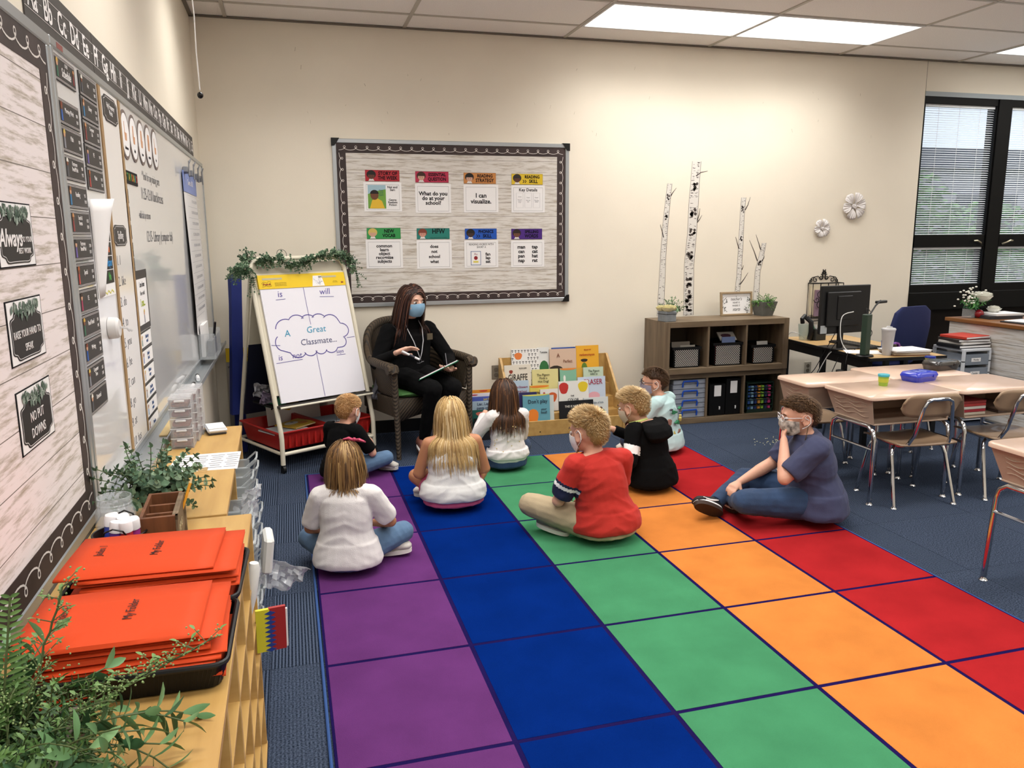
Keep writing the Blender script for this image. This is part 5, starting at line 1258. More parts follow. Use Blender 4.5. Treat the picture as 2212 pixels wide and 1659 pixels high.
def hair_mats(name, base, dark, light):
    return [mat(name+'_a', base, .55, spec=.35), mat(name+'_b', dark, .55, spec=.35), mat(name+'_c', light, .5, spec=.4)]
def hair(parent, H, kind, hm, length, n=900, wd=.004, seed=1, colliders=(), whorl=(0, -.35, .93), part=0., drift=(0, 0, 0), front=.30, capup=1.03, low=-.55, ear_free=True, name='hair', label=None, spike=0., lift=.35):
    rnd = random.Random(seed); mb = MB(); k = H.k
    er = Vector((.0735, .090, .086))*k; ec = H.p(0, -.006, .016)
    W = Vector(whorl).normalized()
    def okdir(d):      # d in head frame, unit; hairline
        az = atan2(abs(d.x), d.y)          # 0 = front, pi = back
        if az < radians(38): zl = front+.18
        elif az < radians(75): zl = front+.18-(az-radians(38))/radians(37)*(.30)
        elif az < radians(108): zl = .14 if ear_free else -.25
        else: zl = .14-(az-radians(108))/radians(28)*(.14-low) if az < radians(136) else low
        return d.z > zl
    # scalp cap
    N, Mm = 36, 24; vs = []; fs = []
    for j in range(Mm+1):
        t = pi*j/Mm
        for i in range(N):
            a = 2*pi*i/N; d = Vector((sin(t)*cos(a), sin(t)*sin(a), cos(t)))
            g = capup if okdir(d) else .86
            g += .02*noise.noise(d*6+Vector((seed, 0, 0))) if g > 1 else 0
            vs.append(ec+H.R @ Vector((d.x*er.x*g, d.y*er.y*g, d.z*er.z*g)))
    for j in range(Mm):
        for i in range(N): fs.append((j*N+i, (j+1)*N+i, (j+1)*N+(i+1) % N, j*N+(i+1) % N))
    mb.cur = 1; mb.add(vs, fs)
    G = Vector((0, 0, -1)); cnt = 0
    Ri = H.R.inverted()
    while cnt < n:
        d = Vector((rnd.gauss(0, 1), rnd.gauss(0, 1), rnd.gauss(0, 1))).normalized()
        if not okdir(d): continue
        if kind == 'short' and d.z < -.2 and rnd.random() < .3: continue
        if kind != 'short' and d.y > .2 and rnd.random() < .35: continue
        cnt += 1
        p = ec+H.R @ Vector((d.x*er.x, d.y*er.y, d.z*er.z))*1.02
        # flow direction
        tl = (d-W*d.dot(W)); tl = tl.normalized() if tl.length > .05 else Vector((rnd.gauss(0, 1), rnd.gauss(0, 1), 0)).normalized()
        if kind != 'short':
            px = 1 if d.x > part else -1
            if d.y < -.1: tl = Vector((d.x*.5, -.2, -1))
            else: tl = Vector((px*.9, -.3-1.3*max(0, d.y), -.55))
            tl = (tl-d*tl.dot(d)); tl = tl.normalized() if tl.length > .01 else Vector((0, -1, 0))
        tl = H.R @ tl
        nrm = (H.R @ Vector((d.x/er.x, d.y/er.y, d.z/er.z))).normalized()
        ln = length*rnd.uniform(.82, 1.08)
        if kind == 'short':
            zf = max(0., min(1., d.z*1.2+.1)); ln = length*(.40+.60*zf)*rnd.uniform(.8, 1.15); ns = 4; vel = (tl+nrm*(.08+lift*zf*.6+spike*rnd.uniform(0, 1)*zf)+Vector((rnd.gauss(0, .05), rnd.gauss(0, .05), rnd.gauss(0, .04)))).normalized()
        else: ns = max(8, int(ln/.018)); vel = (tl+nrm*.15).normalized()
        step = ln/ns; pts = [p.copy()]; outs = [nrm.copy()]
        jit = Vector((rnd.gauss(0, .05), rnd.gauss(0, .05), 0))+Vector(drift)
        layer = rnd.uniform(.0, .014) if kind != 'short' else 0
        for q in range(ns):
            if kind != 'short': vel = (vel*.62+(G+jit)*.38).normalized()
            else: vel = (vel-nrm*.10*(.3 if spike else 1)).normalized()
            p = p+vel*step
            l = Ri @ (p-ec); e = Vector((l.x/er.x, l.y/er.y, l.z/er.z)); m = e.length; lim = 1.035+layer*8*(1 if kind != 'short' else 0)
            o = nrm
            if m < lim*1.25:
                o = (H.R @ Vector((e.x/er.x, e.y/er.y, e.z/er.z))).normalized()
                if m < lim:
                    e2 = e/m*lim; p = ec+H.R @ Vector((e2.x*er.x, e2.y*er.y, e2.z*er.z))
            for (cc, cr) in colliders:
                l = p-Vector(cc); e = Vector((l.x/cr[0], l.y/cr[1], l.z/cr[2])); m2 = e.length; lim2 = 1.03+layer*5
                if m2 < lim2:
                    e2 = e/m2*lim2; p = Vector(cc)+Vector((e2.x*cr[0], e2.y*cr[1], e2.z*cr[2])); o = Vector((e.x/cr[0], e.y/cr[1], e.z/cr[2])).normalized()
            nrm = (nrm*.5+o*.5).normalized()
            pts.append(p.copy()); outs.append(nrm.copy())
        mb.cur = rnd.choice((0, 0, 0, 1, 2)); mb.strand(pts, wd*rnd.uniform(.7, 1.2)*k, outs)
    return mb.build(name, hm, parent, auto=180, label=label)

def person(label, loc, face, s=1., pelvis=(0, 0, .095), chest=(0, 0, .33), neck=(0, .015, .425), headc=(0, .045, .515), hyaw=0, hpitch=-8, hroll=0,
           girth=1., shw=.115, skin=SK, shirt=None, sleeve=('short', 'short'), sleeve_pick=None, pants=M_jean, pantlen=1., shoe='#cfcac2', sole='#e6e2da',
           elbows=((-.18, .07, .20), (.18, .07, .20)), hands=((-.07, .20, .15), (.07, .20, .15)), knees=((-.22, .20, .10), (.22, .20, .10)), ankles=((.07, .29, .045), (-.07, .24, .045)),
           toes=None, shdrop=0., amp=.004, tank=False, pick_shirt=None, shirt_mats=None, hem=None, hk=1.0, vox=.0055, hcurl=.7, tsx=1., handdirs=None, wide=1.0, shk=1.0, hsz=.115, belly=0., seedn=1):
    t = thing('person', label, 'person', (loc[0], loc[1], 0.012 if len(loc) < 3 else loc[2]), face); t.scale = (s, s, s)
    V = Vector; P0, C0, N0, H0 = V(pelvis), V(chest), V(neck), V(headc)
    g = girth; H = Head(H0, hyaw, hpitch, hk, hroll)
    up = (N0-P0).normalized(); X = V((1, 0, 0)); D = up.cross(X)*-1; D = X.cross(up)*-1
    D = up.cross(X)
    sh = [V((-shw, C0.y+.0, C0.z+.045-shdrop)), V((shw, C0.y+.0, C0.z+.045-shdrop))]
    M1 = (P0*.55+C0*.45)
    def torso(mb, e, caps=True):
        mb.loft([(P0+V((0, 0, -.055)), X*(.085*g+e), V((0, 1, 0))*(.065*g+e)), (P0+V((0, 0, -.02)), X*(.128*g*wide+e), V((0, 1, 0))*(.098*g+e)), (P0+V((0, 0, .03)), X*(.126*g*wide+e), D*(.092*g+e)),
                 (M1, X*(.108*g+e), D*(.080*g+e)), (C0-up*.04, X*(.112*g+e), D*(.078*g+e)), (C0+up*.03, X*(.108*(g+1)/2+e), D*(.070*g+e)), (C0+up*.065, X*(.075+e), D*(.052+e)), (N0+up*.0, X*(.043+e), D*(.041+e))], 24)
        for q in ((0, 1) if caps else ()): mb.capsule(C0+V((0, 0, .045-shdrop))+(sh[q]-C0)*.25, sh[q], .045+e, .040+e*.8, 12)
    b = MB(); torso(b, -.004)
    b.capsule(N0-up*.03, H.p(0, -.012, -.03), .040*hk, .041*hk, 12); H.prims(b)
    E = [V(e) for e in elbows]; Wd = [V(h) for h in hands]; Kn = [V(k) for k in knees]; An = [V(a) for a in ankles]
    for q in (0, 1):
        r = 1+.5*(g-1)
        b.capsule(sh[q], E[q], .035*r, .028*r, 12); b.capsule(E[q], E[q]+(Wd[q]-E[q])*.4, .029*r, .028*r, 12); b.capsule(E[q]+(Wd[q]-E[q])*.4, Wd[q], .027*r, .018, 12)
        fd = (Wd[q]-E[q]).normalized()
        if handdirs and handdirs[q]: fd, pn = handdirs[q]
        else: fd = (fd+V((-.3 if q else .3, .1, -.1))).normalized(); pn = V((0, .3, -1))
        hand_prims(b, Wd[q], fd, pn, hsz, hcurl, side=(1 if q == 0 else -1))
        hp = V((.065*(1 if q else -1)*g, P0.y+.03, P0.z-.005))
        b.capsule(hp, Kn[q], .058*r, .040*r, 12); b.capsule(Kn[q], An[q], .038*r, .024, 12)
    body = link('body', remesh(b, vox, 2, mats=skin, name='body'), t)
    # shirt
    if shirt:
        m = MB(); torso(m, .009, sleeve[0] != 'none'); flats = []
        if hem:
            hz = -.05 if hem is True else hem
            m.loft([(P0+V((0, 0, hz-.01)), X*(.150*g*wide), V((0, .116*g, 0))), (P0+V((0, 0, hz+.012)), X*(.155*g*wide), V((0, .120*g, 0))), (P0+V((0, 0, hz+.05)), X*(.148*g*wide), V((0, .114*g, 0))), (P0+V((0, 0, .05)), X*(.134*g*wide), V((0, .102*g, 0)))], 24)
        for q in (0, 1):
            r = 1+.5*(g-1); sl = sleeve[q]
            if sl == 'short':
                e = sh[q]+(E[q]-sh[q])*.78; m.capsule(sh[q], e, .050*r, .049*r, 14); flats.append((sh[q]+(E[q]-sh[q])*.86, (E[q]-sh[q]).normalized(), .085))
            elif sl == 'long':
                m.capsule(sh[q], E[q], .049*r, .040*r, 14); e = E[q]+(Wd[q]-E[q])*.92; m.capsule(E[q], e, .040*r, .029, 14)
                flats.append((E[q]+(Wd[q]-E[q])*.93, (Wd[q]-E[q]).normalized(), .06))
        flats.append((N0-up*.005, up, .09))
        link('shirt', remesh(m, vox, 3, disp=fold(seedn, amp), mats=shirt_mats or shirt, pick=pick_shirt, name='shirt', flats=flats), t)
    m = MB(); flats = []
    m.loft([(P0+V((0, 0, -.083)), X*.09*g, V((0, .07*g, 0))), (P0+V((0, 0, -.065)), X*.137*g*wide, V((0, .106*g, 0))), (P0+V((0, 0, -.03)), X*.138*g*wide, V((0, .104*g, 0))), (P0+V((0, 0, .0)), X*.128*g*wide, V((0, .094*g, 0))), (P0+V((0, 0, .03)), X*.108*g*wide, V((0, .074*g, 0)))], 24)
    for q in (0, 1):
        r = 1+.5*(g-1); hp = V((.062*(1 if q else -1)*g, P0.y+.03, P0.z-.095+.078*r))
        if pantlen >= 1:
            m.capsule(hp, Kn[q], .074*r, .053*r, 14); e = Kn[q]+(An[q]-Kn[q])*.9; m.capsule(Kn[q], e, .051*r, .037, 14)
            flats.append((Kn[q]+(An[q]-Kn[q])*.93, (An[q]-Kn[q]).normalized(), .06))
        else:
            e = hp+(Kn[q]-hp)*pantlen; m.capsule(hp, e, .078*r, .064*r, 14); flats.append((hp+(Kn[q]-hp)*(pantlen+.12), (Kn[q]-hp).normalized(), .1))
    link('trousers' if pantlen >= 1 else 'shorts', remesh(m, vox, 3, disp=fold(seedn+5, .0035, (16, 16, 16)), mats=pants, name='trousers', flats=flats), t)
    for q in (0, 1):
        td = V(toes[q]) if toes and toes[q] else (V((-.8 if q else .8, .35, 0)) if True else None)
        td.normalize(); a = An[q]; upn = V((0, 0, 1)); 
        sd = td.cross(upn).normalized(); un = sd.cross(td)
        if toes and len(toes) > 2 and toes[2][q]: un = V(toes[2][q]).normalized(); sd = td.cross(un).normalized(); un = sd.cross(td)
        td = td*shk; sd = sd*shk; un = un*shk; sm_ = MB()
        sm_.loft([(a-td*.045-un*.012, sd*.022, un*.020), (a-td*.035-un*.008, sd*.030, un*.034), (a+td*.01, sd*.031, un*.038), (a+td*.05-un*.008, sd*.034, un*.028), (a+td*.09-un*.014, sd*.037, un*.021), (a+td*.12-un*.018, sd*.030, un*.016), (a+td*.13-un*.02, sd*.012, un*.008)], 14)
        so = sm_.build('shoe', mat('shoe_'+shoe, shoe, .7, bump=.5, bscale=200), t, auto=60)
        ms = MB(); ms.loft([(a+td*.04-un*.032, sd*.001, td*.001), (a+td*.04-un*.032, sd*.0375, td*.0905), (a+td*.04-un*.021, sd*.0375, td*.0895), (a+td*.04-un*.020, sd*.001, td*.001)], 20, p=2.4)
        if sole != '#e6e2da': ms.build('midsole', M_white, so, auto=40)
        so_ = MB(); so_.loft([(a+td*.04-un*.050, sd*.001, td*.001), (a+td*.04-un*.050, sd*.036, td*.088), (a+td*.04-un*.030, sd*.038, td*.091), (a+td*.04-un*.028, sd*.001, td*.001)], 20, p=2.4)
        so_.build('sole', mat('sole_'+sole, sole, .7), so, auto=40)
    mz = min((v.co.z*s for c in t.children for e in [c]+list(c.children) for v in e.data.vertices))
    if len(loc) < 3: t.location.z = .0118-mz
    return t, H, body

def coll(P0, C0, g, shw=.115):
    return [((P0[0], P0[1], P0[2]), (.14*g, .11*g, .10)), ((C0[0], C0[1], C0[2]-.08), (.122*g, .092*g, .14)), ((C0[0], C0[1], C0[2]+.02), (.118*g, .080*g, .075))]
M_tee_w = mat('shirt_white', '#d9d4d2', .9, bump=.5, bscale=350, sheen=.05)
M_blackcloth = mat('cloth_black', '#060607', .95, spec=.15, bump=.4, bscale=300)
M_redc = mat('shirt_red', '#b0241a', .85, bump=.4, bscale=350, sheen=.05)
M_navyc = mat('shirt_navy', '#363a56', .88, bump=.5, bscale=350, sheen=.05)
M_tank = mat('tank_white', '#d6d5d3', .9, bump=.8, bscale=500, sheen=.05)
M_pink = mat('shorts_pink', '#c0527a', .8, bump=.4, bscale=300, sheen=.05)
M_khaki = mat('khaki', '#a8977a', .9, bump=.5, bscale=300)
H_blond = hair_mats('hair_blond', '#c4a678', '#a58455', '#dac59c')
H_sand = hair_mats('hair_strawberry', '#b98f5e', '#9a6e40', '#cfaa7c')
H_lbr = hair_mats('hair_light_brown', '#76552f', '#4c341d', '#a3814f')
H_dbr = hair_mats('hair_dark_brown', '#3c2414', '#22130b', '#6a4426')
H_brn = hair_mats('hair_brown', '#5f452d', '#4a3321', '#735539')
H_long = hair_mats('hair_honey', '#b0905c', '#8b6a3e', '#cfb486')
H_tch = hair_mats('hair_chestnut', '#33180f', '#1d0e09', '#54301f')

# 1 girl in white T-shirt, bob with pink bow
p, H, b = person('girl in white T-shirt and jeans with brown bob and pink bow', (.745, -2.60), -10, .97, chest=(0, .0, .315), neck=(0, .012, .405), headc=(0, .05, .50), hpitch=-16, hyaw=-4,
    shirt=M_tee_w, hem=True, elbows=((-.175, .05, .19), (.20, .07, .20)), hands=((-.09, .20, .13), (.10, .22, .14)), knees=((-.20, .16, .10), (.25, .19, .10)), ankles=((.05, .28, .05), (.16, .17, .045)), toes=((.9, .2, 0), (.8, -.1, .1)), shoe='#b9b2ac', skin=SKT, wide=1.05, seedn=2, amp=.0055)
hair(p, H, 'long', H_lbr, .155, 1200, .0055, 2, coll((0, 0, .095), (0, 0, .315), 1), ear_free=False, low=-.5, part=.02)
bw = MB()
for q in (-1, 1):
    bw.loft([(H.p(q*.004+.045, -.012, .106), H.R @ Vector((0, .006, 0)), H.R @ Vector((0, 0, .006))), (H.p(q*.025+.045, -.012, .109-q*.004), H.R @ Vector((0, .022, 0)), H.R @ Vector((0, 0, .009))), (H.p(q*.05+.045, -.010, .103-q*.006), H.R @ Vector((0, .024, 0)), H.R @ Vector((0, 0, .004)))], 12)
bw.sph(H.p(.045, -.012, .108), .010, 8, 6)
bw.build('hair_bow', mat('bow_pink', '#a83252', .6), p)

# 2 boy in black T-shirt by the easel
p, H, b = person('boy in black T-shirt and jeans with short strawberry blond hair beside the easel', (.81, -1.18), -42, .88, pelvis=(0, -.02, .095), chest=(0, .03, .31), neck=(0, .06, .395), headc=(.0, .095, .478), hpitch=-14, hyaw=2,
    shirt=M_blackcloth, hem=True, hk=1.08, elbows=((-.17, .10, .19), (.18, .12, .18)), hands=((-.02, .27, .22), (.05, .26, .215)), knees=((-.20, .22, .12), (.21, .24, .12)), ankles=((.12, .33, .05), (.0, .29, .045)), toes=((.95, -.1, .1), (-.8, .35, 0)), shoe='#b5b0a8', sole='#c9c4b8', seedn=3, hcurl=1.0)
hair(p, H, 'short', H_sand, .020, 2600, .0024, 3, whorl=(.15, -.45, .88), low=-.84, spike=.3)
H.mask(p, M_white, beads=True); H.eyes(p)

# 3 girl in white tank top, long honey blond hair
p, H, b = person('girl in white ribbed tank top and pink shorts with long honey blond hair', (1.375, -1.90), -2, 1.02, chest=(0, .01, .315), neck=(0, .02, .41), headc=(0, .055, .495), hpitch=-18, hyaw=-3, girth=1.14, shw=.128, wide=1.06,
    shirt=M_tank, sleeve=('none', 'none'), hem=-.025, skin=SKT, elbows=((-.185, .04, .19), (.185, .04, .19)), hands=((-.10, .20, .14), (.10, .20, .14)), pants=M_pink, pantlen=.42, knees=((-.185, .17, .135), (.185, .17, .135)), ankles=((.07, .26, .045), (-.07, .22, .04)), seedn=4, amp=.007)
hair(p, H, 'long', H_long, .33, 1500, .0062, 4, coll((0, 0, .095), (0, .01, .315), 1.14), ear_free=False, low=-.4, part=-.02, drift=(.05, -.02, 0))
tr = MB()
for q in (-1, 1):
    pts = [Vector((q*(.150+.012*sin(t*pi)), .02+.15*t, .05+.10*t-.10*t*t)) for t in [i/8. for i in range(9)]]
    tr.tube(pts, .0055, 6)
tr.build('side_stripe', M_white, p, label='white piping on the pink shorts')

# 4 girl in white blouse, long brown hair
p, H, b = person('girl in white dotted blouse and dark jeans with long wavy brown hair', (1.86, -1.26), 8, .93, chest=(0, .0, .33), neck=(0, .02, .42), headc=(0, .05, .52), hpitch=-12, hyaw=6,
    shirt=M_tee_w, sleeve=('long', 'long'), hem=.005, hk=1.04, elbows=((-.20, .08, .24), (.16, .10, .20)), hands=((-.07, .26, .34), (.12, .22, .14)), pants=M_jeand, knees=((-.21, .18, .10), (.21, .18, .10)), seedn=5, amp=.006, wide=1.02)
hair(p, H, 'long', H_dbr, .30, 1500, .0062, 5, coll((0, 0, .095), (0, 0, .33), 1.05), ear_free=False, low=-.4, drift=(-.04, -.04, 0))
sp = MB(); rnd = random.Random(9)
for k in range(26):
    a = rnd.uniform(-1.2, 1.2); z = rnd.uniform(.10, .34); R_ = .119+.012*(z < .2)
    sp.sph((R_*sin(a), -R_*.78*cos(a)-.004, z), (.0045, .003, .0045), 6, 4)
sp.build('gold_dots', mat('gold_dot', '#c7b27a', .4), p, label='small gold and black dots printed on the blouse', kind='stuff')

# 5 boy in red T-shirt
def sl_pick(c):   # striped cuff on the left sleeve, by position along the sleeve
    a = Vector((-.14, .02, .36)); d = Vector((-.055, .05, -.17)).normalized(); t = (c-a).dot(d)
    if c.x > -.125: return 0
    if c.z < .16: return 0
    if t > .105: return 1
    if t > .088: return 2
    if t > .075: return 1
    return 0
p, H, b = person('boy in red T-shirt and khaki trousers with short spiky blond hair', (1.985, -2.56), 12, 1.06, pelvis=(.03, -.01, .095), chest=(-.01, .01, .325), neck=(-.02, .03, .42), headc=(-.025, .062, .502), hpitch=-10, hyaw=16, girth=1.12, shw=.128,
    shirt=M_redc, shirt_mats=[M_redc, mat('cuff_navy', '#171c3c', .85), M_white], pick_shirt=sl_pick, hem=-.035, hk=1.08, elbows=((-.185, .07, .19), (.18, .10, .20)), hands=((-.06, .22, .17), (.08, .24, .15)), pants=M_khaki, knees=((-.24, .24, .13), (.21, .22, .11)), ankles=((-.13, .13, .05), (.02, .28, .045)), toes=((-.35, .55, .1), (-.8, .3, 0)), shoe='#77736c', seedn=6, amp=.0075)
hair(p, H, 'short', H_blond, .028, 3000, .0024, 6, whorl=(.25, -.55, .78), low=-.86, spike=.55, lift=.35)
H.mask(p, M_white, beads=True); H.eyes(p)

# 6 boy in black hoodie
def hd_pick(c):
    a = Vector((-.115, .0, .37)); d = Vector((-.07, -.02, -.165)).normalized(); t = (c-a).dot(d)
    return 1 if (c.x < -.112 and .085 < t < .135) else 0
p, H, b = person('boy in black hooded sweatshirt with a white sleeve band and blond hair', (2.56, -1.90), 22, .99, pelvis=(.02, -.02, .095), chest=(0, .02, .325), neck=(-.01, .05, .41), headc=(-.035, .10, .49), hpitch=-14, hyaw=14, girth=1.08,
    shirt=M_blackcloth, shirt_mats=[M_blackcloth, M_white], pick_shirt=hd_pick, sleeve=('long', 'long'), hem=True, hk=1.06, elbows=((-.18, -.02, .20), (.17, .10, .20)), hands=((-.10, .18, .15), (-.06, .26, .33)), pants=M_blackcloth, knees=((-.19, .24, .17), (.18, .26, .14)), ankles=((-.10, .34, .045), (.0, .30, .045)), shoe='#2a2a2c', seedn=7)
hair(p, H, 'short', H_blond, .032, 2800, .0025, 7, whorl=(.1, -.55, .8), low=-.84, spike=.25, lift=.3)
H.mask(p, mat('mask_beige', '#cbb8a4', .7), loopm=mat('loop_beige', '#d2bda8', .6)); H.eyes(p)
hd = MB(); hd.loft([(Vector((-.0, -.075, .30)), Vector((.05, 0, 0)), Vector((0, .012, 0))), (Vector((-.0, -.088, .34)), Vector((.105, 0, 0)), Vector((0, .034, .004))), (Vector((-.005, -.07, .385)), Vector((.112, 0, 0)), Vector((0, .040, .012))), (Vector((-.008, -.035, .418)), Vector((.085, 0, 0)), Vector((0, .045, .010))), (Vector((-.01, .0, .425)), Vector((.055, 0, 0)), Vector((0, .045, .012)))], 20)
link('hood', remesh(hd, .006, 2, mats=M_blackcloth, name='hood', disp=fold(3, .003)), p)
cl = MB(); cl.tube([H.p(.052*cos(a), -.012+.048*sin(a), -.083-.004*sin(a)) for a in [i*pi/8 for i in range(16)]], .0075, 8, closed=True); cl.build('collar', mat('lime_collar', '#c6d67a', .7), p, label='pale lime shirt collar')

# 7 boy in pale blue printed shirt with glasses
p, H, b = person('boy in pale blue printed shirt wearing glasses, beside the cube shelf', (3.03, -1.17), 42, .96, chest=(0, .03, .325), neck=(0, .06, .415), headc=(0, .095, .50), hpitch=-4, hyaw=22, girth=1.1,
    shirt=mat('shirt_mint', '#b4cfcf', .85, bump=.4, bscale=300), hem=True, hk=1.06, elbows=((-.18, .12, .22), (.18, .10, .20)), hands=((-.04, .25, .17), (.07, .24, .15)), pants=M_jeand, seedn=8, sleeve=('short', 'short'))
hair(p, H, 'short', H_brn, .020, 2600, .0024, 8, whorl=(.1, -.4, .9), low=-.84, spike=.1, lift=.2)
H.mask(p, mat('mask_grey', '#9a94a6', .7)); H.eyes(p)
def glasses(H, p, m):
    g = MB()
    for q in (-1, 1):
        g.tube([H.p(q*.031+.021*cos(a)*(1), .094-.006*abs(cos(a)), .006+.016*sin(a)) for a in [i*pi/7 for i in range(14)]], .0018*H.k, 6, closed=True)
        g.tube([H.p(q*.052, .088, .010), H.p(q*.070, .05, .010), H.p(q*.078, .0, .008), H.p(q*.079, -.02, -.006)], .0018*H.k, 6)
    g.tube([H.p(-.010, .098, .009), H.p(0, .100, .012), H.p(.010, .098, .009)], .0018*H.k, 6)
    g.build('glasses', m, p)
glasses(H, p, mat('glasses_navy', '#1a2038', .3))
pr_ = MB(); rnd = random.Random(12)
def patch(mb, az, z, w, h, kind, rad=(.131, .102), c0=(0, .0)):
    n = 14
    base = []
    for k in range(n):
        a = 2*pi*k/n; rr = 1+.35*sin(a*kind+az*9)
        base.append((w*rr*cos(a), h*rr*sin(a)))
    vs = []
    def P_(u, v, e): a = az+u/rad[0]; return (c0[0]+(rad[0]+e)*sin(a), c0[1]-(rad[1]+e)*cos(a), z+v)
    vs = [P_(0, 0, .006)]+[P_(u, v, .005) for u, v in base]+[P_(u, v, -.012) for u, v in base]
    mb.add(vs, [(0, 1+k, 1+(k+1) % n) for k in range(n)]+[(1+k, 1+n+k, 1+n+(k+1) % n, 1+(k+1) % n) for k in range(n)])
for k, (az, z, w_, h_, kd, c) in enumerate([(-.5, .31, .024, .012, 3, 0), (.1, .33, .022, .010, 4, 0), (-.85, .24, .026, .018, 2, 1), (-.2, .23, .022, .013, 3, 0), (.4, .25, .016, .020, 5, 2), (.0, .155, .026, .018, 2, 1), (-.5, .15, .016, .018, 4, 2), (.6, .16, .02, .012, 3, 0), (-.75, .33, .014, .006, 2, 3), (.3, .30, .012, .005, 2, 3), (.75, .31, .02, .012, 3, 1), (-1.1, .18, .02, .012, 3, 0), (.35, .10, .02, .014, 3, 2)]):
    pr_ = MB(); patch(pr_, az, z, w_, h_, kd); pr_.build('animal_print', mat('print_%d' % c, ['#2f7a52', '#8e6a5e', '#cdbf6a', '#4a4a52'][c], .8), p)

# 8 boy in navy T-shirt, legs stretched to the left, hand on mask
p, H, b = person('boy in navy T-shirt and jeans with glasses, hand on his patterned mask', (3.175, -2.60), 68, 1.09, pelvis=(0, -.02, .10), chest=(0, .02, .335), neck=(0, .045, .43), headc=(0, .075, .505), hpitch=-6, hyaw=4, girth=1.28, shw=.135, skin=SK,
    shirt=M_navyc, hem=True, elbows=((-.175, .17, .245), (.16, .16, .22)), hands=((-.055, .155, .40), (.02, .34, .16)), handdirs=((Vector((.75, -.1, .35)), Vector((.3, -.8, .2))), None), pants=M_jeand, knees=((-.16, .34, .12), (.20, .28, .12)), ankles=((.06, .36, .05), (-.02, .47, .055)),
    toes=((.9, .2, 0), (-.35, .62, .35), (None, (.6, .25, .6))), shoe='#1b1a1c', sole='#33231b', seedn=9, amp=.008, hcurl=.8, wide=1.04, belly=.03)
hair(p, H, 'short', H_brn, .022, 2800, .0026, 9, whorl=(-.1, -.5, .85), low=-.84, spike=0, lift=.1)
H.mask(p, mat('mask_floral', '#d8d2ca', .7, col2='#08080a', vscale=38, bump=.2), beads=True); H.eyes(p)
glasses(H, p, mat('glasses_white', '#cfcfd2', .25))

sh_ = [c for c in p.children if c.name.startswith('shoe')][-1]; a_ = Vector((-.02, .47, .055)); td_ = Vector((-.35, .62, .35)).normalized(); un_ = Vector((.6, .25, .6)).normalized(); sd_ = td_.cross(un_).normalized(); un_ = sd_.cross(td_)
m = MB()
for q in (-1, 1): m.tube([a_+td_*.10+sd_*q*.034-un_*.012, a_+td_*.06+sd_*q*.036-un_*.016, a_+td_*.02+sd_*q*.034-un_*.004, a_-td_*.02+sd_*q*.031+un_*.012], [.002, .005, .005, .002], 6)
m.build('swoosh_mark', M_white, sh_, kind='stuff')
# 9 the teacher
def t_pick(c): return 0
t_elb = ((-.275, .10, .63), (.275, .04, .635)); t_hand = ((-.13, .38, .60), (.235, .27, .735))
p, H, b = person('teacher in black top and trousers with blue face mask seated in wicker chair', (1.36, -.40, 0.0), 200, 1.0, pelvis=(0, -.03, .515), chest=(0, .0, .80), neck=(0, .03, .945), headc=(.0, .065, 1.055), hyaw=9, hpitch=-5, girth=1.42, shw=.16, skin=SKL, hk=1.14, wide=.92,
    shirt=M_blackcloth, sleeve=('long', 'long'), hem=True, elbows=t_elb, hands=t_hand, handdirs=((Vector((.75, .45, .1)), Vector((-.1, .2, 1))), (Vector((-.82, .35, .28)), Vector((-.1, .5, -.9)))), pants=M_blackcloth,
    knees=((-.085, .46, .485), (.075, .47, .49)), ankles=((-.03, .36, .095), (.085, .33, .095)), toes=((-.1, 1, -.25), (.15, 1, -.25)), shoe='#8a5648', sole='#4a2c22', hsz=.165, shk=1.3, seedn=10, amp=.005, hcurl=.35, vox=.005)
H.eyes(p)
hair(p, H, 'long', H_tch, .36, 1700, .0058, 10, coll((0, -.03, .515), (0, 0, .80), 1.35)+[((.16, 0, .845), (.07, .07, .05)), ((-.16, 0, .845), (.07, .07, .05))], ear_free=True, low=-.6, part=.25, drift=(.06, -.20, 0))
H.mask(p, mat('mask_blue', '#86aecb', .6, bump=.2, bscale=80))
er_ = MB(); er_.tube([H.p(-.079, .004, -.03), H.p(-.080, .008, -.040), H.p(-.079, .0, -.046), H.p(-.079, -.004, -.036)], .002, 6); er_.sph(H.p(.080, .004, -.032), .004, 6, 5); er_.build('earring', mat('earring', '#b08a60', .3, metal=.8), p)
# lanyard with keys round her neck
lp = [(-.055, .045, .925), (-.06, .095, .87), (-.045, .135, .78), (-.02, .155, .70), (.0, .165, .655), (.012, .158, .70), (.035, .142, .78), (.062, .10, .87), (.055, .045, .925)]
lm_ = MB(); lm_.tube(lp, .0028, 6); ly = lm_.build('lanyard', mat('lanyard', '#b9b9bd', .5), p)
k_ = MB(); k_.tube([(.0+.010*cos(a), .168, .640+.012*sin(a)) for a in [i*pi/5 for i in range(10)]], .0013, 5, closed=True); k_.tube([(-.025, .17, .637), (-.005, .168, .632)], .003, 5); k_.tube([(.006, .17, .625), (.03, .172, .630)], .0025, 5); k_.build('keys', mat('key_metal', '#8d8d92', .3, metal=.9), ly)
bd = MB(); bd.box(-.13, -.085, .118, .1215, .78, .825); bd.box(-.127, -.088, .121, .1225, .783, .822); bd.build('badge', mat('badge', '#5a5140', .5), p)
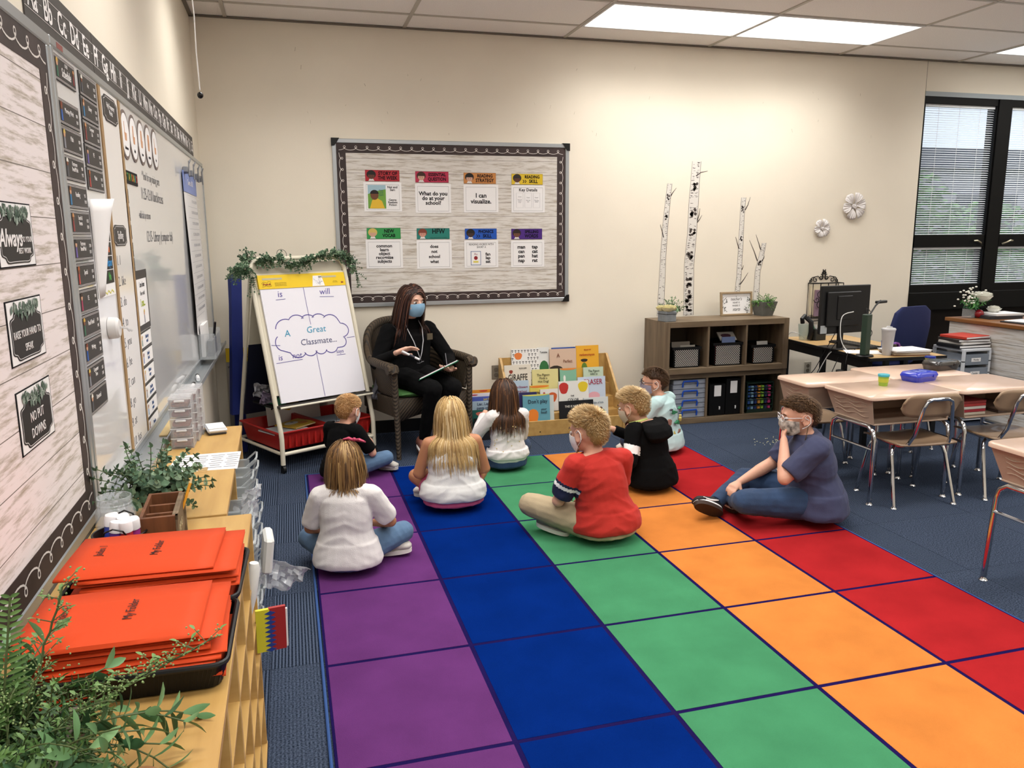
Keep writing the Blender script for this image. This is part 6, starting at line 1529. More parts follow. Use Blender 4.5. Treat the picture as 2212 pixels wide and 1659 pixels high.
# clipboard / folder held by the left hand, marker in the right
R200 = Matrix.Translation((1.36, -.40, 0)) @ Matrix.Rotation(radians(200), 4, 'Z')
def held(lx, ly, lz): return tuple(R200 @ Vector((lx, ly, lz)))
cb = thing('folder', 'open green and mauve folder of papers held on the teacher\'s lap', 'folder', held(-.03, .36, .592), 200)
cT = TR(0, 0, 0, 14, 24, -22)
m = MB(cT); m.box(-.15, .15, -.11, .11, -.004, 0, .001); m.build('cover', mat('folder_green', '#2f8a66', .5), cb)
m = MB(cT); m.box(-.143, .14, -.107, .107, .0005, .006); m.build('papers', M_white, cb)
m = MB(cT); m.box(-.10, .13, -.104, .09, .0065, .009); m.build('mauve_sheet', mat('mauve', '#7b5a68', .6), cb)
mk = thing('marker', 'white dry erase marker held between the teacher\'s fingers', 'marker', held(.17, .36, .715), 200)
mT = Matrix.Rotation(radians(62), 4, Vector((.35, 1, 0)))
m = MB(mT); m.cyl(.0078, -.055, .045, 12); m.build('barrel', M_white, mk)
m = MB(mT); m.cyl(.0086, .045, .075, 12); m.build('cap', mat('marker_cap', '#d8d8da', .4), mk)
m = MB(mT); m.cyl(.0081, -.02, .02, 12); m.build('printed_band', mat('marker_band', '#3a3a44', .5), mk)
pn = thing('pencil', 'thin grey pencil standing up from the folder on her lap', 'pencil', held(-.115, .33, .66), 200)
m = MB(TR(0, 0, 0, 6, 4, 0)); m.cyl(.0028, -.035, .045, 6); m.build('shaft', mat('pencil_grey', '#8b8b90', .4), pn)
# ================================================================= easel
th = 28.4
t = thing('easel', 'cream metal classroom easel on casters with rounded frame and back legs', 'easel', (.451, -.898, 0), th)
ez = t; M_cream = mat('cream_enamel', '#ddd6c2', .35, spec=.5)
Wd, Z1, LN, HH = .702, .246, math.tan(radians(15.42)), 1.371
def fp(u, z, off=0.): return (u, max(0, z-Z1)*LN+off*-1, z)     # local +Y is away from the viewer side
def rod(mb, pts, r): mb.tube(pts, r, 10)
m = MB(); R_ = .07
pts = [fp(0, .055), fp(0, Z1-.02), fp(0, Z1+.02), fp(0, HH-R_), fp(R_*.3, HH-R_*.3), fp(R_, HH), fp(Wd-R_, HH), fp(Wd-R_*.3, HH-R_*.3), fp(Wd, HH-R_), fp(Wd, Z1+.02), fp(Wd, Z1-.02), fp(Wd, .055)]
rod(m, pts, .0155); m.build('front_frame', M_cream, t)
BY = .66
for u in (.012, Wd-.012):
    m = MB(); rod(m, [(u, (HH-.08-Z1)*LN+.02, HH-.08), (u, BY, .055)], .013); m.build('back_leg', M_cream, t)
for z, y in ((.125, 0), ):
    m = MB(); rod(m, [(0, 0, z), (Wd, 0, z)], .013); m.build('front_rail', M_cream, t)
m = MB(); rod(m, [(.012, BY-.02, .125), (Wd-.012, BY-.02, .125)], .012); m.build('back_rail', M_cream, t)
for u in (0, Wd):
    m = MB(); rod(m, [(u, 0, .125), (u, BY-.02, .125)], .011); m.build('side_rail', M_cream, t)
for (u, y) in ((0, 0), (Wd, 0), (.012, BY), (Wd-.012, BY)):
    m = MB(); T = Matrix.Translation((u, y, .026)) @ Matrix.Rotation(pi/2, 4, 'Y'); m.cyl(.0255, -.009, .009, 18, T); c = m.build('caster', mat('caster_black', '#161616', .5), t)
    m = MB(); m.box(u-.013, u+.013, y-.012, y+.012, .028, .058, .004); m.build('caster_fork', M_blackm, c)
# magnetic board panel
def slab(mb, u0, u1, z0, z1, o0, o1):
    vs = [fp(u, z, o) for o in (o0, o1) for u, z in ((u0, z0), (u1, z0), (u1, z1), (u0, z1))]
    mb.add(vs, [(0, 1, 2, 3), (4, 7, 6, 5), (0, 4, 5, 1), (1, 5, 6, 2), (2, 6, 7, 3), (3, 7, 4, 0)])
m = MB(); slab(m, .016, Wd-.014, .50, 1.275, -.010, .002); m.build('board_panel', mat('easel_panel', '#d6cfba', .35), t, smooth=False)
m = MB(); slab(m, .02, Wd-.02, 1.275, 1.345, -.012, -.006); m.build('top_panel', mat('easel_panel2', '#b7b2a2', .4), t, smooth=False)
m = MB(); m.add([fp(.0, .425, -.01), fp(Wd, .425, -.01), fp(Wd, .425, .06), fp(.0, .425, .06), fp(.0, .440, -.01), fp(Wd, .440, -.01), fp(Wd, .440, .06), fp(.0, .440, .06)], [(0, 1, 2, 3), (4, 7, 6, 5), (0, 4, 5, 1), (1, 5, 6, 2), (2, 6, 7, 3), (3, 7, 4, 0)])
m.build('tray_ledge', mat('ledge_dark', '#2b2622', .5), t, smooth=False)
m = MB(); rod(m, [fp(0, .432, .062), fp(Wd, .432, .062)], .007); m.build('ledge_rail', M_cream, t)
# paper pad hanging on the easel
TM = Matrix.Translation((.451, -.898, 0)) @ Matrix.Rotation(radians(th), 4, 'Z')
pz0 = .437
pad = thing('easel_pad', 'large white easel pad with yellow header and handwritten cloud chart', 'paper pad', (.451, -.898, 0), th)
m = MB(); slab(m, .034, .673, .452, 1.262, .006, .020); m.build('pad_sheets', mat('pad_paper', '#dfdde4', .6), pad, smooth=False)
m = MB(); slab(m, .030, .677, 1.178, 1.266, .004, .0235); hd_ = m.build('header', mat('pad_yellow', '#e3bf1e', .4), pad, smooth=False)
def PT(off=.0206):   # plane transform for drawings: local X=u, Z along the slope
    a = atan2(LN, 1); c = Vector(fp(0, Z1, off)); return Matrix.Translation(c) @ Matrix.Rotation(-a, 4, 'X')
sl = 1/cos(atan2(LN, 1))
def zs_(z): return (z-Z1)*sl
A1, A2 = PT(.0208), PT(.0240)
M_pur = mat('marker_purple', '#4a3f8f', .6); M_tl = mat('marker_teal', '#2f8fb0', .6); M_gry = mat('marker_greyblue', '#46486e', .6)
def hw(s_, u, z, size, m_, sx=1., rot=0): text(s_, size, m_, pad, u, zs_(z), 0, sx=sx, shear=.12, rot=rot, T=A1, name='handwriting')
hw('is', .165, 1.140, .060, M_pur); hw('will', .500, 1.140, .060, M_pur); hw('A', .165, .885, .062, M_tl); hw('Great', .380, .895, .062, M_tl); hw('Classmate...', .385, .818, .058, M_gry, 1.0); hw('is', .085, .737, .052, M_pur); hw('not', .205, .740, .052, M_pur); hw('says', .530, .735, .036, M_pur)
m = MB()
def rb(pts, w_=.0032): m.ribbon([(u, zs_(z)) for u, z in pts], w_, 0, .0004, T=A1)
rb([(.345, 1.175), (.345, 1.06), (.348, .93)]); rb([(.35, .745), (.352, .60), (.353, .455)]); rb([(.04, .822), (.10, .815)]); rb([(.605, .820), (.668, .822)])
rb([(.13, 1.105), (.20, 1.108)]); rb([(.455, 1.108), (.565, 1.104)]); rb([(.05, .705), (.24, .712)]); rb([(.50, .712), (.57, .712)])
cl = []
for (cx_, cz_, r_, a0, a1) in [(.165, .915, .075, 175, 75), (.25, .945, .065, 150, 35), (.335, .945, .060, 145, 40), (.415, .945, .060, 145, 35), (.50, .930, .065, 140, 20), (.575, .875, .055, 90, -70), (.55, .800, .045, 50, -100), (.47, .775, .050, -20, -150), (.39, .770, .045, -20, -160), (.31, .770, .050, -20, -160), (.22, .775, .060, -30, -165), (.135, .830, .065, 235, 130)]:
    for i in range(9):
        a = radians(a0+(a1-a0)*i/8.); cl.append((cx_+r_*cos(a), cz_+r_*.85*sin(a)))
rb(cl, .0055); m.build('drawn_lines', M_pur, pad, smooth=False)
for a, b in ((.06, .20), (.47, .61)): m = MB(); m.prism([(a, zs_(1.235)), (b, zs_(1.235)), (b, zs_(1.247)), (a, zs_(1.247))], -.0006, .0, T=A2); m.build('handle_slot', mat('slot_grey', '#b9b190', .6), hd_, smooth=False)
star = [(.050, 1.214), (.066, 1.224), (.088, 1.216), (.100, 1.226), (.118, 1.222), (.112, 1.210), (.120, 1.196), (.100, 1.192), (.080, 1.198), (.052, 1.190), (.060, 1.203)]
m = MB(); m.ribbon([(u, zs_(z)) for u, z in star], .0016, 0, .0004, True, T=A2); m.build('logo_outline', M_ink, hd_, smooth=False)
text('Post-it', .020, mat('logo_red', '#8a2418', .5), hd_, .086, zs_(1.207), 0, sx=1.0, bold=.0008, T=A2)
for k in range(3): text('Self-Stick Easel Pad sheets', .008, mat('ink_olive', '#7d6a14', .6), hd_, .185, zs_(1.214-.009*k), 0, T=A2)
text('3M', .014, mat('logo_red', '#8a2418'), hd_, .650, zs_(1.198), 0, bold=.001, T=A2)
text('30 sheets\n25 in x 30 in', .008, mat('ink_olive', '#7d6a14'), hd_, .595, zs_(1.205), 0, T=A2)
m = MB(); m.prism([(.415, zs_(1.181)), (.510, zs_(1.181)), (.495, zs_(1.250)), (.430, zs_(1.250))], -.0006, .0, T=A2); m.build('drawing_slip', M_white, hd_, smooth=False)
m = MB(); rnd = random.Random(3); m.ribbon([(.43+.07*rnd.random(), zs_(1.185+.055*rnd.random())) for _ in range(16)], .0012, -.0007, .0003, T=A2); m.build('pencil_sketch', M_gry, hd_, smooth=False)
# eucalyptus garland over the top
gt = thing('garland', 'eucalyptus leaf garland draped along the top bar of the easel', 'garland', (.451, -.898, 0), th)
st = MB(); lf = MB(); rnd = random.Random(17); path = []
ctrl = [(-.135, 1.27, .0), (-.09, 1.33, .0), (-.04, 1.30, .03), (.0, 1.395, -.03), (.07, 1.365, .03), (.16, 1.385, .035), (.26, 1.335, .04), (.36, 1.345, .04), (.46, 1.375, .04), (.55, 1.40, .035), (.64, 1.395, .03), (.71, 1.385, .03), (.76, 1.33, .02), (.79, 1.24, .02)]
for (a, b) in zip(ctrl, ctrl[1:]):
    for i in range(6): q = i/6.; path.append(Vector(fp(a[0]+(b[0]-a[0])*q, a[1]+(b[1]-a[1])*q, a[2]+(b[2]-a[2])*q)))
st.tube(path, .0025, 6)
for k in range(270):
    p = rnd.choice(path); a = rnd.uniform(0, 6.28); d = Vector((cos(a), -.5+rnd.uniform(-.4, .2), sin(a)*.8-.15))
    sprig(st, lf, p, d, rnd.uniform(.03, .075), 900+k, .016, .019, .014, droop=1.2, r=.001)
for p0, d, L_ in ((fp(-.0, 1.27, .02), (-.3, -.3, -1), .14), (fp(-.03, 1.29, .02), (-1, -.2, .1), .16), (fp(.0, 1.38, 0), (-.2, 0, .8), .06), (fp(.78, 1.27, .02), (.1, -.3, -1), .12)):
    for s in range(5): sprig(st, lf, p0, Vector(d)+Vector((rnd.gauss(0, .2), rnd.gauss(0, .2), rnd.gauss(0, .2))), L_*rnd.uniform(.7, 1), 1200+s, .015, .019, .014, droop=.8, r=.001)
st.build('stems', mat('stem_green', '#5a6a48'), gt, kind='stuff'); lf.build('leaves', LG, gt, kind='stuff')
m = MB()
for c in ((.02, 1.385), (.24, 1.40)): m.tube([fp(c[0]+.035*cos(a), c[1]+.03*sin(a), .01) for a in [i*pi/9 for i in range(0, 18)]], .0017, 5, closed=True)
m.build('wire_loops', mat('wire_dark', '#2e3230', .4, metal=.6), gt, kind='stuff')

def W(u, y, z):   # easel-local to world
    return tuple(TM @ Vector((u, y, z)))
# red tubs on the bottom rails
M_red = mat('tub_red', '#a81c18', .4, spec=.4)
def tub(lab, u0, u1, v0, v1, z0, h, m_):
    t = thing('storage_tub', lab, 'tub', W((u0+u1)/2, (v0+v1)/2, z0), th, 'red tubs on the easel base'); a, b = (u1-u0)/2, (v1-v0)/2; tp = .88
    m = MB()
    def ring(k, z, e=0): return [(sx*(a*k-e), sy*(b*k-e), z) for sx, sy in ((-1, -1), (1, -1), (1, 1), (-1, 1))]
    o1, o2, i1, i2 = ring(tp, 0), ring(1, h), ring(tp, .004, .003), ring(1, h, .003)
    m.add(o1+o2+i1+i2, [(0, 3, 2, 1)]+[(i, (i+1) % 4, 4+(i+1) % 4, 4+i) for i in range(4)]+[(8+i, 12+i, 12+(i+1) % 4, 8+(i+1) % 4) for i in range(4)]+[(8, 9, 10, 11)]+[(4+i, 4+(i+1) % 4, 12+(i+1) % 4, 12+i) for i in range(4)]); m.build('shell', m_, t, smooth=False)
    m = MB(); m.box(-a-.012, a+.012, -b-.012, -b, h-.010, h+.002, .003); m.box(-a-.012, a+.012, b, b+.012, h-.010, h+.002, .003); m.box(-a-.012, -a, -b, b, h-.010, h+.002, .003); m.box(a, a+.012, -b, b, h-.010, h+.002, .003); m.build('rim', m_, t)
    for k in range(7):
        m = MB(); x = -a*.8+k*a*1.6/6; m.box(x-.008, x+.008, -b*.955-.004, -b*.93, .01, h-.02, .003); m.build('rib', m_, t)
    return t
tub('red plastic tub of books on the left half of the easel base', -.005, .350, .030, .56, .138, .125, M_red)
tub('red plastic tub on the right half of the easel base', .375, .715, .030, .56, .138, .125, M_red)
def booklet(name, lab, cat, u, v, z, w_, d_, th_, col_, rz=0, grp=None, rx=0, ry=0, art=None):
    t = thing(name, lab, cat, W(u, v, z), th+rz, grp); t.rotation_euler.x = radians(rx); t.rotation_euler.y = radians(ry)
    m = MB(); m.box(-w_/2, w_/2, -d_/2, d_/2, 0, th_*.2); m.box(-w_/2, w_/2, -d_/2, d_/2, th_*.8, th_); m.box(-w_/2, -w_/2+.002, -d_/2, d_/2, 0, th_); m.build('cover', mat('bk_'+col_, col_, .45), t, smooth=False)
    m = MB(); m.box(-w_/2+.002, w_/2-.003, -d_/2+.003, d_/2-.003, th_*.2, th_*.8); m.build('pages', M_white, t, smooth=False)
    if art:
        m = MB()
        for k, (x, y, r, s) in enumerate(art): m.cur = k % 3; m.lathe([(r, th_), (r, th_+.0006)], 14, TR(x, y, 0), sx=s)
        m.build('cover_picture', [mat('art_white', '#d8d6d0', .5), mat('art_dark', '#3a3330', .5), mat('art_orange', '#c8803a', .5)], t, smooth=False)
    return t
booklet('picture_book', 'pale grey picture book lying in the left red tub', 'book', .12, .20, .235, .26, .20, .008, '#c9cdd2', 4, 'books in the red tubs')
booklet('picture_book', 'yellow picture book with animal drawing lying in the left red tub', 'book', .235, .23, .250, .22, .19, .008, '#d8ae3c', 18, 'books in the red tubs', art=[(-.02, .03, .035, 1.6), (.0, .045, .012, 1), (.04, -.02, .03, 1.3)])
booklet('picture_book', 'pale blue book lying in the right red tub', 'book', .53, .24, .238, .24, .20, .008, '#aab9c8', -6, 'books in the red tubs')
# white cards with molecule dots leaning behind
t = thing('diagram_sheet', 'white sheet printed with dot-and-line diagrams leaning behind the red tub', 'poster', W(.36, .50, .20), th)
TT = TR(0, 0, 0, -8, 0, 0); m = MB(TT); m.box(-.20, .22, 0, .003, .0, .26); m.build('sheet', mat('sheet_grey', '#c9c7c4', .6), t, smooth=False)
rnd = random.Random(5); m = MB(TT)
for cx_, cz_ in ((-.11, .12), (.02, .15), (.14, .19), (.16, .10)):
    ps = [(cx_+rnd.uniform(-.05, .05), cz_+rnd.uniform(-.05, .05)) for _ in range(5)]
    for p_ in ps: m.prism([(p_[0]+.007*cos(a), p_[1]+.007*sin(a)) for a in [i*pi/4 for i in range(8)]], -.001, 0)
    for p_ in ps[1:]: m.ribbon([ps[0], p_], .0014, 0, .0005)
m.build('diagram_print', M_ink, t, smooth=False, kind='stuff')
# dark easel back cloth bag / blue folding mat behind
t = thing('blue_gym_mat', 'tall dark blue folded mat leaning in the corner behind the easel', 'mat', (.0, 0, 0))
M_bm = mat('mat_blue', '#12246e', .6, bump=.4, bscale=80)
m = MB(); m.add([(.125, -.40, .30), (.20, -.36, .30), (.235, -.20, 1.26), (.17, -.24, 1.26), (.105, -.36, .30), (.18, -.32, .30), (.215, -.165, 1.26), (.15, -.205, 1.26)], [(0, 1, 2, 3), (4, 7, 6, 5), (0, 4, 5, 1), (1, 5, 6, 2), (2, 6, 7, 3), (3, 7, 4, 0)]); m.build('panel', M_bm, t, smooth=False)
m = MB(); m.add([(.125, -.30, .0), (.20, -.27, .0), (.215, -.165, 1.26), (.15, -.205, 1.26), (.12, -.27, .0), (.19, -.24, .0), (.20, -.14, 1.26), (.14, -.17, 1.26)], [(0, 1, 2, 3), (4, 7, 6, 5), (0, 4, 5, 1), (1, 5, 6, 2), (2, 6, 7, 3), (3, 7, 4, 0)]); m.build('panel', M_bm, t, smooth=False)
t = thing('flat_box', 'large flat carton with yellow pad print standing against the wall behind the easel', 'box', (.15, -.05, 0), 0)
m = MB(TR(0, 0, 0, -3, 0, 0)); m.box(-.07, .62, -.03, 0, .03, .72); m.build('carton', mat('carton_grey', '#98928a', .7), t, smooth=False)
m = MB(TR(0, 0, 0, -3, 0, 0)); m.box(-.07, .62, -.032, -.030, .62, .72); m.build('yellow_band', mat('pad_yellow', '#e3bf1e'), t, smooth=False)
text('www', .03, M_ink, t, -.03, .585, -.034, T=TR(0, 0, 0, -3, 0, 0)); text('Post-it', .05, mat('logo_red', '#8a2418'), t, .02, .665, -.034, T=TR(0, 0, 0, -3, 0, 0))
m = MB(TR(0, 0, 0, -3, 0, 0))
for k in range(20): m.box(-.05, .0+.05*((k*7) % 3)/3, -.0325, -.0300, .55-.02*k, .556-.02*k)
m.build('small_print', mat('print_grey', '#8d8d92'), t, smooth=False, kind='stuff')
# dark storage shelf behind the easel with odds and ends
t = ez
def bp_(u, z, o=0): return (u, BY+.0-(z-.055)*(BY-(HH-.08-Z1)*LN-.02)/(HH-.135)-.02+o, z)
m = MB(); m.add([bp_(.02, .30), bp_(.68, .30), bp_(.68, .80), bp_(.02, .80), bp_(.02, .30, -.01), bp_(.68, .30, -.01), bp_(.68, .80, -.01), bp_(.02, .80, -.01)], [(0, 1, 2, 3), (4, 7, 6, 5), (0, 4, 5, 1), (1, 5, 6, 2), (2, 6, 7, 3), (3, 7, 4, 0)]); m.build('navy_board', mat('navy_board', '#0d1128', .6), t, smooth=False)
m = MB(); m.add([bp_(.02, .80), bp_(.68, .80), bp_(.68, 1.25), bp_(.02, 1.25), bp_(.02, .80, -.008), bp_(.68, .80, -.008), bp_(.68, 1.25, -.008), bp_(.02, 1.25, -.008)], [(0, 1, 2, 3), (4, 7, 6, 5), (0, 4, 5, 1), (1, 5, 6, 2), (2, 6, 7, 3), (3, 7, 4, 0)]); m.build('white_board', mat('easel_panel', '#d6cfba'), t, smooth=False)
t = ez
MB().box(.02, .68, .12, .42, .405, .418).build('inner_shelf', M_black, t, smooth=False)
for k, (nm, lab, cat, u, v, z, s, c, sd_) in enumerate([('crumpled_bag', 'mauve crumpled bag on the inner easel shelf', 'bag', .06, .24, .45, (.14, .10, .12), '#8b7f96', 3), ('crumpled_bag', 'grey crumpled plastic on the inner easel shelf', 'bag', .05, .30, .50, (.15, .10, .12), '#8e8e94', 6)]):
    o = crumple(nm, lab, cat, W(u, v, z), s, mat('crumple_'+c, c, .4), sd_, (.4, .3, radians(th)))
booklet('folder', 'green folder slanting off the inner easel shelf', 'folder', .13, .20, .46, .22, .16, .004, '#3f7f62', 10, ry=-35)
booklet('folder', 'yellow folder under the green one on the inner easel shelf', 'folder', .17, .19, .425, .18, .14, .004, '#c79a34', 20, ry=-25)
booklet('papers', 'white curled papers standing on the inner easel shelf', 'papers', .16, .30, .60, .10, .12, .006, '#c9c7c2', 0, ry=-75)
booklet('papers', 'loose white papers hanging on the inner easel shelf', 'papers', .20, .28, .52, .10, .10, .004, '#bdbab4', 10, ry=-60)

# ================================================================= wicker armchair
def wicker_mat(name, a, b, sx=60, sz=90):
    m = mat(name, a, .6, spec=.35); nt = m.node_tree; L = nt.links.new; p = nt.nodes['Principled BSDF']
    t = nt.nodes.new('ShaderNodeTexCoord'); w1 = nt.nodes.new('ShaderNodeTexWave'); w1.inputs['Scale'].default_value = sz; w1.bands_direction = 'Z'; w1.inputs['Distortion'].default_value = .6
    w2 = nt.nodes.new('ShaderNodeTexWave'); w2.inputs['Scale'].default_value = sx*.4; w2.bands_direction = 'DIAGONAL'; w2.inputs['Distortion'].default_value = .4
    for w_ in (w1, w2): L(t.outputs['Object'], w_.inputs['Vector'])
    mx = nt.nodes.new('ShaderNodeMath'); mx.operation = 'MULTIPLY'; L(w1.outputs['Fac'], mx.inputs[0]); L(w2.outputs['Fac'], mx.inputs[1])
    r = nt.nodes.new('ShaderNodeValToRGB'); r.color_ramp.elements[0].color = (*lin(b), 1); r.color_ramp.elements[1].color = (*lin(a), 1); r.color_ramp.elements[1].position = .6
    L(mx.outputs[0], r.inputs[0]); L(r.outputs[0], p.inputs['Base Color'])
    bp = nt.nodes.new('ShaderNodeBump'); bp.inputs['Strength'].default_value = .9; bp.inputs['Distance'].default_value = .004; L(mx.outputs[0], bp.inputs['Height']); L(bp.outputs[0], p.inputs['Normal'])
    return m
M_wick = wicker_mat('wicker', '#6b5a46', '#1c1611')
t = thing('wicker_chair', 'dark brown wicker armchair with rolled arms under the teacher', 'chair', (1.385, -.42, 0), 200)
# local: +Y front, X right
def rim(a):   # a from -1 (left arm front) .. 0 (back middle) .. 1 ; returns x,y,z
    s = abs(a); sg = 1 if a >= 0 else -1
    if s < .62:
        q = s/.62*pi/2; return Vector((sg*.315*sin(q), -.30+.26*(1-cos(q))*1.0, .90-.245*(1-cos(q))**1.25))
    q = (s-.62)/.38; return Vector((sg*(.315+.012*sin(q*pi)), -.04+.31*q, .655-.015*q))
m = MB(); N = 40
pts = [rim(-1+2*i/N) for i in range(N+1)]
m.tube(pts, [.030]*(N+1), 12); m.build('rolled_rim', M_wick, t)
for sg in (-1, 1):
    m = MB(); T = Matrix.Translation((sg*.315, .285, .625)) @ Matrix.Rotation(pi/2, 4, 'Y'); m.lathe([(.002, -.038), (.030, -.038), (.034, -.03), (.034, .03), (.030, .038), (.002, .038)], 18, T); m.tube([(sg*.315, .25, .64), (sg*.315, .30, .63), (sg*.315, .325, .60)], [.032, .033, .022], 12); m.build('arm_scroll', M_wick, t)
for o in (0, ):
    m = MB(); vs = []; fs = []; R2 = 12
    for i in range(N+1):
        p = pts[i]
        for j in range(R2+1):
            q = j/R2; lo = Vector((p.x*.90, p.y*.92+.01, .43)); vs.append(p.lerp(lo, q)+Vector((0, 0, 0)))
    for i in range(N):
        for j in range(R2): a = i*(R2+1)+j; fs.append((a, a+R2+1, a+R2+2, a+1))
    m.add(vs, fs); ob = m.build('back_shell', M_wick, t); md = ob.modifiers.new('s', 'SOLIDIFY'); md.thickness = .014
m = MB(); m.box(-.275, .275, -.25, .285, .375, .415, .02); m.build('seat', M_wick, t)
m = MB(); vs = []; fs = []
for i in range(21):
    u = -1+i/10.; vs += [(u*.285, .285, .415), (u*.285, .285, .300-.05*(1-abs(u))**.7*0+.05*(1-u*u)*.9-.045)]
for i in range(20): fs.append((2*i, 2*i+2, 2*i+3, 2*i+1))
m.add(vs, fs); ob = m.build('front_apron', M_wick, t); md = ob.modifiers.new('s', 'SOLIDIFY'); md.thickness = .02
for sg in (-1, 1):
    m = MB(); m.box(sg*.285-.012, sg*.285+.012, -.22, .28, .29, .42, .008); m.build('side_apron', M_wick, t)
    m = MB(); m.tube([(sg*.300, .285, .63), (sg*.295, .288, .42), (sg*.290, .292, .2), (sg*.292, .300, 0)], [.021, .021, .020, .016], 12); m.build('leg', M_wick, t)
    m = MB(); m.tube([(sg*.24, -.23, .42), (sg*.25, -.25, .2), (sg*.26, -.28, 0)], [.020, .019, .016], 10); m.build('leg', M_wick, t)
t = thing('seat_cushion', 'green fabric cushion on the wicker chair', 'cushion', (1.385, -.42, 0), 200)
m = MB(); m.loft([((0, .02, .416), (.20, 0, 0), (0, .20, 0)), ((0, .02, .422), (.262, 0, 0), (0, .25, 0)), ((0, .02, .437), (.272, 0, 0), (0, .26, 0)), ((0, .02, .449), (.255, 0, 0), (0, .245, 0)), ((0, .02, .452), (.15, 0, 0), (0, .15, 0))], 32, p=4); m.build('cushion_body', mat('cushion_green', '#3f6b34', .85, var=.2, vscale=6, bump=.4, bscale=200), t)
m = MB(); m.tube([(.268*(abs(cos(a))**.5)*(1 if cos(a) > 0 else -1), .02+.256*(abs(sin(a))**.5)*(1 if sin(a) > 0 else -1), .437+.004*sin(a*7)) for a in [i*pi/24 for i in range(48)]], .005, 6, closed=True); m.build('piping', mat('cushion_green2', '#55824a', .85), t)
o = crumple('grey_cloth', 'grey cloth hanging beside the wicker chair seat', 'cloth', (1.135, -.52, .47), (.10, .20, .08), mat('cloth_grey', '#5b5b62', .9), 5, (0, .3, .2))
# ================================================================= bookrack and books
rk = thing('book_display', 'light wood four-tier book display rack against the back wall', 'bookrack', (2.12, 0, 0))
for x in (0, .90):
    m = MB(); m.add([(x, -.455, 0), (x, -.04, 0), (x, -.04, .555), (x, -.075, .555), (x, -.455, .13), (x+.018, -.455, 0), (x+.018, -.04, 0), (x+.018, -.04, .555), (x+.018, -.075, .555), (x+.018, -.455, .13)], [(0, 1, 2, 3, 4), (9, 8, 7, 6, 5), (0, 5, 6, 1), (1, 6, 7, 2), (2, 7, 8, 3), (3, 8, 9, 4), (4, 9, 5, 0)]); m.build('side_panel', M_birch, rk, smooth=False)
MB().box(.018, .90, -.445, -.43, .0, .115, .002).build('front_lip', M_birchy, rk)
for k in range(4):
    y, z = -.43+.095*k, .055+.09*k
    MB().box(.018, .90, y, y+.085, z-.012, z, .001).build('ledge', M_birchy, rk)
    MB().box(.018, .90, y+.085, y+.091, z-.012, z+.23 if k == 3 else z+.09).build('back_board', M_birchy, rk, smooth=False)
for x in (.22, .62): MB().sph((x, -.447, .03), (.006, .003, .004), 8, 6).build('screw', M_black, rk)
def book(nm, y, x0, x1, z0, z1, c, lab, lines=(), ic='#2a2624', art=(), tilt=-6, grp='picture books on the display rack', th_=.009, rz=0):
    t = thing('picture_book', lab, 'book', ((x0+x1)/2, y, z0), rz, grp); t.rotation_euler.x = radians(tilt); w, h = (x1-x0)/2, z1-z0
    m = MB(); m.box(-w, w, -th_, -th_*.8, 0, h); m.box(-w, w, -.0016, 0, 0, h); m.box(-w, -w+.002, -th_, 0, 0, h); m.build('cover', mat('bc_'+c, c, .4), t, smooth=False)
    MB().box(-w+.002, w-.002, -th_*.8, -.0016, .002, h-.002).build('pages', M_white, t, smooth=False)
    yy = -th_-.0003
    for a in art:   # (colour, cx, cz, rx, rz) as fractions
        m = MB(); n = 14; pts = [(w*a[1]+w*a[3]*cos(q)*(1+.12*sin(3*q)), h*a[2]+h*a[4]*sin(q)*(1+.1*cos(2*q))) for q in [2*pi*i/n for i in range(n)]]
        pts = [(max(-w, min(w, p)), max(0, min(h, q))) for p, q in pts]; m.prism(pts, yy-.0003*(1+art.index(a)), yy); m.build('cover_picture', mat('art_'+a[0], a[0], .5), t, smooth=False)
    for (s_, fx, fz, sz, sx) in lines: text(s_, sz, mat('bi_'+ic, ic, .5), t, w*fx, h*fz, yy-.0028, sx=sx, bold=.0004)
    return t
G_ = '#d3c9a8'
book('a', -.062, 2.563, 2.766, .345, .616, '#2f4f9a', 'blue book behind the pink A Perfect Day book')
book('a', -.075, 2.433, 2.535, .345, .625, '#dcdcd8', 'white book reading Tortoise with a green shell picture', [('Tortoise', .1, .86, .022, .8)], '#20242a', [('#2f6a3a', .15, .30, .75, .36)])
book('a', -.085, 2.218, 2.446, .340, .621, '#e2e0dc', 'white book covered with rows of black sheep marks and one orange shape', art=[('#d8783a', -.5, .80, .28, .11)])
sh = [o for o in COL.objects if o.get('label', '').startswith('white book covered')][0]; m = MB(); rnd = random.Random(2)
for r in range(9):
    for c in range(9):
        x, z = -.104+.026*c+.008*(r % 2), .262-.030*r
        if r < 4 and c < 5 and r > 0 and c > 0 and r < 3: continue
        if x > .105: continue
        m.prism([(x+.009*cos(q), z+.005+.006*sin(q)) for q in [pi*i/5 for i in range(6)]], -.0097, -.0092); m.prism([(x-.003, z-.008), (x+.003, z-.008), (x+.002, z+.001), (x-.002, z+.001)], -.0097, -.0092)
m.build('sheep_print', M_ink, sh, smooth=False, kind='stuff')
book('a', -.090, 2.534, 2.762, .340, .609, '#cdb09a', 'tan book reading A Perfect Day with a dark brown bear-shaped hill', [('A', -.35, .80, .045, .9), ('Perfect', .35, .62, .034, .8), ('Day', .50, .36, .034, .8)], '#7a4a34', [('#33281f', -.55, .22, .62, .32)])
book('a', -.085, 2.764, 2.959, .340, .626, '#e0a52e', 'yellow book reading rankencrayon with a green rectangle shape', [('Michael Hall', 0, .88, .013, .9), ('rankencrayon', -.05, .74, .028, .85)], '#a83a1c', [('#5a7a2c', -.30, .25, .26, .30), ('#2a2420', -.30, .58, .30, .05)])
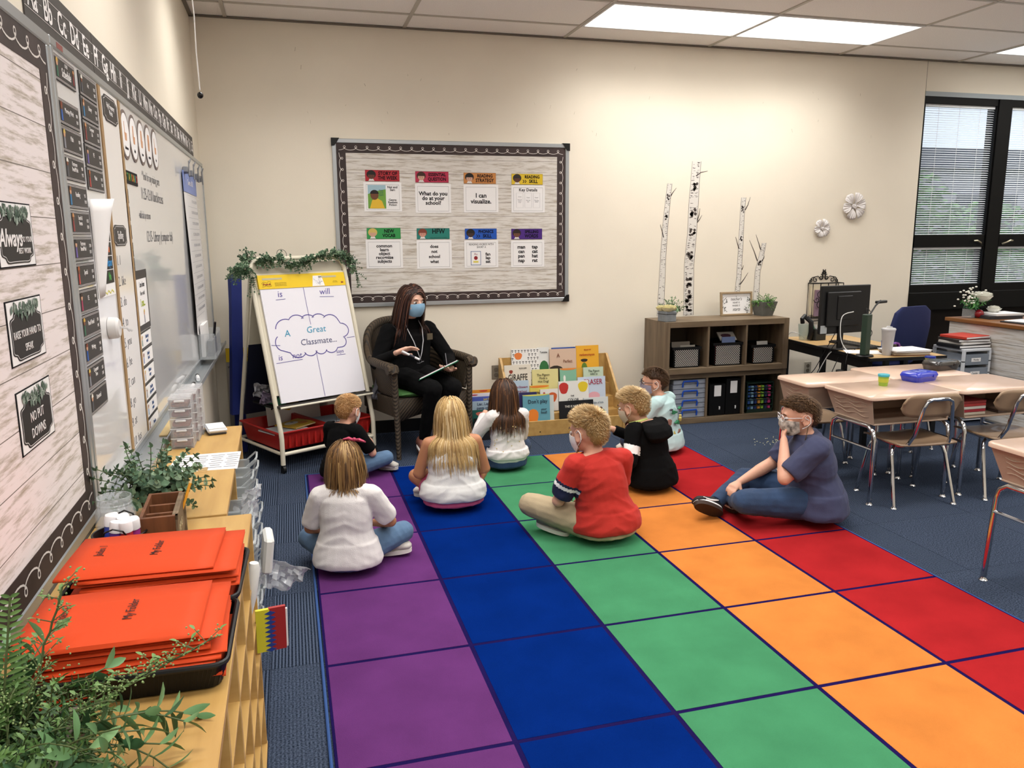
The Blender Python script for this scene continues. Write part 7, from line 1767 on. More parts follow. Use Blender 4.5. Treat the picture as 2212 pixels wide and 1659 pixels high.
book('a', -.175, 2.135, 2.352, .245, .510, '#d8d0c0', 'cream book with tall dark letters GIRAFFE', [('by Jory John', .4, .90, .014, .9), ('GIRAFFE', 0, .62, .075, .58)], '#2a201a', [('#8a3a2a', -.5, .80, .14, .06)])
book('a', -.178, 2.359, 2.578, .245, .465, '#d3c98c', 'pale yellow book reading The Pigeon Finds a Hot Dog', [('The Pigeon\nFinds a\nHot Dog!', -.15, .68, .026, .9)], '#5a5438', [('#c8907a', .1, .05, .9, .12)])
book('a', -.165, 2.596, 2.737, .245, .462, '#7fb096', 'mint green book with an orange band, middle of the third tier', art=[('#d8823a', 0, .97, 1., .05), ('#e2e0d8', -.45, .60, .13, .16)])
book('a', -.158, 2.739, 2.850, .245, .458, '#cfa040', 'ochre book between the mint and pale green ones')
book('a', -.178, 2.790, 2.963, .245, .462, '#bccbb4', 'pale green book reading The Pigeon HAS to', [('The Pigeon\nHAS to', .05, .80, .025, .85)], '#4a5a4a')
book('a', -.270, 2.150, 2.306, .150, .402, '#a9bccb', 'pale blue book reading How Do Dinosaurs', [('How Do Dinosaurs', 0, .80, .023, .75), ('Get Well Soon?', .1, .66, .022, .75)], '#8a3050')
book('a', -.262, 2.316, 2.473, .150, .355, '#d0c05a', 'yellow book with orange band reading A Big Day', [('A Big Day', 0, .72, .022, .9)], '#5a3a2a', [('#d87a2c', 0, .95, 1., .05)])
book('a', -.274, 2.395, 2.544, .150, .323, '#d9d4ce', 'white book with orange fox-coloured shape behind the Don\'t Play book', art=[('#c05a2a', .35, .62, .5, .25), ('#b04a42', -.55, .80, .12, .08)])
book('a', -.262, 2.713, 2.949, .150, .399, '#bcc8d8', 'pale blue book reading ERASER', [('ERASER', .1, .83, .060, .8)], '#a02a44', [('#d8a0a8', .15, .32, .42, .22)])
book('a', -.276, 2.547, 2.800, .150, .377, '#dcdad4', 'white book reading The Color Monster with red and yellow shapes', [('THE', -.1, .48, .016, 1), ('COLOR', -.05, .34, .030, .9), ('MONSTER', -.05, .17, .030, .9)], '#2a2a34', [('#b8302c', -.65, .76, .30, .22), ('#d6bc2a', .62, .78, .32, .20)])
book('a', -.348, 2.207, 2.349, .058, .321, '#2e2a58', 'dark purple book behind the Don\'t Play with Your Food book')
book('a', -.360, 2.420, 2.481, .058, .291, '#c0c8c4', 'grey-white book peeking out right of the Don\'t Play book')
book('a', -.375, 2.225, 2.443, .058, .306, '#5f98a8', 'blue book with yellow edge reading Don\'t play with your food', [("Don't play", .1, .78, .042, .9), ('your\nfood!', .55, .48, .026, .9)], '#20283a', [('#cfc95a', 0, .985, 1., .03), ('#d87a28', -.25, .30, .38, .28)])
book('a', -.350, 2.730, 2.937, .058, .250, '#ccd0ce', 'white book with faded green figures reading tale of kids', [('Sale of kids', .2, .78, .022, .85)], '#6a7a88', [('#8aa888', .45, .35, .28, .2), ('#5a3c2c', .4, .52, .12, .09)])
book('a', -.375, 2.520, 2.802, .058, .240, '#17181c', 'black wide book reading THIS IS NOT MY HAT', [('THIS IS NOT MY HAT', 0, .76, .024, .85), ('JON KLASSEN', 0, .60, .013, .85)], '#cfcac0')
# crate of books left of the rack
cr_ = thing('book_crate', 'black crate of picture books between the wicker chair and display rack', 'crate', (1.94, -.29, 0))
for a in ((-.13, .12, -.165, -.158, .0, .09), (-.13, .12, .158, .165, .0, .20), (-.13, -.123, -.158, .158, 0, .15), (.113, .12, -.158, .158, 0, .15), (-.13, .12, -.158, .158, 0, .008)): MB().box(*a).build('panel', mat('crate_black', '#16161a', .5), cr_, smooth=False)
for k, (y, z0, z1, c, lab, ln, ic, art) in enumerate([(-.155, .01, .165, '#101012', 'black book reading Feelings at the front of the crate', [('Feelings', 0, .50, .050, .9)], '#d8d4d0', []), (-.195, .01, .218, '#1f5a52', 'teal book with coral shapes in the crate', [], '#111', [('#c86a5a', -.4, .86, .35, .08)]), (-.235, .01, .275, '#9fb4c2', 'pale blue book reading Liar, Liar in the crate', [('Liar, Liar,\npants on f', -.1, .86, .030, .9)], '#232c4a', []), (-.265, .01, .300, '#4a5aa8', 'periwinkle book with yellow lettering in the crate', [('just like', .3, .93, .024, .9)], '#d8c040', []), (-.285, .01, .318, '#d8d4d8', 'white book with pink marks in the crate', [], '#111', [('#b84a5a', -.6, .96, .3, .02)]), (-.31, .01, .335, '#d08a2c', 'orange and yellow book at the back of the crate', [], '#111', [('#b83a2c', .2, .97, .3, .02)])]):
    book('c', -.29-.155-(-.155-y)*-1+.0 if False else -.445+.045*k+.012, 1.825, 2.045, z0, z1, c, lab, ln, ic, art, -4, 'picture books in the crate')
# cardboard carton
t = thing('cardboard_box', 'open cardboard carton with raised flap between bookrack and cube shelf', 'box', (3.17, -.33, 0))
M_card = mat('cardboard', '#a98d68', .8, var=.06, vscale=8); x0, x1, y0, y1 = -.10, .17, -.17, .12
for a in ((x0, x1, y0, y0+.004, 0, .17), (x0, x1, y1-.004, y1, 0, .17), (x0, x0+.004, y0, y1, 0, .17), (x1-.004, x1, y0, y1, 0, .17), (x0, x1, y0, y1, 0, .004)): MB().box(*a).build('panel', M_card, t, smooth=False)
m = MB(TR(0, y0, .17, 12, 0, 0)); m.box(-.02, x1, -.002, .002, 0, .12); m.build('flap', M_card, t, smooth=False)
MB().box(x0-.0006, x0, y0+.02, y0+.13, .02, .14).build('red_patch', mat('carton_red', '#5a1c1c', .6), t, smooth=False); MB().box(-.06, .0, y0-.0008, y0, .03, .11).build('shipping_label', M_white, t, smooth=False)
MB().box(x0+.01, x1-.03, y0+.03, y1-.03, .12, .16).build('papers_inside', M_white, t, smooth=False); text('Hello', .04, mat('magenta_ink', '#a82a5a', .5), t, -.05, .185, .08)

# ================================================================= cube shelves
M_oak = wood('grey_oak', '#7c6a54', '#594938', .5, (6, 6, .8), 3); M_oakh = wood('grey_oak_flat', '#7e6c56', '#5d4d39', .5, (.8, 6, 6), 3)
def cube(x, y, z, lab):
    t = thing('cube_shelf', lab, 'shelf', (x, y, z), 0, 'three-cube shelves'); w, d, h = 1.11, .375, .418; fr_ = .046
    for a in ((0, fr_), (w-fr_, w)): MB().box(a[0], a[1], -d, 0, 0, h, .0015).build('side_panel', M_oak, t)
    for a in ((0, fr_), (h-fr_, h)): MB().box(fr_, w-fr_, -d, 0, a[0], a[1], .0015).build('top_panel' if a[0] else 'bottom_panel', M_oakh, t)
    for k in (1, 2): q = fr_+(w-2*fr_)*k/3.; MB().box(q-.008, q+.008, -d+.003, 0, fr_, h-fr_, .001).build('divider', M_oak, t)
    MB().box(.01, w-.01, -.006, 0, .01, h-.01).build('back_panel', mat('oak_dark', '#4a3d2f', .6), t, smooth=False); return t
cube(3.375, -.055, 0, 'lower grey oak three-cube shelf standing on the carpet'); cube(3.352, -.095, .418, 'upper grey oak three-cube shelf stacked on the lower one')
def lattice_basket(x0, x1, z, h, lab, y=-.43, fill=(), lean=0, d=.26):
    t = thing('lattice_basket', lab, 'basket', ((x0+x1)/2, y, z), 0, 'black lattice baskets'); w = (x1-x0)/2; fl = .03
    for (zz, t_) in ((0, .008), (h-.022, .022)):
        m = MB(); e = fl*zz/h; m.box(-w+fl-e, w-fl+e, -.004, 0, zz, zz+t_); m.box(-w+fl-e, w-fl+e, d, d+.004, zz, zz+t_); m.box(-w+fl-e, -w+fl-e+.004, 0, d, zz, zz+t_); m.box(w-fl+e-.004, w-fl+e, 0, d, zz, zz+t_)
        if zz == 0: m.box(-w+fl, w-fl, 0, d, 0, .003)
        m.build('rim' if zz else 'base', M_blackm, t, smooth=False)
    m = MB(); n = int(w*2/.017)
    for i in range(-8, n+8):
        for s in (-1, 1):
            a, b = [], []
            xa, xb = -w+fl*.5+i*.0175, -w+fl*.5+i*.0175+s*h*.8; za, zb = .006, h-.016
            lo, hi = -w+fl*.6, w-fl*.6
            if xa == xb: continue
            def cl(xx, X0, Z0, X1, Z1): q = (xx-X0)/(X1-X0); return Z0+(Z1-Z0)*q
            A, B = (xa, za), (xb, zb)
            if A[0] > B[0]: A, B = B, A
            if B[0] < lo or A[0] > hi: continue
            if A[0] < lo: A = (lo, cl(lo, A[0], A[1], B[0], B[1]))
            if B[0] > hi: B = (hi, cl(hi, A[0], A[1], B[0], B[1]))
            m.ribbon([A, B], .0042, -.001, .001)
    for q in (0, d):   # side walls solid-ish strips
        pass
    m.box(-w+fl*.6, -w+fl*.6+.003, 0, d, .006, h-.02); m.box(w-fl*.6-.003, w-fl*.6, 0, d, .006, h-.02)
    m.build('lattice', M_blackm, t, smooth=False, kind='stuff')
    MB().box(-w+.032, w-.032, .0005, .004, .008, h-.025).build('paper_liner', mat('liner', '#e6e2da', .7), t, smooth=False)
    for k, (c, u0, u1, zz0, zz1, yy) in enumerate(fill): m = MB(TR(0, yy, 0, -6, 0, 0)); m.box(u0, u1, 0, .006, zz0, zz1); m.build('contents', mat('fill_'+c, c, .6), t, smooth=False)
    return t
U = .418+.0472
lattice_basket(3.435, 3.70, U, .165, 'black lattice basket of papers in the upper left cube', fill=[('#6a6258', -.10, .06, .10, .20, .05), ('#8d877c', -.04, .09, .10, .175, .02)])
lattice_basket(3.795, 4.075, U, .185, 'black lattice basket of books in the upper middle cube', fill=[('#8a2430', -.11, -.02, .01, .17, .014), ('#6a7aa0', -.03, .09, .08, .225, .03), ('#4a3a6a', .02, .10, .02, .21, .05)])
lattice_basket(4.14, 4.375, U, .155, 'black lattice basket with orange contents in the upper right cube', fill=[('#b05a2a', -.09, .0, .01, .12, .014), ('#b8b4ae', -.02, .08, .10, .175, .05)])
b_ = book('c', -.36, 3.90, 4.05, .655, .745, '#c8c4bc', 'pale magazine lying tilted on top of the middle basket', art=[('#5a3c4a', -.1, .5, .6, .3)], tilt=-50, grp='magazines in the cubes')
# latched trays
for k in range(8):
    t = thing('project_case', 'clear project case with blue latch, %s of the stack in the lower left cube' % ['lowest', 'second', 'third', 'fourth', 'fifth', 'sixth', 'seventh', 'topmost'][k], 'case', (3.615, -.41, .0465+.0395*k), 0, 'clear project cases')
    MB().box(-.150+.004*(k % 2), .150-.005*(k % 3 == 1), 0, .30, 0, .037, .004).build('tray', mat('case_clear', '#aeb6c4', .2, alpha=.55), t)
    MB().box(-.13, .13, .01, .28, .004, .024).build('papers', mat('case_paper', '#a9a9ae', .6), t, smooth=False)
    if k % 2 == 1: m = MB(); m.tube([(-.065, -.002, -.02), (-.065, -.008, .012), (-.060, -.010, .026), (.060, -.010, .026), (.065, -.008, .012), (.065, -.002, -.02)], .007, 8); m.build('handle', mat('latch_blue', '#2352b8', .35), t)
for k, (x0, x1, lab) in enumerate(((3.80, 3.945, 'black magazine box with a white label, left in the lower middle cube'), (3.952, 4.086, 'black magazine box with printed label, right in the lower middle cube'))):
    t = thing('magazine_box', lab, 'file box', ((x0+x1)/2, -.40, .0465), 0, 'black magazine boxes'); w = (x1-x0)/2
    m = MB(); m.box(-w, w, 0, .25, 0, .26+.04*k, .003); m.build('box', M_black, t)
    m = MB(); m.box(-.03+.0*k, .032, -.0012, 0, .16+.02*k, .25+.03*k); m.build('label_card', M_white, t, smooth=False)
    m = MB(); m.tube([(.02, -.003, .05), (.02, -.006, .062), (.02, -.003, .075)], .006, 8); m.build('pull_ring', mat('ring_white', '#cfcfcf', .3), t)
t = thing('paint_organizer', 'dark green organizer of coloured paint sticks in the lower right cube', 'organizer', (4.27, -.40, .0465))
for a in ((-.125, .125, 0, .12, 0, .01), (-.125, .125, 0, .01, .01, .03), (-.125, -.118, 0, .12, .01, .25), (.118, .125, 0, .12, .01, .25), (-.125, .125, 0, .12, .245, .255), (-.125, .125, .11, .12, .01, .25)): MB().box(*a).build('panel', mat('org_green', '#10261c', .5), t, smooth=False)
for k in range(4): MB().box(-.118, .118, .0, .006, .055+.05*k, .062+.05*k).build('shelf_lip', MATS['org_green'], t, smooth=False)
for k, c in enumerate(['#2c4f8a', '#7aa0b8', '#23356a', '#c88a3c', '#86b83a', '#2a3a5a', '#c23a72']):
    for r in range(4): MB().box(-.108+.032*k, -.086+.032*k, .008, .05, .016+.056*r, .056+.056*r, .003).build('paint_stick', mat('stick_'+c, c, .5), t)

# on top of the cube shelf
ZT = .836
def blades(t, n, r0, z0, L_, lw, seed, mats_, spread=.9, name='leaves', droop=.5, ll=None, pair=True, step=.014):
    st = MB(); lf = MB(); rnd = random.Random(seed)
    for k in range(n):
        a = rnd.uniform(0, 6.28); e = rnd.uniform(1.5-spread, 1.5); sprig(st, lf, (r0*cos(a)*rnd.random(), r0*sin(a)*rnd.random(), z0), (cos(a)*cos(e), sin(a)*cos(e), sin(e)), L_*rnd.uniform(.6, 1.1), seed*77+k, lw, ll or lw*2.2, step, droop=droop, pair=pair, r=.0008)
    st.build('stems', MATS['stem_green'], t, kind='stuff'); lf.build(name, mats_, t, kind='stuff')
M_petal = mat('rose_petal', '#e8dfae', .6, sheen=.2); M_petw = mat('peony_petal', '#e4e4da', .6)
def rose(par, c, r, m_, seed=1, nm='blossom'):
    rnd = random.Random(seed); mb = MB()
    for L_, (n, rr, tm) in enumerate(((3, .30, 2.5), (4, .48, 2.25), (5, .66, 2.0), (6, .84, 1.75), (7, 1., 1.5))):
        for k in range(n):
            a = 2*pi*k/n+L_*.7+rnd.uniform(-.15, .15); vs = []; fs = []; sz = rnd.uniform(.92, 1.06)
            for i in range(6):
                for j in range(6):
                    u, v = i/5., (j/5.-.5)*2; th = .25+(tm-.25)*u*(1-.10*v*v); an = a+v*(.75 if L_ else 1.1)*(1-.15*u); R_ = r*rr*sz*(1+.10*(u > .9)+.03*v*v)
                    vs.append((c[0]+R_*sin(th)*cos(an), c[1]+R_*sin(th)*sin(an), c[2]-R_*cos(th)*.85+r*(.1-.12*rr)))
            for i in range(5):
                for j in range(5): q = i*6+j; fs.append((q, q+1, q+7, q+6))
            mb.add(vs, fs)
    return mb.build(nm, m_, par)
M_slate = mat('slate_pot', '#7f8488', .8, var=.12, vscale=30); M_conc = mat('concrete_pot', '#656661', .85, var=.1, vscale=30)
t = thing('rose_pot', 'grey square pot with cream roses on the left end of the cube shelf', 'plant pot', (3.405, -.39, ZT), 12)
MB().box(-.052, .052, -.052, .052, 0, .082, .004).build('pot', M_slate, t); m = MB(); m.tube([(-.053, -.053, .06), (.053, -.053, .06), (.053, .053, .06), (-.053, .053, .06)], .002, 5, closed=True); m.build('wire_band', mat('wire_dark', '#2e3230'), t)
for k, (x, y, z, r) in enumerate(((-.02, -.03, .118, .048), (.045, .0, .112, .038), (-.03, .035, .112, .040))): rose(t, (x, y, z), r, M_petal, k)
t = thing('small_plant', 'small grey pot with pointed green leaves beside the rose pot', 'plant', (3.495, -.30, ZT))
m = MB(); m.lathe([(.027, 0), (.036, .072), (.033, .072), (.025, .01)], 18); m.build('pot', M_slate, t); blades(t, 26, .02, .06, .12, .011, 31, GB, 1.1, ll=.032)
t = thing('green_plant', 'tapered grey pot with bright green small-leaved plant at the right end of the cube shelf', 'plant', (4.372, -.23, ZT), 8)
m = MB(); m.add([(sx*a, sy*a, z) for a, z in ((.052, 0), (.078, .118), (.070, .118), (.048, .01)) for sx, sy in ((-1, -1), (1, -1), (1, 1), (-1, 1))], [(0, 3, 2, 1)]+[(4*r+i, 4*r+(i+1) % 4, 4*r+4+(i+1) % 4, 4*r+4+i) for r in range(3) for i in range(4)]+[(12, 13, 14, 15)]); m.build('pot', M_conc, t, smooth=False)
blades(t, 75, .065, .10, .085, .009, 32, [mat('lime_a', '#5f8f43', .6), mat('lime_b', '#86b463', .6), mat('lime_c', '#44703a', .6)], 1.35, droop=1.2, ll=.012, step=.009)
t = thing('framed_sign', 'small wood-framed sign reading teacher\'s heart on the cube shelf', 'framed sign', (4.150, -.165, ZT), 0); t.rotation_euler.x = radians(-6)
for a in ((-.148, .148, 0, .016), (-.148, .148, .182, .198), (-.148, -.132, .016, .182), (.132, .148, .016, .182)): MB().box(a[0], a[1], -.022, 0, a[2], a[3], .002).build('frame_rail', mat('frame_wood', '#9a8466', .6), t)
MB().box(-.132, .132, -.010, -.004, .016, .182).build('print', M_white, t, smooth=False)
for s_, z, sz, sx, sh_ in (('a', .160, .016, 1, .2), ("teacher's", .137, .036, .8, .3), ('HEART IS', .107, .020, .8, 0), ('WHERE IT', .082, .020, .8, 0), ('starts', .052, .038, .8, .3)): text(s_, sz, M_ink, t, 0, z, -.0102, sx=sx, shear=sh_)
for sx in (-1, 1):
    m = MB(); leaves(m, sx*.11-.018, sx*.11+.018, .165, 16, 5+sx, -.0104, .014, .09); leaves(m, sx*.10-.018, sx*.10+.018, .08, 12, 8+sx, -.0104, .014, .06); m.build('leaf_print', [mat('leaf_grey', '#6a6a68', .6)]*3, t, smooth=False, kind='stuff')

# ================================================================= pupil desks and chairs
M_lam = mat('desk_laminate', '#c9ac98', .28, spec=.5, coat=.25); M_plas = mat('desk_plastic', '#a58f7c', .5, bump=.3, bscale=300); M_chr = mat('chrome', '#c6c6c8', .12, metal=1.)
def rrect(w, d, r, z, n=5):
    pts = []
    for (sx, sy, s0) in ((1, -1, -pi/2), (1, 1, 0), (-1, 1, pi/2), (-1, -1, pi)):
        for i in range(n): an = s0+i*pi/2/(n-1); pts.append((sx*(w-r)+r*cos(an), sy*(d-r)+r*sin(an), z))
    return pts
def pupil_desk(lab, x0, x1, y0, y1, rz=0, zt=.625, splay=0, books=False):
    t = thing('pupil_desk', lab, 'desk', ((x0+x1)/2, (y0+y1)/2, 0), rz, 'pupil desks'); w, d = (x1-x0)/2, (y1-y0)/2
    m = MB(); rings = [rrect(w-.012, d-.012, .03, zt-.026), rrect(w, d, .04, zt-.020), rrect(w, d, .04, zt-.006), rrect(w-.006, d-.006, .036, zt)]
    n = len(rings[0]); m.add(sum(rings, []), [tuple(range(n))[::-1]]+[(r*n+i, r*n+(i+1) % n, (r+1)*n+(i+1) % n, (r+1)*n+i) for r in range(3) for i in range(n)]+[tuple(3*n+i for i in range(n))]); m.build('top', M_lam, t, auto=50)
    zb = zt-.165; th_ = .006
    def wall(name, a, b, c, e):
        m = MB(); m.add([a, b, c, e]+[tuple(Vector(p)*.0+Vector((p[0]*.975, p[1]*.975, p[2]))) for p in (a, b, c, e)], [(0, 1, 2, 3), (7, 6, 5, 4), (0, 4, 5, 1), (1, 5, 6, 2), (2, 6, 7, 3), (3, 7, 4, 0)]); return m.build(name, M_plas, t, smooth=False)
    for s in (-1, 1):
        o = wall('side_panel', (s*(w-.02), -d+.02, zt-.024), (s*(w-.02), d-.02, zt-.024), (s*(w-.06), d-.06, zb), (s*(w-.055), -d+.035, zb))
        for k in range(4):
            m = MB(); zz = zt-.055-.024*k; m.tube([(s*(w-.0185-.27*(zt-zz-.02)), -d+.07+.02*i, zz+.006*sin(i*.9+k)) for i in range(int((2*d-.14)/.02)+1)], .0028, 5); m.build('wave_rib', M_plas, o)
    wall('back_panel', (-w+.02, d-.02, zt-.024), (w-.02, d-.02, zt-.024), (w-.06, d-.06, zb), (-w+.06, d-.06, zb))
    MB().box(-w+.055, w-.055, -d+.03, d-.055, zb-.004, zb+.004, .002).build('tray_bottom', M_plas, t)
    if books:
        for k, c in enumerate(('#c8c0b0', '#a02c38', '#d8d4cc', '#b03a3a', '#8a3030')): MB().box(-w+.07, -w+.23, -d+.06, d-.10, zb+.006+.017*k, zb+.021+.017*k, .001).build('stored_book', mat('sb_'+c, c, .6), t)
        for k, c in enumerate(('#4a3a34', '#6a5a50')): MB().box(.02, .20, -d+.06, d-.10, zb+.006+.014*k, zb+.018+.014*k, .001).build('stored_book', mat('sb_'+c, c, .6), t)
    for s in (-1, 1):
        xx = s*(w-.052); a, b = -d+.02, d-.05; zl = zb-.012; xo = xx+s*splay
        m = MB(); m.tube([(xo, a, .012), (xx+s*splay*.2, a, zl-.07), (xx, a+.012, zl-.028), (xx, a+.05, zl-.004), (xx, b-.05, zl-.004), (xx, b-.012, zl-.028), (xx+s*splay*.2, b, zl-.07), (xo, b, .012)], .0125, 10); m.build('leg_frame', M_chr, t, auto=60)
        m = MB(); m.tube([(xx+s*splay*.45, a, zl-.13), (xx+s*splay*.45, b, zl-.13)], .0085, 8); m.build('side_stretcher', M_chr, t)
        for y in (a, b): m = MB(); m.lathe([(.019, 0), (.019, .004), (.013, .012), (.012, .02)], 14, TR(xo, y, 0)); m.build('foot_glide', M_chr, t)
    return t
pupil_desk('beige pupil desk with the blue pencil box, front left of the four', 3.588, 4.196, -2.515, -2.085)
pupil_desk('beige pupil desk back left of the four, nearest the cube shelf', 3.500, 4.110, -2.075, -1.735, 180)
pupil_desk('beige pupil desk with books inside, front right of the four', 4.204, 4.812, -2.515, -2.085, books=True)
pupil_desk('beige pupil desk holding the black pencil box, back right of the four', 4.118, 4.725, -2.075, -1.640, 180)
pupil_desk('beige pupil desk standing alone, cut by the right picture edge', 3.415, 4.03, -3.86, -3.42, splay=.03)
M_seat = mat('seat_plastic', '#8f765e', .32, spec=.5, coat=.2); M_seatd = mat('seat_tan', '#9a8168', .4, spec=.45)
def pupil_chair(lab, x, y, rz, s=1.):
    t = thing('pupil_chair', lab, 'chair', (x, y, 0), rz, 'pupil chairs'); t.scale = (s, s, s)   # +Y front of seat
    m = MB(); vs = []; N = 10
    for i in range(N+1):
        for j in range(N+1):
            u, v = (i/N-.5)*2, (j/N-.5)*2; k_ = 1-.16*max(0, v)**2-.10*max(0, -v)**2*abs(u); vs.append((u*.185*(1-.06*v)*k_, v*.185, .362-.012*(1-u*u)*(1-v*v)+.006*abs(u)**3-.018*max(0, v)**3))
    m.add(vs, [(i*(N+1)+j, (i+1)*(N+1)+j, (i+1)*(N+1)+j+1, i*(N+1)+j+1) for i in range(N) for j in range(N)]); o = m.build('seat', M_seat, t); md = o.modifiers.new('s', 'SOLIDIFY'); md.thickness = .010
    m = MB(); vs = []; Nx, Nz = 26, 6
    for i in range(Nx+1):
        for j in range(Nz+1):
            u, v = (i/Nx-.5)*2, (j/Nz-.5)*2; hh = .066*max(.05, 1-abs(u)**7)**.5; vs.append((u*.178, -.205+.030*u*u-.018*v-.0,   .580+v*hh))
    m.add(vs, [(i*(Nz+1)+j, (i+1)*(Nz+1)+j, (i+1)*(Nz+1)+j+1, i*(Nz+1)+j+1) for i in range(Nx) for j in range(Nz)]); o = m.build('backrest', M_seatd, t); md = o.modifiers.new('s', 'SOLIDIFY'); md.thickness = .012
    m = MB(); m.tube([(-.135, .10, .345), (-.135, -.12, .340), (-.130, -.17, .352), (-.115, -.205, .42), (-.088, -.228, .58), (-.075, -.236, .612), (-.050, -.238, .625), (.050, -.238, .625), (.075, -.236, .612), (.088, -.228, .58), (.115, -.205, .42), (.130, -.17, .352), (.135, -.12, .340), (.135, .10, .345)], .0105, 10); m.build('back_frame', M_chr, t)
    for sg in (-1, 1):
        for (y0_, y1_, nm) in ((-.085, -.185, 'leg'), (.075, .15, 'leg')):
            m = MB(); m.tube([(sg*.09, y0_, .340), (sg*.135, y0_, .338), (sg*.160, y0_+(y1_-y0_)*.12, .318), (sg*.170, y0_+(y1_-y0_)*.25, .28), (sg*.190, y1_, .012)], .0105, 10); l = m.build(nm, M_chr, t)
            m = MB(); m.lathe([(.017, 0), (.017, .004), (.011, .012), (.0105, .018)], 12, TR(sg*.190, y1_, 0)); m.build('glide', M_chr, l)
    return t
pupil_chair('brown plastic pupil chair pushed in at the front left desk', 3.925, -2.42, -4)
for lab, x, y, rz in (('brown plastic pupil chair pushed in at the front right desk with books', 4.535, -2.45, -6), ('tan pupil chair behind the back left desk, only its top showing', 3.93, -1.575, 176), ('tan pupil chair behind the back right desk, only its top showing', 4.70, -1.50, 180)):
    c = dup([o for o in COL.objects if o.name == 'pupil_chair'][0], (x, y, 0), rz, lab)
    if y > -2: c.scale = (.88, .88, .84)
# things on the pupil desks
t = thing('dough_tub', 'small green tub of modelling dough with turquoise lid on the front left desk', 'tub', (3.895, -2.235, .625))
m = MB(); m.lathe([(.024, 0), (.030, .058)], 20); m.build('tub', mat('dough_green', '#8fae3a', .5), t); m = MB(); m.lathe([(.032, .056), (.033, .066), (.031, .069), (.001, .068)], 22); m.build('lid', mat('lid_teal', '#3fa3b3', .35), t)
m = MB(); m.lathe([(.0275, .022), (.0290, .045)], 20, cap=False); m.build('label_band', mat('dough_band', '#b3b93a', .5), t)
def pbox(lab, x, y, w, d, h, rz, c):
    t = thing('pencil_box', lab, 'pencil box', (x, y, .625), rz); m_ = mat('pb_'+c, c, .22, spec=.6, coat=.4)
    m = MB(); m.loft([((0, 0, 0), (w*.90, 0, 0), (0, d*.90, 0)), ((0, 0, h*.55), (w, 0, 0), (0, d, 0))], 28, p=7); m.build('base', m_, t)
    m = MB(); m.loft([((0, 0, h*.55), (w*1.02, 0, 0), (0, d*1.02, 0)), ((0, 0, h*.66), (w*1.02, 0, 0), (0, d*1.02, 0)), ((0, 0, h*.95), (w*.93, 0, 0), (0, d*.93, 0)), ((0, 0, h), (w*.88, 0, 0), (0, d*.88, 0))], 28, p=7); l = m.build('lid', m_, t)
    for k in range(3): m = MB(); m.box(-w*.7+k*w*.5, -w*.7+k*w*.5+w*.38, -d*.4, d*.4, h-.001, h+.0015, .001); m.build('raised_panel', m_, l)
    m = MB(); m.box(w*.35, w*.5, -d*1.04-.004, -d*.96, h*.45, h*.75, .002); m.build('latch', m_, t)
pbox('translucent blue plastic pencil box on the front left desk', 4.225, -2.150, .105, .066, .055, 14, '#1c2fb0'); pbox('black plastic pencil box on the back right desk', 4.655, -1.865, .110, .066, .062, 8, '#241f1e')
t = thing('dough_tub', 'dough tub with dark blue lid behind the black pencil box', 'tub', (4.69, -1.735, .625)); m = MB(); m.lathe([(.026, 0), (.031, .055)], 18); m.build('tub', mat('dough_olive', '#8a8f3a', .5), t); m = MB(); m.lathe([(.034, .055), (.034, .066), (.001, .067)], 18); m.build('lid', mat('lid_blue', '#1c2f8a', .35), t)

# ================================================================= computer table
tz = .65; t = thing('computer_table', 'rectangular table with wood top and black edge under the computer', 'table', (4.43, -1.475, 0), 0)
T = Matrix.Rotation(radians(-4.5), 4, 'Z'); TW = Matrix.Translation((4.43, -1.475, 0)) @ T
m = MB(T); m.box(0, .61, 0, 1.22, tz-.024, tz-.001, .002); m.build('table_edge', M_blackm, t); m = MB(T); m.box(.006, .604, .006, 1.214, tz-.002, tz, 0); m.build('table_top', wood('maple_top', '#c8a878', '#b7935f', .35, (6, .8, 6), 3), t, smooth=False)
for x in (.03, .58):
    for y in (.06, .62, 1.16): m = MB(T); m.box(x-.018, x+.018, y-.018, y+.018, 0, tz-.024); m.build('leg', M_blackm, t, smooth=False)
m = MB(T); m.box(.02, .035, .05, 1.17, tz-.09, tz-.024); m.build('apron', M_blackm, t, smooth=False)
mo = thing('monitor', 'black computer monitor seen from the back on its stand', 'monitor', (4.585, -.97, tz), 6)
m = MB(); m.box(-.235, .235, -.012, .016, .115, .475, .004); m.build('housing', mat('monitor_black', '#0e0e10', .45), mo)
m = MB(); m.box(-.19, .13, -.032, -.010, .17, .43, .006); m.box(-.10, .04, -.040, -.03, .22, .40, .004); m.build('rear_cover', mat('monitor_black', '#0e0e10'), mo); MB().box(-.225, .225, .0155, .0175, .13, .465).build('screen', mat('screen_dark', '#1c2230', .15), mo, smooth=False)
m = MB(); m.box(-.07, -.02, -.03, -.012, .0, .25, .003); m.build('stand_neck', M_blackm, mo); m = MB(); m.box(-.15, .09, -.10, .11, 0, .012, .004); m.build('stand_base', M_blackm, mo); MB().box(-.23, -.17, -.0135, -.0122, .12, .18).build('sticker', mat('sticker_grey', '#a9aeb0', .5), mo, smooth=False)
def cable(lab, pts, r=.003, m_=None, name='cable'):
    P_ = [Vector(p) for p in pts]; out = []
    for i in range(len(P_)-1):
        a, b, c, d = P_[max(i-1, 0)], P_[i], P_[i+1], P_[min(i+2, len(P_)-1)]
        for k in range(6): q = k/6.; out.append(.5*((2*b)+(c-a)*q+(2*a-5*b+4*c-d)*q*q+(3*b-a-3*c+d)*q**3))
    out.append(P_[-1]); m = MB(); m.tube(out, r, 6); o = m.build(name, m_ or M_blackm); tag(o, lab, 'cable', 'computer cables'); return o
M_wc = mat('cable_white', '#cfcfcc', .4)
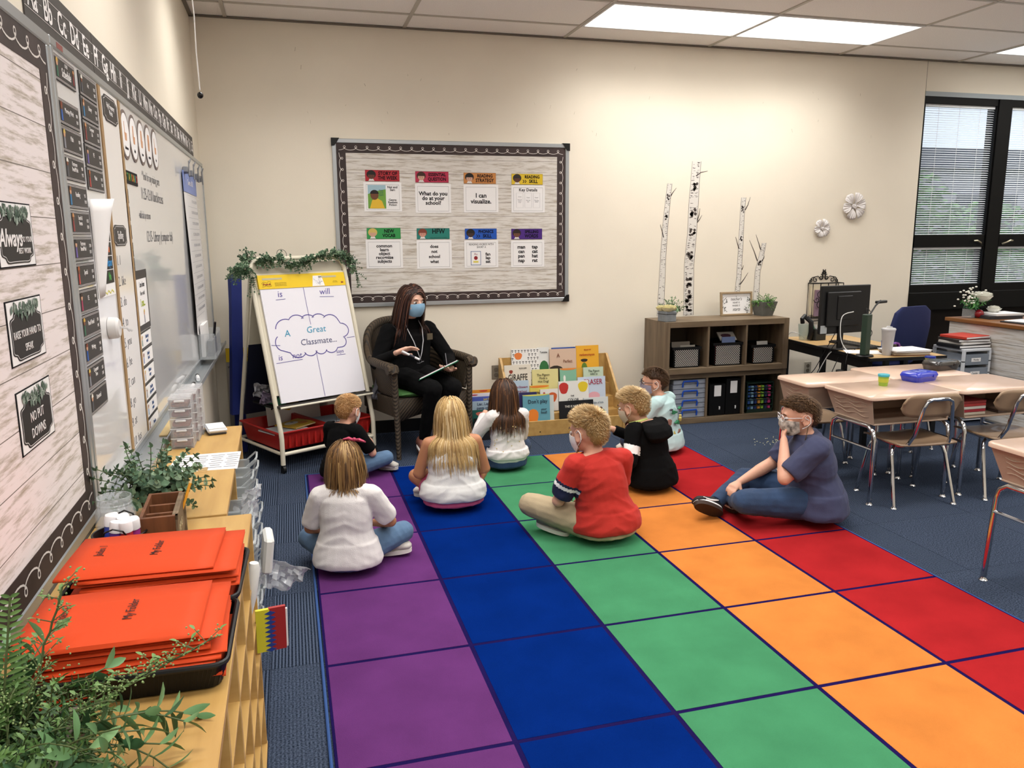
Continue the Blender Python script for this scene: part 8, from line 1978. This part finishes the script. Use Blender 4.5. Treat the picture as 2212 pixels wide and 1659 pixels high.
cable('white cable hanging from the monitor to the table', [(4.62, -1.03, .93), (4.50, -1.06, .90), (4.49, -1.07, .75), (4.52, -1.10, .66), (4.56, -1.14, .656)], .0035, M_wc); cable('white power cable curving from the shelf to the table', [(4.50, -.33, .58), (4.52, -.40, .70), (4.56, -.47, .70), (4.60, -.50, .656)], .003, M_wc)
cable('white cable drooping below the left edge of the table', [(4.52, -1.0, .655), (4.44, -1.0, .60), (4.42, -.9, .42), (4.50, -.7, .33), (4.58, -.60, .30)], .004, M_wc)
for k, p in enumerate([[(4.48, -1.05, .72), (4.40, -1.0, .55), (4.45, -.8, .30), (4.6, -.6, .12)], [(4.50, -1.0, .78), (4.42, -.9, .5), (4.5, -.7, .35), (4.75, -.5, .02)], [(4.46, -1.1, .60), (4.44, -1.0, .35), (4.6, -.8, .2), (4.8, -.7, .02)], [(4.68, -1.05, .85), (4.74, -1.1, .78), (4.66, -1.12, .70), (4.56, -1.14, .66)], [(4.42, -1.25, .66), (4.38, -1.28, .55), (4.45, -1.2, .3), (4.6, -1.0, .02)], [(4.6, -.45, .25), (4.75, -.5, .10), (4.9, -.6, .02), (5.05, -.7, .015)]]):
    cable('black computer cable, %s' % ['hanging under the table toward the outlet', 'looping behind the monitor stand to the floor', 'crossing below the table edge', 'curving down the back of the monitor', 'falling from the document camera', 'lying on the carpet under the table'][k], p)
t = thing('power_strip', 'dark power supply with plugs hanging below the table edge', 'power strip', (4.395, -1.22, .44), 10); m = MB(); m.box(-.02, .02, -.035, .035, 0, .09, .006); m.build('block', M_blackm, t); m = MB(); m.box(-.016, .016, -.03, .03, -.06, 0, .005); m.build('blue_plug', mat('plug_blue', '#20306a', .5), t)
kb = thing('keyboard', 'black keyboard on the computer table', 'keyboard', (4.76, -.90, tz), 92); MB().box(-.22, .22, -.07, .07, 0, .016, .004).build('base', M_blackm, kb)
m = MB()
for i in range(14):
    for j in range(5): m.box(-.21+.03*i, -.185+.03*i, -.06+.025*j, -.040+.025*j, .016, .021)
m.build('keys', mat('key_black', '#1b1b1d', .4), kb, smooth=False, kind='stuff')
dc = thing('document_camera', 'dark green document camera post with folded arm on the table', 'document camera', (4.452, -1.385, tz), 20); M_dg = mat('doc_green', '#26382c', .4)
m = MB(); m.lathe([(.058, 0), (.060, .006), (.055, .012)], 24, sx=1.1); m.build('base', M_blackm, dc); m = MB(); m.box(-.030, .030, -.022, .022, .012, .30, .004); m.build('post', M_dg, dc)
m = MB(); m.tube([(.03, 0, .295), (.20, .06, .345), (.33, .10, .372)], .006, 8); m.tube([(-.0, 0, .30), (.01, .02, .34), (.06, .03, .33), (.10, .04, .31)], .003, 6); m.build('arm', M_blackm, dc); m = MB(); m.box(.28, .40, .085, .115, .352, .372, .004); m.build('camera_head', M_blackm, dc)
t = thing('drinks_cup', 'clear plastic tumbler with lid and faded print on the table', 'cup', (4.640, -1.385, tz)); m = MB(); m.lathe([(.030, 0), (.031, .003), (.047, .185), (.045, .185), (.029, .006)], 24, cap=False); m.lathe([(.0001, .002), (.03, .002)], 24, cap=False); m.build('tumbler', mat('tumbler_plastic', '#c8c6c6', .25, alpha=.62), t)
m = MB(); m.lathe([(.049, .180), (.050, .190), (.044, .196), (.001, .194)], 24); m.build('lid', mat('lid_clear', '#d4d4d6', .15, alpha=.7), t); m = MB(); m.tube([(-.03, 0, .19), (-.01, 0, .208), (.03, 0, .200)], .004, 6); m.build('sip_tab', mat('lid_clear', '#d4d4d6'), t)
t = thing('spray_bottle', 'small blue bottle with white pump cap on the table', 'bottle', (4.835, -1.12, tz)); m = MB(); m.lathe([(.018, 0), (.018, .065), (.010, .078)], 16); m.build('bottle', mat('bottle_blue', '#1d2a8a', .3), t); m = MB(); m.lathe([(.010, .078), (.012, .10), (.009, .118), (.001, .12)], 14); m.build('cap', M_white, t); m = MB(); m.lathe([(.0186, .02), (.0186, .05)], 16, cap=False); m.build('label_band', mat('band_pale', '#8fa0c8', .5), t)
t = thing('paper_stack', 'stack of white and buff papers on the near right corner of the table', 'papers', (4.80, -1.375, tz), -8)
for k, (c, w_, dz) in enumerate((('#6a4a32', .27, .008), ('#a89a84', .26, .008), ('#8a7a6a', .27, .006), ('#d8d4d2', .28, .006), ('#e2e0e0', .30, .003))): MB(TR(0, 0, 0, 0, 0, 3*k-5)).box(-w_/2, w_/2, -.10, .10, .001+.0085*k, .001+.0085*k+dz).build('sheet_bundle', mat('sheet_'+c, c, .7), t, smooth=False)
t = thing('paper_sheets', 'loose white papers on the near left side of the table', 'papers', (4.575, -1.21, tz), -30); MB().box(-.12, .12, -.09, .09, .001, .004).build('sheet', M_white, t, smooth=False)
t = thing('water_jug', 'clear water filter jug with black handle at the far end of the table', 'jug', (4.60, -.48, tz), 20); m = MB(); m.lathe([(.04, 0), (.052, .13), (.05, .13), (.038, .004)], 20, cap=False); m.build('jug', mat('jug_clear', '#a9b8ac', .1, alpha=.35), t); m = MB(); m.tube([(-.0, -.05, .01), (.0, -.062, .07), (.0, -.058, .15), (-.01, -.02, .185)], .020, 8); m.tube([(-.03, 0, .14), (-.04, 0, .175), (.0, 0, .20)], .018, 8); m.build('handle', M_blackm, t)
t = thing('pen_holder', 'black mesh desk holder with green and white pens beside the jug', 'pen holder', (4.70, -.52, tz), 10); m = MB(); m.box(-.055, .055, -.035, .035, 0, .095, .003); m.build('holder', mat('holder_grey', '#2e302e', .5), t)
for k, c in enumerate(('#3a7a5a', '#d8d8d8', '#3a8a6a', '#1a1a1a', '#c0c0c0')): m = MB(TR(-.04+.02*k, 0, .09, 8*(k-2), 6*(k-2), 0)); m.cyl(.005, 0, .035, 8); m.build('pen', mat('pen_'+c, c, .4), t)
t = thing('desk_clutter', 'white and purple tape dispenser near the cup on the table', 'tape dispenser', (4.905, -1.17, tz), 0); m = MB(); T2_ = Matrix.Translation((0, 0, .028)) @ Matrix.Rotation(pi/2, 4, 'X'); m.lathe([(.014, -.012), (.028, -.012), (.028, .012), (.014, .012)], 18, T2_, cap=False); m.build('tape_roll', mat('tape_purple', '#6a3a8a', .4), t); m = MB(); m.box(-.04, .05, -.015, .015, 0, .015, .004); m.build('base', M_white, t)
t = thing('headset', 'black coiled headset behind the paper stack', 'headset', (4.80, -1.22, tz)); m = MB(); m.tube([(.05*cos(a), .03*sin(a), .02+.03*abs(sin(a*1.5))) for a in [i*pi/8 for i in range(16)]], .007, 8, closed=True); m.build('band', M_blackm, t)
# blue office chair
t = thing('office_chair', 'dark blue upholstered office chair behind the computer table', 'chair', (5.33, -.50, 0), 120); M_ob = mat('office_blue', '#1b2450', .9, bump=.5, bscale=300)
Tb = Matrix.Rotation(radians(-106), 4, 'Z'); m = MB(Tb); m.loft([((0, -.22, .50), (.19, 0, 0), (0, .02, 0)), ((0, -.24, .54), (.235, 0, 0), (0, .032, 0)), ((0, -.26, .75), (.25, 0, 0), (0, .035, 0)), ((0, -.275, .88), (.22, 0, 0), (0, .030, 0)), ((0, -.28, .925), (.15, 0, 0), (0, .018, 0))], 28, p=3.2); m.build('backrest', M_ob, t)
m = MB(Tb); m.loft([((0, .02, .42), (.21, 0, 0), (0, .21, 0)), ((0, .02, .45), (.24, 0, 0), (0, .24, 0)), ((0, .02, .49), (.235, 0, 0), (0, .23, 0)), ((0, .02, .50), (.17, 0, 0), (0, .17, 0))], 28, p=3.5); m.build('seat', M_ob, t)
m = MB(); m.cyl(.028, .10, .43, 12); m.build('gas_lift', M_blackm, t); m = MB(Tb); m.box(-.03, .03, -.23, -.02, .40, .42); m.box(-.03, .03, -.25, -.22, .40, .60); m.build('back_bracket', M_blackm, t)
for k in range(5): a = 2*pi*k/5; m = MB(); m.tube([(.02*cos(a), .02*sin(a), .11), (.26*cos(a), .26*sin(a), .065)], [.022, .014], 8); l = m.build('base_arm', M_blackm, t); m = MB(); m.sph((.26*cos(a), .26*sin(a), .027), (.026, .026, .026), 10, 8); m.build('caster', M_blackm, l)
# drawer cart with binders
t = thing('drawer_cart', 'white frame cart with clear labelled drawers beside the whitewashed desk', 'cart', (5.66, -1.05, 0), 0); w_, d_, h_ = .27, .32, .60
for x in (0, w_-.02):
    for y in (0, d_-.02): MB().box(x, x+.02, y, y+.02, 0, h_-.02).build('post', mat('cart_white', '#cfd3d8', .4), t, smooth=False)
MB().box(0, w_, 0, d_, h_-.022, h_, .004).build('top', mat('cart_white', '#cfd3d8'), t)
for k in range(6): MB().box(0, w_, 0, d_, .02+.095*k, .028+.095*k).build('shelf_rail', mat('cart_white', '#cfd3d8'), t, smooth=False)
for k in range(5):
    z = .032+.1*k+.06*(k > 0)*0; z = .034+.109*k; d = MB().box(.022, w_-.022, -.004, d_-.01, z, z+.085, .003).build('drawer', mat('drawer_clear', '#8e97a3', .25, alpha=.75), t)
    MB().box(.075, .165, -.006, -.004, z+.028, z+.058).build('label_card', M_white, d, smooth=False); text(['Friday', 'Thursday', 'Wednesday', 'Tuesday', 'Monday'][k], .022, M_ink, d, .12, z+.043, -.0062, sx=.75)
for k, (c, w2, h2, lab) in enumerate((('#1b1a1c', .30, .028, 'black binder, lowest on the drawer cart'), ('#c9c4bb', .29, .020, 'grey-white binder second on the drawer cart'), ('#3a3432', .28, .022, 'dark brown book third on the drawer cart'), ('#b8392a', .27, .022, 'red and white workbook on top of the drawer cart pile'))):
    zz = h_+[0, .029, .050, .073][k]; o = MB().box(-w2/2, w2/2, -.12, .12, 0, h2, .003).build('binder', mat('binder_'+c, c, .5)); o.location = (5.79+.01*(k % 2), -.90, zz); o.rotation_euler.z = radians([0, 4, -5, 8][k]); tag(o, lab, 'binder', 'binders on the drawer cart')
    MB().box(-w2/2+.004, w2/2+.002, -.122, .118, h2*.25, h2*.75).build('pages', M_white, o, smooth=False)
# whitewashed desk by the window
t = thing('whitewashed_desk', 'whitewashed plank desk with brown wood top under the window', 'desk', (5.965, -2.45, 0)); M_ww = paper_wood('whitewash', '#c9c6c3', .115, .03)
MB().box(0, .60, 0, 1.88, 0, .770).build('carcass', M_ww, t, smooth=False); MB().box(-.03, .63, -.03, 1.91, .770, .800, .003).build('desk_top', wood('brown_top', '#8a5a2c', '#6a421f', .4, (6, .8, 6), 3), t)
for k in range(6): MB().box(-.006, 0, .002, 1.878, .012+.126*k, .134+.126*k, .001).build('plank', M_ww, t, smooth=False)
ft = thing('flower_vase', 'white peony and small flowers in a clear glass block and red pot by the window', 'flowers', (6.10, -.66, .80))
MB().box(-.07, .0, -.03, .04, 0, .075, .003).build('glass_block', mat('clear_glass', '#dfe6ea'), ft); m = MB(); m.sph((.03, -.04, .036), (.036, .036, .036), 16, 12); m.build('red_pot', mat('apple_pot', '#8e1420', .2, coat=.5), ft)
for k, (x, y, z, r) in enumerate(((.09, .0, .195, .075), (.16, -.06, .085, .050))): rose(ft, (x, y, z), r, M_petw, 5+k)
blades(ft, 18, .03, .07, .11, .016, 41, [mat('dark_leaf', '#2f6a34', .5), mat('mid_leaf', '#4f8a44', .5), mat('dark_leaf', '#2f6a34')], .9, ll=.04); m = MB(); rnd = random.Random(3)
for k in range(46): m.sph((-.04+rnd.gauss(0, .045), rnd.gauss(0, .03), .18+rnd.gauss(0, .035)), (.010, .010, .007), 6, 5)
m.build('small_blossoms', M_petw, ft, kind='stuff')
for k, (x, y, w2, d2, h2, c, lab) in enumerate(((.30, -.75, .30, .22, .028, '#2c2c30', 'dark clipboard stack on the desk behind the flowers'), (.33, -.76, .27, .20, .018, '#dcdcdc', 'white papers on the clipboard stack'), (.20, -1.15, .26, .30, .010, '#2a2a2e', 'dark folder near the front edge of the whitewashed desk'), (.21, -1.14, .22, .26, .006, '#e0e0e2', 'white sheet on the dark folder'))):
    z = .80+(0, .028, 0, .010)[k]; o = MB().box(-w2/2, w2/2, -d2/2, d2/2, 0, h2, .001).build('papers', mat('dk_'+c, c, .6)); o.location = (5.965+x, y, z); o.rotation_euler.z = radians(6*k-8); tag(o, lab, 'papers', 'papers on the whitewashed desk')
